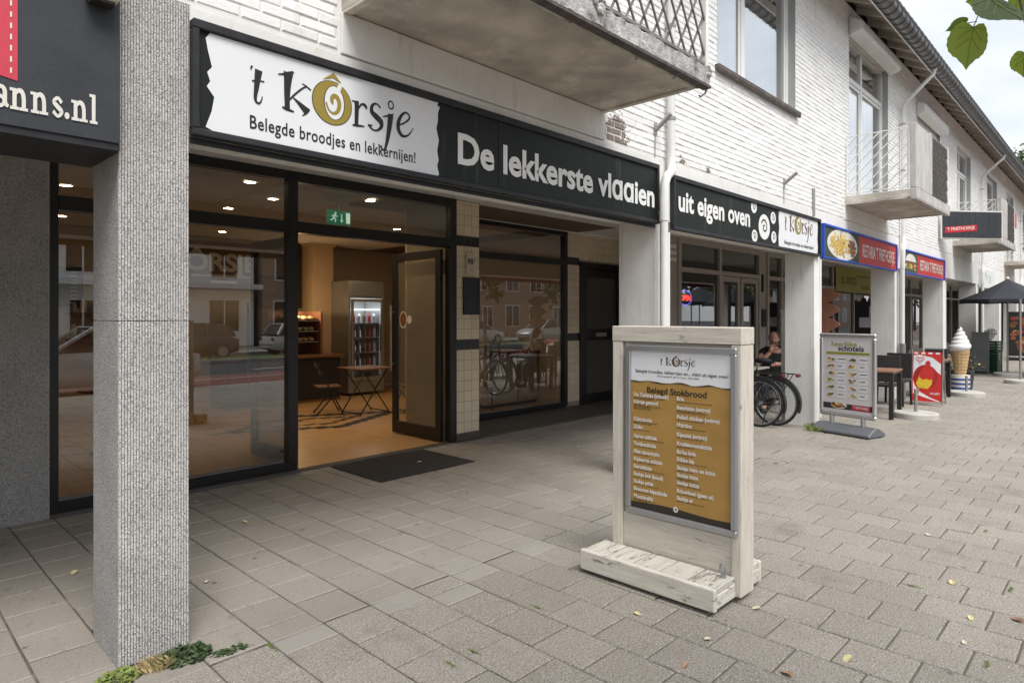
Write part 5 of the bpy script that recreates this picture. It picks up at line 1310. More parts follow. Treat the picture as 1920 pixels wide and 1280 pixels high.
AF = lambda u, v, d=0: (-.010-d, .345-u, 1.30-v)      # u right, v down
AW, AH = .69, 1.02
m_ = MB(); poly(m_, [(.05,.19*AH),(.95*AW,.19*AH),(.95*AW,.222*AH),(.05,.222*AH)], lambda u, v: AF(u, v)); m_.build('olive_bar', 'olive', ab, local=True, fix=False); m_ = MB(); put_text(m_, 'heerlijke', lambda a, b: AF(.12+a, .115*AH-b), .10, 0, .012, 1, width=.36); m_.build('lettering', 'olive', ab, local=True, fix=False)
m_ = MB(); put_text(m_, 'schotels', lambda a, b: AF(.22+a, .172*AH-b, .001), .10, 0, .022, 1, width=.36); m_.build('lettering', 'slate_panel', ab, local=True, fix=False); m_ = MB()
rr = random.Random(2)
for r_ in range(6):
    for c_ in range(2): stroke(m_, [(.215+c_*.31, (.285+r_*.095)*AH, .010), (.215+c_*.31+rr.uniform(.06,.11), (.285+r_*.095)*AH, .010)], lambda u, v: AF(u, v, .002), sm=False)
tag(m_.build('small_print', 'slate_panel', ab, local=True, fix=False), kind='stuff'); m_ = MB()
poly(m_, [(0,.88*AH),(AW,.88*AH),(AW,.955*AH),(0,.955*AH)], lambda u, v: AF(u, v)); m_.build('dark_band', 'slate_panel', ab, local=True, fix=False)
m_ = MB()
for r_ in range(6):
    for c_ in range(2):
        u, v = .045+c_*.31, (.26+r_*.095)*AH; poly(m_, [(u+.15,v-.01),(u+.28,v-.01),(u+.28,v+.07),(u+.15,v+.07)], lambda a, b: AF(a, b, .001)); disc(m_, u+.07, v+.03, .065, .034, lambda a, b: AF(a, b, .001))
disc(m_, .23, .905*AH, .115, .048, lambda a, b: AF(a, b, .001)); put_text(m_, "'T FRIETHOEKJE", lambda a, b: AF(.43+a, .93*AH-b, .003), .05, 0, .01, 1, width=.21)
m_.build('plate_print', 'poster_white', ab, local=True, fix=False)
m_ = MB()
for r_ in range(6):
    for c_ in range(2):
        u, v = .045+c_*.31, (.26+r_*.095)*AH
        m_ = MB()
        for k in range(9): disc(m_, u+.07+rr.uniform(-.038,.038), v+.03+rr.uniform(-.016,.016), .022, .012, lambda a, b: AF(a, b, .002+k*.0001), rr.choice([0, 0, 1, 2]), 8)
        m_.build('dish_print', ['fries', 'meat', 'salad'], ab, local=True, fix=False)
m_ = MB()
for k in range(24): disc(m_, .23+rr.uniform(-.08,.08), .905*AH+rr.uniform(-.025,.025), .03, .014, lambda a, b: AF(a, b, .002+k*.0001), rr.choice([0, 1]), 8)
m_.build('food_print', ['fries', 'meat', 'salad'], ab, local=True, fix=False)
m_ = MB(); poly(m_, [(.41,.885*AH),(.665,.885*AH),(.665,.95*AH),(.41,.95*AH)], lambda u, v: AF(u, v, .001)); m_.build('name_label', 'red_bright', ab, local=True, fix=False)

# ---- ice lolly pavement sign (leaning steel frame)
ol = thing('ice_cream_sign', 'red and white ice lolly pavement sign in a steel frame', 'pavement sign', (13.70, 2.72, 0), R(4))
tl = .16
OF = lambda u, v, d=0: (-.22-d+(.98-v)*0+tl*((.98-v)/.98), .225-u, .98-v+.02)
m_ = MB(); m_.prism([(0,.05),(.45,.05),(.45,.93),(0,.93)], lambda u, v: OF(u, v, 0), lambda u, v: OF(u, v, -.008)); m_.build('panel', 'ola_red', ol, local=True)
m_ = MB(); m_.tube([OF(-.012,.98),OF(-.012,.0),OF(.462,.0),OF(.462,.98)], .012, 6); m_.tube([OF(-.012,.95),OF(.462,.95)], .01, 6); m_.tube([(.22,.237,.01),OF(-.012,.02)], .011, 6); m_.tube([(.22,-.237,.01),OF(.462,.02)], .011, 6); m_.tube([(.21,.237,.04),(.21,-.237,.04)], .01, 6); m_.build('stand', 'steel_grey', ol, local=True, smooth='auto')
m_ = MB(); ow = lambda u, v: OF(u, v, .001)
poly(m_, [(.012,.12),(.10,.105),(.30,.15),(.43,.26),(.43,.45),(.30,.33),(.16,.32),(.05,.42),(.012,.50)], ow)
poly(m_, [(.012,.55),(.03,.64),(.10,.75),(.26,.85),(.43,.92),(.40,.925),(.012,.80)], ow)
for k in range(4): poly(m_, [(.02+k*.11,.06),(.08+k*.11,.06),(.08+k*.11,.09),(.02+k*.11,.09)], ow)
put_text(m_, 'LELIJK?', lambda a, b: OF(.27+a, .80-b, .002), .05, 0, .012, 1, width=.15); m_.build('print_white', 'ola_white', ol, local=True, fix=False)
m_ = MB(); o2 = lambda u, v: OF(u, v, .002)
hx, hv = .11, .19
for s_ in (1, -1):
    stroke(m_, [(hx, hv+.05, .012), (hx+s_*.055, hv+.005, .012), (hx+s_*.06, hv-.03, .012), (hx+s_*.03, hv-.045, .012), (hx, hv-.015, .010)], o2)
    stroke(m_, [(hx, hv+.025, .008), (hx+s_*.03, hv, .008), (hx+s_*.03, hv-.018, .008), (hx+s_*.012, hv-.016, .007)], o2)
put_text(m_, 'OLA', lambda a, b: OF(hx+a-.03, .272-b, .002), .032, 0, .01, 1, width=.06)
m_.build('heart_logo', 'ola_red', ol, local=True, fix=False)
m_ = MB(); disc(m_, .20, .49, .185, .21, o2); m_.build('print_disc', 'ola_dark', ol, local=True, fix=False)
m_ = MB(); o3 = lambda u, v: OF(u, v, .004); o4 = lambda u, v: OF(u, v, .005); o5 = lambda u, v: OF(u, v, .003)
stroke(m_, [(.10,.70,.036),(.085,.80,.036)], o5, 2, sm=False)
poly(m_, [(.085,.54),(.145,.36),(.315,.40),(.30,.62),(.24,.71),(.09,.69),(.055,.62)], o3, 1)
poly(m_, [(.105,.50),(.15,.33),(.19,.29),(.205,.22),(.245,.205),(.275,.235),(.272,.30),(.32,.345),(.335,.44),(.325,.52),(.27,.55),(.21,.53),(.16,.55)], o4, 0)
m_.build('lolly_print', ['ola_red', 'ola_yellow', 'stick'], ol, local=True, fix=False)

# ---- parasol bases and parasols
def parasol_base(parent, stub=.42, r=.31):
    m_ = MB(); m_.lathe([(r,0.001),(r,.075),(r-.015,.09),(.08,.098),(.03,.098)], n=28, m=0); m_.build('concrete_foot', 'concrete_base', parent, local=True, smooth='auto')
    m_ = MB(); m_.lathe([(r+.002,.004),(r+.002,.066)], n=28); 
    m_ = MB(); m_.tube([(0,0,.09),(0,0,stub)], .024, 10); m_.build('socket', 'steel_grey', parent, local=True, smooth='auto')
for (x, y, z), lb, st in (((11.75, 2.50, 0), 'empty round concrete parasol base in front of the snack bar table', .45), ((15.65, 2.45, 0), 'empty round concrete parasol base below the ice cream cone', .40), ((19.4, 1.98, 0), 'round concrete parasol base with tall bare pole at right edge', 2.0)):
    t = thing('parasol_stand', lb, 'parasol stand', (x, y, z), 0, 'concrete parasol bases'); parasol_base(t, st)
def parasol(label, loc, rz, r=1.25, ze=2.03, za=2.58):
    t = thing('parasol', label, 'parasol', loc, rz, 'black parasols')
    parasol_base(t, .5)
    m_ = MB(); m_.tube([(0,0,.3),(0,0,za-.02)], .02, 10); m_.build('pole', 'steel_grey', t, local=True, smooth='auto')
    m_ = MB(); n = 8; nr = 5; vs_ = []; fs_ = []
    for i in range(nr+1):
        q = max(i/nr, .02)
        for k in range(n*3):
            an = 2*math.pi*k/(n*3)+R(22.5); f = math.cos(math.pi/n)/math.cos(((an-R(22.5)) % (2*math.pi/n))-math.pi/n)
            sag = -.03*math.sin(math.pi*q)*1
            vs_.append((r*1.06*q*f*math.cos(an), r*1.06*q*f*math.sin(an), za+(ze-za)*q+sag))
    for i in range(nr):
        for k in range(n*3): fs_.append((i*n*3+k, i*n*3+(k+1) % (n*3), (i+1)*n*3+(k+1) % (n*3), (i+1)*n*3+k))
    m_.add(vs_, fs_); can = m_.build('canopy', 'parasol', t, local=True)
    m_ = MB(); b0 = nr*n*3
    m_.add([vs_[b0+k] for k in range(n*3)]+[(vs_[b0+k][0], vs_[b0+k][1], vs_[b0+k][2]-.09-.012*math.cos(k*2.1)) for k in range(n*3)], [(k, (k+1) % (n*3), n*3+(k+1) % (n*3), n*3+k) for k in range(n*3)])
    m_.build('valance', 'parasol', t, local=True)
    for k in range(n):
        an = 2*math.pi*k/n+R(22.5); m_ = MB(); m_.bar((.02*math.cos(an),.02*math.sin(an),za-.05),(r*1.0*math.cos(an),r*1.0*math.sin(an),ze-.012), .012); m_.build('rib', 'black_metal', t, local=True)
    m_ = MB(); m_.lathe([(.045,0),(.05,.02),(.015,.06)], (0,0,za-.005), 10); m_.build('finial', 'plate_white', t, local=True)
    # ring logo on the panel that faces the street
    m_ = MB(); q = .62; nrm = Vector((-.2, -1, 0)).normalized(); e1 = Vector((nrm.y, -nrm.x, 0))*-1; up = Vector((-nrm.x*r, -nrm.y*r, za-ze)).normalized()
    ctr = Vector((nrm.x*r*q, nrm.y*r*q, za+(ze-za)*q-.03))+Vector((nrm.x*(za-ze), nrm.y*(za-ze), r)).normalized()*.02
    lf = lambda a, b, d=0: tuple(ctr+e1*a+up*b+Vector((nrm.x*(za-ze), nrm.y*(za-ze), r)).normalized()*d)
    ring(m_, 0, 0, .20, .17, .03, lf); ring(m_, 0, 0, .12, .10, .025, lf); m_.build('ring_logo', 'plate_white', can, local=True, fix=False)
    return t
parasol('open black parasol with white ring logo over the far terrace', (21.55, 2.47, 0), R(10), r=1.08)
parasol('second open black parasol cut off by the right edge', (21.9, .95, 0), R(30), za=2.66, ze=2.10)

# ---- soft ice cone figure
ic = thing('ice_cream_cone', 'large plastic soft ice cone figure on a blue striped stand', 'cone figure', (16.3, 2.66, 0))
m_ = MB(); m_.lathe([(.19,.001),(.20,.05),(.20,.40)], n=24); m_.build('stand', 'plate_white', ic, local=True, smooth='auto')
for z in (.08, .18, .28): m_ = MB(); m_.lathe([(.203,z),(.203,z+.045)], n=24); m_.build('stripe', 'stripe_blue', ic, local=True)
m_ = MB(); m_.lathe([(.10,.40),(.13,.55),(.165,.80),(.175,.90),(.19,.92),(.19,.96),(.15,.97)], n=28); cone = m_.build('waffle_cone', 'waffle', ic, local=True, smooth='auto')
m_ = MB()
for z in (.47,.54,.61,.68,.75,.82,.89): m_.tube([((.117+(z-.4)*.135)*math.cos(t*.2618), (.117+(z-.4)*.135)*math.sin(t*.2618), z) for t in range(24)], .008, 5, closed=True)
for k in range(14):
    an = k*2*math.pi/14; m_.tube([(.113*math.cos(an),.113*math.sin(an),.42),(.182*math.cos(an),.182*math.sin(an),.91)], .008, 5)
m_.build('waffle_rib', 'waffle', cone, local=True, smooth='auto')
m_ = MB(); n = 150; pts = []; rs = []
for k in range(n+1):
    t = k/n; an = t*2*math.pi*5.2; r_ = .155*(1-t)**.85; pts.append((r_*math.cos(an), r_*math.sin(an), .985+.50*t**1.05)); rs.append(.085*(1-t)**.7+.012)
m_.tube(pts, rs, 10); m_.lathe([(.12,.95),(.2,.98),(.15,1.08),(.08,1.25),(.02,1.4)], n=16); m_.build('soft_ice', 'soft_ice', ic, local=True, smooth=True)
ic.scale = (.86, .86, .92)
# ---- planter with yellow flowers next to the cone
fpz = thing('flower_planter', 'dark planter with yellow and brown flowers behind the ice cream cone', 'planter', (16.9, 2.85, 0))
m_ = MB(); m_.hexa([(-.2,-.28,.0),(.2,-.28,.0),(.2,.28,.0),(-.2,.28,.0),(-.24,-.32,.42),(.24,-.32,.42),(.24,.32,.42),(-.24,.32,.42)]); m_.build('trough', 'black_matt', fpz, local=True, bevel=.01)
m_ = MB(); rr = random.Random(12)
for k in range(420):
    c = Vector((rr.gauss(0,.13), rr.gauss(0,.2), .45+abs(rr.gauss(0,.14)))); a = rr.uniform(0,6.28); s_ = rr.uniform(.02,.045); u = Vector((math.cos(a), math.sin(a), rr.uniform(-.5,.5)))*s_; v = Vector((-math.sin(a), math.cos(a), rr.uniform(-.6,.6)))*s_
    m_.quad(c-u, c-v*.6, c+u, c+v*.6, rr.choice([0,0,1,2]))
tag(m_.build('flowers', ['flower', 'weed_green', 'leaf_brown'], fpz, local=True, fix=False), kind='stuff')
# ---- crates with bags
def crate(loc, rz, label):
    c = thing('crate', label, 'crate', loc, rz, 'green crates by the far pillar')
    w_, d_, h_ = .30, .20, .30
    for z in (.01,.085,.16,.235):
        m_ = MB(); m_.box(-w_,w_,-d_,-d_+.015,z,z+.055); m_.box(-w_,w_,d_-.015,d_,z,z+.055); m_.box(-w_,-w_+.015,-d_+.015,d_-.015,z,z+.055); m_.box(w_-.015,w_,-d_+.015,d_-.015,z,z+.055); m_.build('slat_band', 'crate_green', c, local=True)
    m_ = MB()
    for a in (-w_+.02, w_-.02):
        for b in (-d_+.02, d_-.02): m_.box(a-.018,a+.018,b-.018,b+.018,0,.298)
    m_.box(-w_+.02,w_-.02,-d_+.02,d_-.02,.0,.02); m_.build('corner_frame', 'crate_green', c, local=True); return c
crate((22.6, 3.05, 0), R(80), 'lowest green crate of the stack beside the far pillar'); crate((22.6, 3.05, .30), R(82), 'middle green crate of the stack beside the far pillar'); crate((22.6, 3.05, .60), R(78), 'topmost green crate, with white bags on it')
bg = thing('plastic_bag', 'crumpled white plastic bags on top of the crate stack', 'bag', (22.6, 3.05, .90))
m_ = MB(); rr = random.Random(3)
n, k_ = 14, 8
for c in ((-.08,0,.12),(.1,.06,.1),(.0,-.08,.22)):
    vs_ = []; fs_ = []
    for i in range(k_+1):
        a = math.pi*i/k_-math.pi/2; q = max(math.cos(a), .03)
        for j in range(n):
            t = 2*math.pi*j/n; s_ = 1+rr.uniform(-.28,.28); vs_.append((c[0]+.14*q*s_*math.cos(t), c[1]+.14*q*s_*math.sin(t), c[2]+.12*math.sin(a)*s_))
    for i in range(k_):
        for j in range(n): fs_.append((i*n+j, i*n+(j+1) % n, (i+1)*n+(j+1) % n, (i+1)*n+j))
    m_.add(vs_, fs_)
m_.build('bag_film', 'bag_white', bg, local=True)
sc3 = MB(); sc3.box(22.0, 22.03, 2.95, 3.32, .05, 1.15); sc3.box(21.99, 22.04, 2.93, 2.96, 0, 1.18); sc3.box(21.99, 22.04, 3.30, 3.325, 0, 1.18); tag(sc3.build('wind_screen', 'grey_pipe'), 'grey terrace wind screen behind the crate stack', 'wind screen')

# ---- terrace tables and chairs
def table(label, loc, rz, mt='table_wood'):
    t = thing('terrace_table', label, 'table', loc, rz, 'terrace tables of the snack bar')
    for k in range(5): m_ = MB(); m_.box(-.35,.35,-.35+k*.14,-.35+k*.14+.134,.72,.75); m_.build('top_plank', mt, t, local=True, bevel=.004)
    for a in (-.31,.31):
        for b in (-.31,.31): m_ = MB(); m_.box(a-.03,a+.03,b-.03,b+.03,.001,.69); m_.build('leg', 'black_metal', t, local=True)
    m_ = MB(); m_.box(-.34,.34,-.34,.34,.69,.718); m_.build('apron', 'black_metal', t, local=True); return t
table('brown wooden terrace table behind the hot dishes sign', (11.55, 3.05, 0), R(3)); table('farther brown terrace table beside the ice lolly sign', (14.9, 3.0, 0), R(-4))
tw2 = table('pale topped table in the arcade in front of the seated man', (10.48, 4.78, 0), R(0), 'plate_white')
def tchair(label, loc, rz):
    c = thing('terrace_chair', label, 'chair', loc, rz, 'black terrace chairs')
    m_ = MB(); m_.box(-.22,.22,-.22,.22,.42,.46); m_.build('seat', 'wicker', c, local=True, bevel=.01)
    m_ = MB(); m_.hexa([(-.23,-.22,.47),(-.20,-.22,.47),(-.20,.22,.47),(-.23,.22,.47),(-.30,-.21,.92),(-.27,-.21,.92),(-.27,.21,.92),(-.30,.21,.92)]); m_.build('backrest', 'wicker', c, local=True, bevel=.008)
    for a in (-.2,.2):
        for b in (-.2,.2): m_ = MB(); m_.bar((a*1.06,b*1.06,.002),(a,b,.42), .032); m_.build('leg', 'black_metal', c, local=True)
    return c
tchair('black terrace chair at the brown table behind the hot dishes sign', (12.25, 3.1, 0), R(180)); tchair('black terrace chair left of the ice lolly sign', (13.2, 3.15, 0), R(175))
tchair('black terrace chair beside the farther brown table', (15.6, 3.05, 0), R(172)); mch = tchair('black chair the seated man sits on', (11.16, 4.52, 0), R(200))
rb = thing('red_poster', 'red menu poster in a black stand by the snack bar entrance', 'poster stand', (16.6, 4.4, 0))
m_ = MB(); m_.box(-.02,.02,-.3,.3,.05,.95); m_.build('board', 'black_matt', rb, local=True); m_ = MB(); m_.prism([(-.2,.3),(.2,.3),(.2,.75),(.05,.82),(-.05,.82),(-.2,.75)], lambda a, b: (-.026,a,b), lambda a, b: (-.021,a,b)); m_.build('print', 'red_bright', rb, local=True)
m_ = MB(); put_text(m_, 'ICE', lambda a, b: (-.03, .12-a, .38+b), .16, 0, .02, 1, width=.26); m_.build('lettering', 'plate_white', rb, local=True, fix=False)
for a in (-.22,.22): m_ = MB(); m_.box(-.15,.15,a-.02,a+.02,.0,.05); m_.build('foot', 'black_matt', rb, local=True)
wb = thing('notice_stand', 'dark menu stand with white notices in the snack bar doorway', 'notice stand', (18.4, 4.85, 0))
m_ = MB(); m_.box(0,.05,-.42,.42,.0,1.98); m_.box(-.005,.055,-.45,-.40,0,2.02); m_.box(-.005,.055,.40,.45,0,2.02); m_.build('stand', 'black_matt', wb, local=True)
for a in ((-.30,.10,1.55,1.85),(-.12,.34,1.30,1.56)): m_ = MB(); m_.box(-.012,-.002,a[0],a[1],a[2],a[3]); m_.build('notice', 'paper', wb, local=True)
m_ = MB(); m_.box(-.012,-.002,-.35,.35,.55,1.15); m_.build('picture', 'meat', wb, local=True)
# fries cut-out board leaning in the snack bar bay
fc = thing('food_cutout', 'large fries cone cut-out standing behind the third pillar', 'cut-out', (11.7, 3.88, .30))
m_ = MB(); m_.prism([(-.05,.3),(.05,.3),(.09,.75),(.18,.95),(-.18,.95),(-.09,.75)], lambda a, b: (-.015,a,b), lambda a, b: (.015,a,b)); m_.prism([(-.17,.62),(-.1,.55),(.1,.55),(.17,.62),(.19,.80),(.12,.92),(-.12,.92),(-.19,.80)], lambda a, b: (-.022,a,b), lambda a, b: (-.012,a,b)); m_.build('cone', 'leaf_pale', fc, local=True)
m_ = MB(); rr = random.Random(5)
for z, k in ((1.10,0),(1.35,1),(1.60,2)):
    for q in range(9):
        a = -.9+q*.225; m_.prism([(-.03,0),(.03,0),(.035,.34),(-.035,.34)], lambda u, v: (-.02-q*.001, u*math.cos(a)+v*math.sin(a), z+v*math.cos(a)*.8-.1-u*math.sin(a)), lambda u, v: (.01, u*math.cos(a)+v*math.sin(a), z+v*math.cos(a)*.8-.1-u*math.sin(a)))
m_.build('fries', 'wood_red', fc, local=True); m_ = MB(); m_.box(-.12,.12,-.16,.16,-.30,-.27); m_.bar((0,0,-.28),(0,0,.4), .03); m_.build('stand', 'black_metal', fc, local=True)
rl = MB(); rl.lathe([(.1,-.03),(.17,-.02),(.17,.02),(.1,.03)], n=20)
rs_ = thing('round_sign', 'round red lit sign in the snack bar window', 'round sign', (23.0, SHOP-.1, 1.95)); m_ = MB(); ov = [(.24*math.cos(2*math.pi*k/20), .24*math.sin(2*math.pi*k/20)) for k in range(20)]; m_.prism(ov, lambda a, b: (a,-.03,b), lambda a, b: (a,.03,b)); m_.build('disc', 'red_bright', rs_, local=True)
m_ = MB(); put_text(m_, 'T', lambda a, b: (a,-.035,b-.08), .22, 0, .02, 1, 'CENTER'); m_.build('lettering', 'plate_white', rs_, local=True, fix=False)
fb = thing('pavement_sign', 'dark pavement sign with food picture at the far right edge', 'pavement sign', (29.5, 2.95, 0), R(5))
m_ = MB(); m_.box(-.03,.03,-.42,.42,.15,1.75); m_.build('panel', 'black_matt', fb, local=True, bevel=.01); m_ = MB(); rr = random.Random(1)
for k in range(40): disc(m_, rr.uniform(-.3,.3), rr.uniform(.3,1.6), .09, .07, lambda a, b: (-.033-k*.0002, a, b), rr.choice([0,1,1,2]), 8)
m_.build('food_print', ['fries', 'meat', 'car_red'], fb, local=True, fix=False); m_ = MB(); m_.box(-.25,.25,-.42,.42,.0,.10); m_.build('base', 'rubber', fb, local=True, bevel=.02)

# ---- bicycles
def bicycle(label, loc, rz, lean=0):
    b = thing('bicycle', label, 'bicycle', loc, rz, 'bicycles parked behind the third pillar'); b.rotation_euler = (lean, 0, rz)
    Rw = .345
    for cx in (0, 1.08):
        wh = bpy.data.objects.new('wheel', None); COL.objects.link(wh); wh.parent = b; wh.location = (cx, 0, Rw); wh.empty_display_size = .1
        c = [(math.cos(2*math.pi*k/40), math.sin(2*math.pi*k/40)) for k in range(40)]
        m_ = MB(); m_.tube([(a*(Rw-.018),0,d*(Rw-.018)) for a, d in c], .018, 8, closed=True); m_.build('tyre', 'rubber', wh, local=True, smooth=True)
        m_ = MB(); m_.tube([(a*(Rw-.042),0,d*(Rw-.042)) for a, d in c], .010, 6, closed=True); m_.build('rim', 'alu', wh, local=True, smooth=True)
        m_ = MB()
        for k in range(28):
            a = 2*math.pi*k/28; a2 = a+(.55 if k % 2 else -.55); s_ = .025 if (k//2) % 2 else -.025
            m_.tube([(.03*math.cos(a2), s_, .03*math.sin(a2)), ((Rw-.045)*math.cos(a), 0, (Rw-.045)*math.sin(a))], .0013, 3)
        m_.build('spokes', 'chrome', wh, local=True); m_ = MB(); m_.tube([(0,-.05,0),(0,.05,0)], .03 if cx == 0 else .02, 10); m_.build('hub', 'chrome', wh, local=True, smooth='auto')
        m_ = MB(); a0, a1 = (R(-10), R(200)) if cx == 0 else (R(20), R(185)); arc = [a0+(a1-a0)*k/24 for k in range(25)]
        m_.tube([(cx+(Rw+.022)*math.cos(t), 0, Rw+(Rw+.022)*math.sin(t)) for t in arc], .020, 6); m_.build('mudguard', 'bike_black', b, local=True, smooth='auto')
    bbx, bbz = .46, .29
    m_ = MB(); seat_top = (.30,0,.80); head_lo, head_hi = (.95,0,.66), (.90,0,.86)
    m_.tube([(bbx,0,bbz),seat_top], .017, 8); m_.tube([(bbx,0,bbz),head_lo], .021, 8); m_.tube([(.34,0,.66),(.92,0,.80)], .017, 8); m_.tube([head_lo,head_hi], .022, 8)
    for s_ in (-.05,.05): m_.tube([(0,s_,Rw),(bbx-.03,s_*.5,bbz)], .010, 6); m_.tube([(0,s_,Rw),(.335,s_*.3,.70)], .009, 6)
    m_.build('frame', 'bike_black', b, local=True, smooth='auto')
    m_ = MB()
    for s_ in (-.05,.05): m_.tube([(1.08,s_,Rw),(1.02,s_,.56),(.955,s_*.5,.67)], .011, 6)
    m_.build('fork', 'bike_black', b, local=True, smooth='auto')
    m_ = MB(); m_.tube([(.90,0,.84),(.875,0,1.04)], .014, 8); m_.tube([(.60,-.30,1.02),(.74,-.29,1.05),(.86,-.16,1.07),(.885,0,1.07),(.86,.16,1.07),(.74,.29,1.05),(.60,.30,1.02)], .012, 8); m_.build('handlebar', 'chrome', b, local=True, smooth='auto')
    for s_ in (-1, 1): m_ = MB(); m_.tube([(.58,s_*.302,1.018),(.70,s_*.294,1.042)], .017, 8); m_.build('grip', 'rubber', b, local=True, smooth='auto')
    m_ = MB(); m_.tube([seat_top,(.275,0,.90)], .013, 8); m_.build('seat_post', 'chrome', b, local=True, smooth='auto')
    m_ = MB(); m_.ellipsoid((.20,0,.935), (.13,.10,.045), 12, 6); m_.ellipsoid((.33,0,.935), (.15,.035,.032), 10, 6); m_.build('saddle', 'rubber', b, local=True, smooth=True)
    m_ = MB()
    for s_ in (-.07,0,.07): m_.tube([(-.30,s_,.765),(.20,s_,.775)], .007, 6)
    for x_ in (-.30,-.12,.05,.20): m_.tube([(x_,-.07,.767),(x_,.07,.767)], .007, 6)
    for s_ in (-.075,.075): m_.tube([(0,s_*.7,Rw),(-.22,s_,.765)], .006, 6); m_.tube([(0,s_*.7,Rw),(.1,s_,.77)], .006, 6)
    m_.build('luggage_rack', 'black_metal', b, local=True, smooth='auto')
    m_ = MB(); m_.box(-.345,-.305,-.05,.05,.725,.775); m_.build('rear_light', 'rear_red', b, local=True, bevel=.01)
    m_ = MB(); m_.hexa([(-.03,-.07,.30),(.56,-.075,.22),(.56,-.055,.22),(-.03,-.05,.30),(-.03,-.07,.40),(.56,-.075,.37),(.56,-.055,.37),(-.03,-.05,.40)]); m_.build('chain_case', 'black_matt', b, local=True, bevel=.008)
    m_ = MB(); m_.tube([(bbx,-.09,bbz),(bbx+.15,-.09,bbz-.07)], .010, 6); m_.tube([(bbx,.09,bbz),(bbx-.15,.09,bbz+.07)], .010, 6); m_.tube([(bbx,-.09,bbz),(bbx,.09,bbz)], .018, 8); m_.build('crank', 'chrome', b, local=True, smooth='auto')
    for s_ in (-1, 1): m_ = MB(); m_.box(bbx-s_*.15-.045,bbx-s_*.15+.045,s_*.10,s_*.18,bbz+s_*.07-.012,bbz+s_*.07+.012); m_.build('pedal', 'rubber', b, local=True)
    m_ = MB(); m_.tube([(.02,.055,.32),(.10,.10,.16),(.12,.14,.012)], .009, 6); m_.build('kickstand', 'black_metal', b, local=True)
    m_ = MB(); m_.lathe([(.03,-.04),(.042,0),(.03,.02)], (1.0,0,.78), 12); m_.build('front_lamp', 'chrome', b, local=True, smooth='auto'); return b
bicycle('black city bicycle, nearer of the two behind the third pillar', (9.20, 3.92, 0), R(92), R(3))
bicycle('black city bicycle, farther of the two, with its wheel by the pillar', (9.47, 3.80, 0), R(86), R(3))

wp = thing('white_post', 'slim white post between the bicycles and the third pillar', 'post', (9.96, 3.86, 0))
m_ = MB(); m_.box(-.03,.03,-.03,.03,.0,1.66); m_.build('shaft', 'white_frame', wp, local=True, bevel=.006); m_ = MB(); m_.box(-.04,.04,-.04,.04,1.66,1.69); m_.build('cap', 'white_frame', wp, local=True, bevel=.006)

# ---- seated man in the arcade
mn = thing('person', 'man in a black t-shirt sitting at a table in the arcade, hand at his chin', 'person', (11.08, 4.46, 0), R(200))
# local: +x is forward
J = {'pel':(0,0,.50,.15),'wst':(-.03,0,.66,.14),'chs':(-.02,0,.88,.155),'nkb':(.0,0,1.03,.075),'nck':(.02,0,1.09,.06),
 'sl':(-.01,.19,.98,.075),'sr':(-.01,-.19,.98,.075),'el':(.20,.26,.78,.05),'wl':(.34,.08,.80,.035),'er':(.24,-.22,.80,.05),'wr':(.20,-.05,.99,.035),
 'hl':(.02,.10,.49,.11),'hr':(.02,-.10,.49,.11),'kl':(.44,.14,.52,.075),'kr':(.44,-.14,.52,.075),'al':(.40,.14,.10,.045),'ar':(.40,-.14,.10,.045),'fl':(.58,.15,.04,.035),'fr':(.58,-.15,.04,.035)}
E_ = [('pel','wst'),('wst','chs'),('chs','nkb'),('nkb','nck'),('chs','sl'),('chs','sr'),('sl','el'),('el','wl'),('sr','er'),('er','wr'),('pel','hl'),('pel','hr'),('hl','kl'),('hr','kr'),('kl','al'),('kr','ar'),('al','fl'),('ar','fr')]
def skin_obj(name, joints, edges, mt, parent, grow=0, root=None, sub=2):
    names = list(joints); me = bpy.data.meshes.new(name); me.from_pydata([joints[n][:3] for n in names], [(names.index(a), names.index(b)) for a, b in edges], [])
    o = bpy.data.objects.new(name, me); COL.objects.link(o); o.parent = parent
    sk = o.modifiers.new('skin', 'SKIN'); sk.use_smooth_shade = True
    if not me.skin_vertices: 
        bm = bmesh.new(); bm.from_mesh(me); bm.verts.layers.skin.verify(); bm.to_mesh(me); bm.free()
    for i, n in enumerate(names):
        r_ = joints[n][3]+grow; me.skin_vertices[0].data[i].radius = (r_, r_); me.skin_vertices[0].data[i].use_root = (n == (root or names[0]))
    ss = o.modifiers.new('sub', 'SUBSURF'); ss.levels = sub; ss.render_levels = sub; me.materials.append(MAT[mt]); return o
body = skin_obj('body', J, E_, 'skin', mn, root='pel')
T_ = {k: J[k] for k in ('pel','wst','chs','sl','sr')}; T_['nkb'] = (-.0,0,1.02,.07); T_['ml'] = (.10,.225,.875,.066); T_['mr'] = (.12,-.205,.885,.066)
skin_obj('t_shirt', T_, [('pel','wst'),('wst','chs'),('chs','nkb'),('chs','sl'),('chs','sr'),('sl','ml'),('sr','mr')], 'shirt_black', mn, .016, 'pel')
L2 = {k: J[k] for k in ('pel','hl','hr','kl','kr','al','ar')}
skin_obj('trousers', L2, [('pel','hl'),('pel','hr'),('hl','kl'),('hr','kr'),('kl','al'),('kr','ar')], 'denim', mn, .014, 'pel')
m_ = MB()
for s_ in (1,-1): m_.ellipsoid((.50,s_*.148,.045), (.15,.055,.045), 12, 6)
m_.build('shoes', 'black_matt', mn, local=True, smooth=True)
hd = MB(); n, k_ = 24, 18; hc = Vector((.05,0,1.21))
vs_ = []; fs_ = []
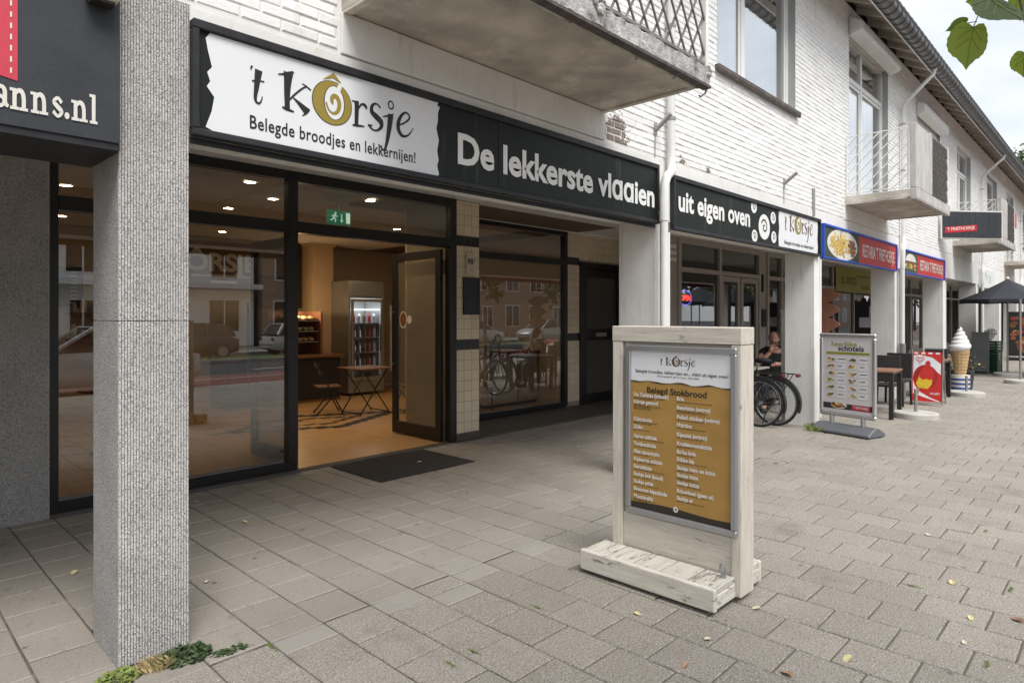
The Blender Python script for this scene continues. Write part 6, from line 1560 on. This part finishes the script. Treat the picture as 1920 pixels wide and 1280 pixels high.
for i in range(k_+1):
    a = math.pi*i/k_-math.pi/2; q = max(math.cos(a), .02)
    for j in range(n):
        t = 2*math.pi*j/n; x, y, z = .098*q*math.cos(t), .077*q*math.sin(t), .12*math.sin(a)
        if z < -.02: x = x*(1+.10*z/.12)+.012; y *= 1+.22*z/.12
        if x > .04:
            if abs(y) < .016 and -.045 < z < .018: x += .022*(1-abs(y)/.016)*(1-(z+.045)/.075)      # nose
            if abs(abs(y)-.032) < .018 and 0 < z < .03: x -= .010                                   # eye sockets
        vs_.append(hc+Vector((x,y,z)))
for i in range(k_):
    for j in range(n): fs_.append((i*n+j, i*n+(j+1) % n, (i+1)*n+(j+1) % n, (i+1)*n+j))
hd.add(vs_, fs_)
for s_ in (1,-1): hd.ellipsoid(hc+Vector((-.01,s_*.08,-.01)), (.022,.012,.034), 8, 6)
hd = hd.build('head', 'skin', mn, local=True, smooth=True)
m_ = MB()
for s_ in (1,-1): m_.ellipsoid(hc+Vector((.083,s_*.031,.014)), (.008,.013,.007), 8, 5)
m_.ellipsoid(hc+Vector((.086,0,-.066)), (.008,.026,.006), 8, 5); m_.build('eyes_and_mouth', 'eye_dark', hd, local=True, smooth=True)
m_ = MB(); rr = random.Random(6)
for k in range(90):
    a = rr.uniform(-1.3,1.3); z = rr.uniform(-.115,-.055); c = hc+Vector((.088*math.cos(a)*(1+z*.6)+.012, .072*math.sin(a)*(1+z*1.4), z)); m_.ellipsoid(c, (.013,.012,.014), 5, 3)
for k in range(130):
    a = rr.uniform(.9, 5.38); z = rr.uniform(.02,.112); q = math.sqrt(max(0, 1-(z/.122)**2)); m_.ellipsoid(hc+Vector((.099*q*math.cos(a)-.004,.078*q*math.sin(a),z)), (.015,.015,.013), 5, 3)
m_.build('hair_and_beard', 'hair', hd, local=True, smooth=True)
def hand(wr, d, nrm, nm):
    d = Vector(d).normalized(); nrm = Vector(nrm).normalized(); s_ = d.cross(nrm).normalized(); w0 = Vector(wr)
    m_ = MB(); m_.tube([w0-d*.02, w0+d*.03, w0+d*.08, w0+d*.095], [.026,.036,.036,.026], 10)
    for k, L in enumerate((.062,.075,.07,.055)):
        o_ = w0+d*.085+s_*(-.03+k*.02); m_.tube([o_, o_+d*L*.45+nrm*.004, o_+d*L*.75+nrm*.022, o_+d*L*.85+nrm*.04], [.0095,.009,.0085,.007], 7)
    t0 = w0+d*.03-s_*.03; m_.tube([t0, t0+d*.03-s_*.022, t0+d*.055-s_*.022+nrm*.012], [.012,.011,.008], 7); m_.build(nm, 'skin', mn, local=True, smooth=True)
hand((.34,.08,.80), (.75,-.65,.05), (0,0,-1), 'hand'); hand((.20,-.05,.99), (-.25,.25,1), (-1,.2,0), 'hand')

# ---- fallen leaves
def leaf_mesh(nm, mt, s_):
    m_ = MB(); o = [(0,-.5),(.22,-.32),(.30,0),(.2,.3),(0,.55),(-.2,.3),(-.30,0),(-.22,-.32)]
    vs_ = [(0,0,.002*0+.001)]+[(a*s_, b*s_, .004+.25*abs(a)*s_+.08*s_*math.sin(b*5)) for a, b in o]
    m_.add(vs_, [(0, 1+k, 1+(k+1) % 8) for k in range(8)]); return m_.mesh(nm, mt, fix=False)
LM = {c: leaf_mesh('fallen_leaf', c, s_) for c, s_ in (('leaf_yellow', .055), ('leaf_brown', .065), ('leaf_pale', .05))}
LV = [(1285,1247,'leaf_brown','large curled brown leaf on the paving below the menu board'),(1327,1197,'leaf_pale','pinkish leaf on the paving just below the menu board base'),(1195,1150,'leaf_yellow','yellowish leaf beside the joint below the menu board'),
 (1820,1158,'leaf_yellow','bright yellow leaf on the paving at lower right'),(1808,1204,'leaf_pale','pale curled leaf below the yellow leaf at lower right'),(1908,1162,'leaf_brown','brown leaf at the right edge of the paving'),(1786,1092,'leaf_yellow','yellow leaf at a mossy joint on the right'),(1418,1140,'leaf_pale','white leaf right of the menu board base'),(1740,1002,'leaf_pale','small pale leaf in the middle of the right paving'),
 (1785,918,'leaf_pale','pale leaf on the far right paving'),(1455,868,'leaf_yellow','small leaf between menu board and hot dishes sign'),(1478,866,'leaf_pale','second small leaf between menu board and hot dishes sign'),
 (392,945,'leaf_yellow','yellow leaf in the arcade by the left shop window'),(370,941,'leaf_pale','pale leaf at the foot of the left shop window'),(459,978,'leaf_yellow','ochre leaf on the arcade paving'),(140,1073,'leaf_yellow','ochre leaf behind the ribbed pillar'),(818,884,'leaf_yellow','yellow leaf at the right end of the doormat'),(786,868,'leaf_pale','pale leaf on the doormat'),(1020,845,'leaf_pale','pale leaf on the paving before the niche'),(1085,838,'leaf_pale','pale leaf near the flat door'),(388,1090,'leaf_pale','tiny pale leaf beside the ribbed pillar'),(1590,1235,'leaf_yellow','yellow green leaf at the bottom edge'),(1475,1262,'leaf_brown','brown leaf at the bottom edge of the paving')]
for px_, py_, c, lb in LV:
    p = pix(px_, py_, z=.004); o = bpy.data.objects.new('fallen_leaf', LM[c]); COL.objects.link(o); o.location = (p.x, p.y, .016 if 3.6 < p.x < 4.83 and 5.22 < p.y < 6.13 else .003); o.rotation_euler = (rng.uniform(-.15,.15), rng.uniform(-.15,.15), rng.uniform(0,6.28)); s_ = rng.uniform(.75,1.2); o.scale = (s_, s_*rng.uniform(.8,1.1), s_); tag(o, lb, 'leaf', 'fallen leaves on the paving')
# ---- weeds
def weed(name, label, loc, n, rad, h, mt, seed, stretch=1.0, rot=0, blade=False, ls=1.0):
    t = thing(name, label, 'weed', loc, rot, 'weeds in the paving joints'); m_ = MB(); rr = random.Random(seed)
    for k in range(n):
        a = rr.uniform(0, 6.28); q = rad*math.sqrt(rr.random()); x, y = q*math.cos(a)*stretch, q*math.sin(a); z = abs(rr.gauss(0, h*.4))+.002
        if blade:
            b = rr.uniform(0, 6.28); L = rr.uniform(.4, 1)*h; w_ = .0022; dx, dy = math.cos(b), math.sin(b)
            m_.add([(x-dy*w_,y+dx*w_,.0),(x+dy*w_,y-dx*w_,.0),(x+dx*L*.35+dy*w_*.7,y+dy*L*.35-dx*w_*.7,L*.7),(x+dx*L*.8,y+dy*L*.8,L*.95)], [(0,1,2,3)])
        else:
            b = rr.uniform(0, 6.28); s_ = rr.uniform(.006, .013)*ls; u = Vector((math.cos(b), math.sin(b), rr.uniform(-.4,.6)))*s_; v = Vector((-math.sin(b), math.cos(b), rr.uniform(-.4,.6)))*s_; c = Vector((x, y, z*(1-q/rad*.6)))
            m_.add([c-u, c-u*.3-v*.8, c+u*.6-v*.6, c+u, c+u*.6+v*.6, c-u*.3+v*.8], [(0,1,2,3,4,5)])
    m_.build('leaves', mt, t, local=True, fix=False)
    m_ = MB()
    for k in range(6): a = rr.uniform(0,6.28); m_.tube([(0,0,0),(.5*rad*math.cos(a)*stretch,.5*rad*math.sin(a),h*.3)], .0015, 4)
    m_.build('stem', 'weed_green', t, local=True)
weed('low_weed', 'dark green creeping weed at the foot of the ribbed pillar', (1.12, 3.22, 0), 430, .10, .05, 'weed_green', 1, 1.25, R(-8))
weed('low_weed', 'thin trailing end of the creeping weed along the joint', (1.29, 3.12, 0), 90, .038, .022, 'weed_green', 2, 2.2, R(-8))
weed('grass_tuft', 'light green moss and grass at the front of the ribbed pillar', (.86, 3.24, 0), 420, .075, .035, 'weed_light', 3, 1.3, 0)
weed('grass_tuft', 'dry straw coloured grass at the foot of the ribbed pillar', (1.0, 3.22, 0), 260, .06, .04, 'dry_grass', 4, 1.2, 0, True)
weed('grass_tuft', 'green grass tuft at the foot of the third pillar', (9.55, 3.22, 0), 380, .16, .09, 'weed_light', 5, 1.5, 0, True)
for i, (px_, py_, lb) in enumerate(((510,1212,'small weed in the joint right of the ribbed pillar'),(1850,1245,'weed in a joint at the lower right'),(1895,1105,'moss in a joint near the right edge'),(1848,995,'grass in a joint on the right paving'),(1710,1098,'tiny weed in a joint right of the menu board'),(845,1245,'weed at the bottom of the paving'),(1005,1138,'moss in the joint left of the menu board'),(890,1222,'small moss patch left below the menu board'))):
    p = pix(px_, py_, z=0); weed('joint_weed', lb, (p.x, p.y, .0), 60, .012, .009, 'weed_light', 20+i, 4.5, R(0) if i in (1,2,3) else R(90), i % 2 == 0, .28)

# ================================================================== TREES
def tree(name, label, loc, h, cr, nleaf, seed, leaf_s=.09, low=2.6, grp='street trees across the road'):
    t = thing(name, label, 'tree', loc, 0, grp); rr = random.Random(seed)
    m_ = MB(); m_.tube([(0,0,-.1),(.03,.02,h*.25),(-.04,.05,h*.5),(.05,0,h*.85)], [.16,.13,.10,.03], 10); ends = []
    for k in range(9):
        z = h*(.32+.06*k); a = k*2.4+rr.uniform(-.4,.4); L = cr*rr.uniform(.6,.95)*(1-.05*k)
        p0 = Vector((0,0,z)); p2 = p0+Vector((math.cos(a)*L, math.sin(a)*L, L*.45)); p1 = (p0+p2)/2+Vector((0,0,.12*L)); m_.tube([p0,p1,p2], [.05,.03,.012], 6); ends += [p1,p2,(p1+p2)/2]
    m_.build('trunk', 'bark', t, local=True, smooth='auto')
    m_ = MB(); clumps = []
    for k in range(46):
        a = rr.uniform(0,6.28); u = rr.uniform(-1,1); q = rr.random()**.4; zc = h*.64; s_ = math.sqrt(1-u*u)*q; clumps.append(Vector((cr*s_*math.cos(a), cr*s_*math.sin(a), zc+u*q*h*.36)))
    for k in range(nleaf):
        c = rr.choice(clumps)+Vector((rr.gauss(0,.16),rr.gauss(0,.16),rr.gauss(0,.13)))*cr*.7
        if c.z < low: continue
        n1 = Vector((rr.gauss(0,1),rr.gauss(0,1),rr.gauss(0,1))).normalized(); n2 = n1.orthogonal().normalized(); s_ = leaf_s*rr.uniform(.6,1.3)
        m_.add([c-n1*s_, c-n2*s_*.6, c+n1*s_, c+n2*s_*.6], [(0,1,2,3)])
    m_.build('crown', 'foliage', t, local=True, fix=False); return t
lin = tree('linden_tree', 'linden tree beside the pavement whose low twig hangs into view', (.9, -2.05, 0), 8.0, 2.2, 2600, 4, .075, 3.4, 'linden tree at the kerb')
m_ = MB(); loc = Vector((.9,-2.05,0))
def tw(px_, py_, D): l_ = (px_-960)/1215; return Vector((D*(CA+l_*SA), D*(SA-l_*CA), 1.6+(592-py_)/1215*D))-loc
q0, q1, q2, q3 = Vector((.35,.9,3.7)), tw(2050,-160,1.72), tw(1905,-30,1.6), tw(1842,22,1.56)
m_.tube([q0,(q0+q1)/2+Vector((0,0,.1)),q1,q2,q3], [.02,.010,.005,.003,.0018], 6); m_.tube([q2,tw(1925,60,1.62)], [.003,.0015], 5); m_.build('low_twig', 'bark', lin, local=True)
def linden_leaf(ctr, s_, ang, tilt, mt):
    o = []
    for k in range(41):
        t = -math.pi+2*math.pi*k/40
        r_ = 1-.20*math.cos(t)**8*(1 if abs(t) > 2 else 0)
        x = .50*math.sin(t)*(1+.12*math.cos(t)); y = -.50*math.cos(t)
        if abs(t) < .45: y -= .22*(1-abs(t)/.45)**1.5
        if abs(t) > 2.4: y -= .22*((abs(t)-2.4)/.74)**1.3
        q = 1+.018*math.cos(k*math.pi); o.append((x*q, y*q))
    m_ = MB(); rot = Matrix.Rotation(ang, 3, 'Z'); tl_ = Matrix.Rotation(tilt, 3, 'X')
    view = Vector((CA, SA, 0)); right = Vector((SA, -CA, 0)); upv = Vector((0,0,1))
    def f(x, y, dz=0):
        v = rot @ Vector((x, y, 0)); v = tl_ @ Vector((v.x, v.y, -.22*abs(x)+.12*y*y+dz)); v *= s_; return ctr+right*v.x+upv*v.y-view*v.z
    m_.add([f(0,0,.0)]+[f(*p) for p in o], [(0, 1+k, 1+(k+1) % 41) for k in range(41)])
    lf_ = m_.build('leaf', mt, lin, local=True, smooth=True, fix=False)
    m_ = MB()
    for a, b in (((0,.28),(0,-.62)),((0,.26),(.3,.0)),((0,.26),(-.3,.0)),((0,.05),(.3,-.22)),((0,.05),(-.3,-.22)),((0,.26),(.36,.26)),((0,.26),(-.36,.26))):
        m_.tube([f(*a,.012), f((a[0]+b[0])/2,(a[1]+b[1])/2,.012), f(*b,.012)], .0009, 4)
    m_.tube([f(0,.28), f(.06,.6), f(.12,.78)], .0012, 4); m_.build('veins', 'leaf_vein', lf_, local=True)
def leafmat(nm, c, tr):
    m = bpy.data.materials.new(nm); m.use_nodes = True; n, l = m.node_tree.nodes, m.node_tree.links; b = n['Principled BSDF']; b.inputs['Roughness'].default_value = .5
    no = n.new('ShaderNodeTexNoise'); no.inputs['Scale'].default_value = 60; g_ = n.new('ShaderNodeNewGeometry'); l.new(g_.outputs['Position'], no.inputs['Vector']); mx = n.new('ShaderNodeMixRGB'); mx.inputs[1].default_value = (*[q*.8 for q in c],1); mx.inputs[2].default_value = (*[q*1.2 for q in c],1); l.new(no.outputs['Fac'], mx.inputs[0]); l.new(mx.outputs[0], b.inputs['Base Color'])
    t_ = n.new('ShaderNodeBsdfTranslucent'); t_.inputs[0].default_value = (*tr,1); ms_ = n.new('ShaderNodeMixShader'); ms_.inputs[0].default_value = .45; o = n['Material Output']; l.new(b.outputs[0], ms_.inputs[1]); l.new(t_.outputs[0], ms_.inputs[2]); l.new(ms_.outputs[0], o.inputs[0]); MAT[nm] = m
leafmat('linden_leaf', (.07,.12,.02), (.50,.62,.08)); leafmat('linden_dark', (.045,.08,.016), (.16,.24,.03)); mat('leaf_vein', (.16,.20,.06), .6)
linden_leaf(tw(1820,74,1.55), .098, R(-4), R(12), 'linden_leaf'); linden_leaf(tw(1872,10,1.52), .112, R(18), R(-35), 'linden_dark'); linden_leaf(tw(1920,112,1.62), .06, R(10), R(20), 'linden_leaf'); linden_leaf(tw(1838,-6,1.58), .05, R(-70), R(30), 'linden_leaf')
linden_leaf(tw(1925,2,1.66), .09, R(30), R(10), 'linden_leaf'); linden_leaf(tw(1800,48,1.60), .045, R(-60), R(65), 'linden_dark')
far = [((60,6.2,0), 15.5, 3.6, 'rounded green tree rising behind the far end of the gutter'), ((58,4.6,0), 12.5, 3.0, 'tall green tree beyond the end of the building'), ((70,2.0,0), 10, 3.4, 'green tree at the far end of the street')]
for i, (l_, h, cr, lb) in enumerate(far): tree('street_tree', lb, l_, h, cr, 5000, 30+i, .16, 2.2, 'trees at the far end of the street')
for i, (x, y) in enumerate(((16,-12.6),(25,-12.8),(33,-12.5),(42,-12.8),(52,-12.6))):
    tree('street_tree', ['first','second','third','fourth','fifth'][i]+' tree of the row across the road', (x, y, -.03), 7.5, 2.4, 3000, 50+i, .15, 1.6)

# ================================================================== ACROSS THE ROAD (seen in the shop windows)
def car(label, loc, rz, mt):
    c = thing('parked_car', label, 'car', loc, rz, 'cars parked along the street'); L = 4.1
    st = [(-2.05,.35,.55,.60),(-1.98,.28,.80,.74),(-1.6,.22,.92,.82),(-.9,.20,.96,.85),(0,.20,.94,.86),(.75,.20,.92,.85),(1.2,.20,.88,.83),(1.7,.24,.76,.78),(1.98,.30,.62,.68),(2.06,.38,.52,.55)]
    m_ = MB(); vs_ = []; fs_ = []
    for x, z0, z1, w_ in st: vs_ += [(x,-w_*.9,z0),(x,-w_,z0+.15),(x,-w_,z0+(z1-z0)*.6),(x,-w_*.9,z1),(x,w_*.9,z1),(x,w_,z0+(z1-z0)*.6),(x,w_,z0+.15),(x,w_*.9,z0)]
    for i in range(len(st)-1):
        for j in range(8): fs_.append((i*8+j, i*8+(j+1) % 8, (i+1)*8+(j+1) % 8, (i+1)*8+j))
    fs_ += [tuple(range(8)), tuple(len(vs_)-1-j for j in range(8))]; m_.add(vs_, fs_); m_.build('body', mt, c, local=True, smooth='auto')
    gs_ = [(-1.85,.93,.93,.70),(-1.55,.92,1.36,.62),(-.6,.93,1.47,.60),(.15,.93,1.44,.60),(.95,.90,.92,.72)]; vs_ = []; fs_ = []; m_ = MB()
    for x, z0, z1, w_ in gs_: vs_ += [(x,-.78,z0-.02),(x,-w_,z1),(x,w_,z1),(x,.78,z0-.02)]
    for i in range(4):
        for j in range(4): fs_.append((i*4+j, i*4+(j+1) % 4, (i+1)*4+(j+1) % 4, (i+1)*4+j))
    m_.add(vs_, fs_); m_.build('windows', 'car_glass', c, local=True)
    m_ = MB(); m_.hexa([(-1.5,-.6,1.37),(.2,-.58,1.44),(.2,.58,1.44),(-1.5,.6,1.37),(-1.5,-.58,1.41),(.2,-.55,1.475),(.2,.55,1.475),(-1.5,.58,1.41)])
    for s_ in (-1,1): m_.bar((.15,s_*.60,1.44),(.95,s_*.73,.92), .06); m_.bar((-.62,s_*.62,1.46),(-.66,s_*.80,.93), .07); m_.bar((-1.52,s_*.62,1.37),(-1.82,s_*.72,.93), .09)
    m_.build('roof', mt, c, local=True)
    for x in (-1.28,1.28):
        for s_ in (-1,1):
            wh = bpy.data.objects.new('wheel', None); COL.objects.link(wh); wh.parent = c; wh.location = (x, s_*.76, .31)
            m_ = MB(); m_.tube([(0,-.10,0),(0,.10,0)], .31, 20); m_.build('tyre', 'rubber', wh, local=True, smooth='auto'); m_ = MB(); m_.tube([(0,s_*.09,0),(0,s_*.112,0)], .20, 16); m_.build('rim', 'alu', wh, local=True, smooth='auto')
    for s_ in (-1,1):
        m_ = MB(); m_.ellipsoid((1.90,s_*.56,.66), (.12,.14,.07), 10, 6); m_.build('headlight', 'head_light', c, local=True, smooth=True); m_ = MB(); m_.box(-2.02,-1.94,s_*.56-.1,s_*.56+.1,.66,.80); m_.build('tail_light', 'rear_red', c, local=True, bevel=.01)
    return c
car('silver hatchback parked behind the photographer near the pavement', (3.9, -4.05, -.10), R(180), 'car_silver'); car('dark car parked at the kerb right of the silver hatchback', (14.5, -4.05, -.10), R(180), 'car_dark')
for i, (x, m__, lb) in enumerate(((4.0,'car_white','white car across the road before the white building'),(9.5,'car_dark','dark car across the road before the white building'),(15.0,'car_silver','silver car across the road, third from the left'),(21.0,'car_red','red car across the road'),(27.0,'car_white','white car across the road before the brick houses'),(33.5,'car_silver','silver car across the road before the brick houses'),(41.0,'car_white','farthest white car across the road'),(-2.5,'car_silver','silver car across the road at the left end'))):
    car(lb, (x, -15.0, -.15), R(180) if i % 2 else 0, m__)
def house(label, x0, x1, y, h, wall_, roof_h, n, flat=False):
    b = thing('house', label, 'building', ((x0+x1)/2, y, 0), 0, 'buildings across the road'); hw = (x1-x0)/2
    m_ = MB(); m_.box(-hw,hw,-8,0,0,h); m_.build('wall', wall_, b, local=True)
    if flat: m_ = MB(); m_.box(-hw-.2,hw+.2,-8.2,.6,h,h+.35); m_.box(-hw-.1,hw+.1,-.02,.9,3.0,3.25); m_.build('roof', 'house_white', b, local=True)
    else: m_ = MB(); m_.prism([(.4,h-.05),(-4,h+roof_h),(-8.4,h-.05)], lambda a, c_: (-hw,a,c_), lambda a, c_: (hw,a,c_)); m_.build('roof', 'house_roof', b, local=True)
    for k in range(n):
        cx = -hw+(k+.5)*2*hw/n
        for z0, z1, w_ in ((.8,2.4,.75),(3.6,5.0,.65)):
            if k % 3 == 1 and z0 < 1: z0, z1, w_ = .05, 2.3, .5
            m_ = MB(); m_.box(cx-w_-.07,cx+w_+.07,.0,.05,z0-.07,z1+.07); wd = m_.build('window', 'white_frame', b, local=True)
            m_ = MB(); m_.box(cx-w_,cx-.04,.045,.062,z0,z1); m_.box(cx+.04,cx+w_,.045,.062,z0,z1); m_.build('pane', 'car_glass', wd, local=True)
house('long white flat roofed building across the road', -16, 15.5, -21.8, 6.4, 'house_white', 0, 10, True); house('brown brick terrace house next to the white building', 16, 30, -21.8, 5.8, 'house_brick', 3, 5); house('middle brown brick terrace house across the road', 30.5, 44.5, -21.8, 5.8, 'house_brick', 3, 5); house('farthest brown brick terrace house across the road', 45, 59, -21.8, 5.8, 'house_brick', 3, 5)
house('brick house closing the far end of the street', 78, 92, -14, 5.8, 'house_brick', 3, 5)
for i, (x, y, lb) in enumerate(((74, -6.5, 'dark green tree before the house at the street end'), (84, -5.5, 'last green tree at the street end'), (66, -12.6, 'sixth tree of the row across the road'))): tree('street_tree', lb, (x, y, -.1), 9, 3.2, 3000, 80+i, .18, 1.8, 'trees at the far end of the street')
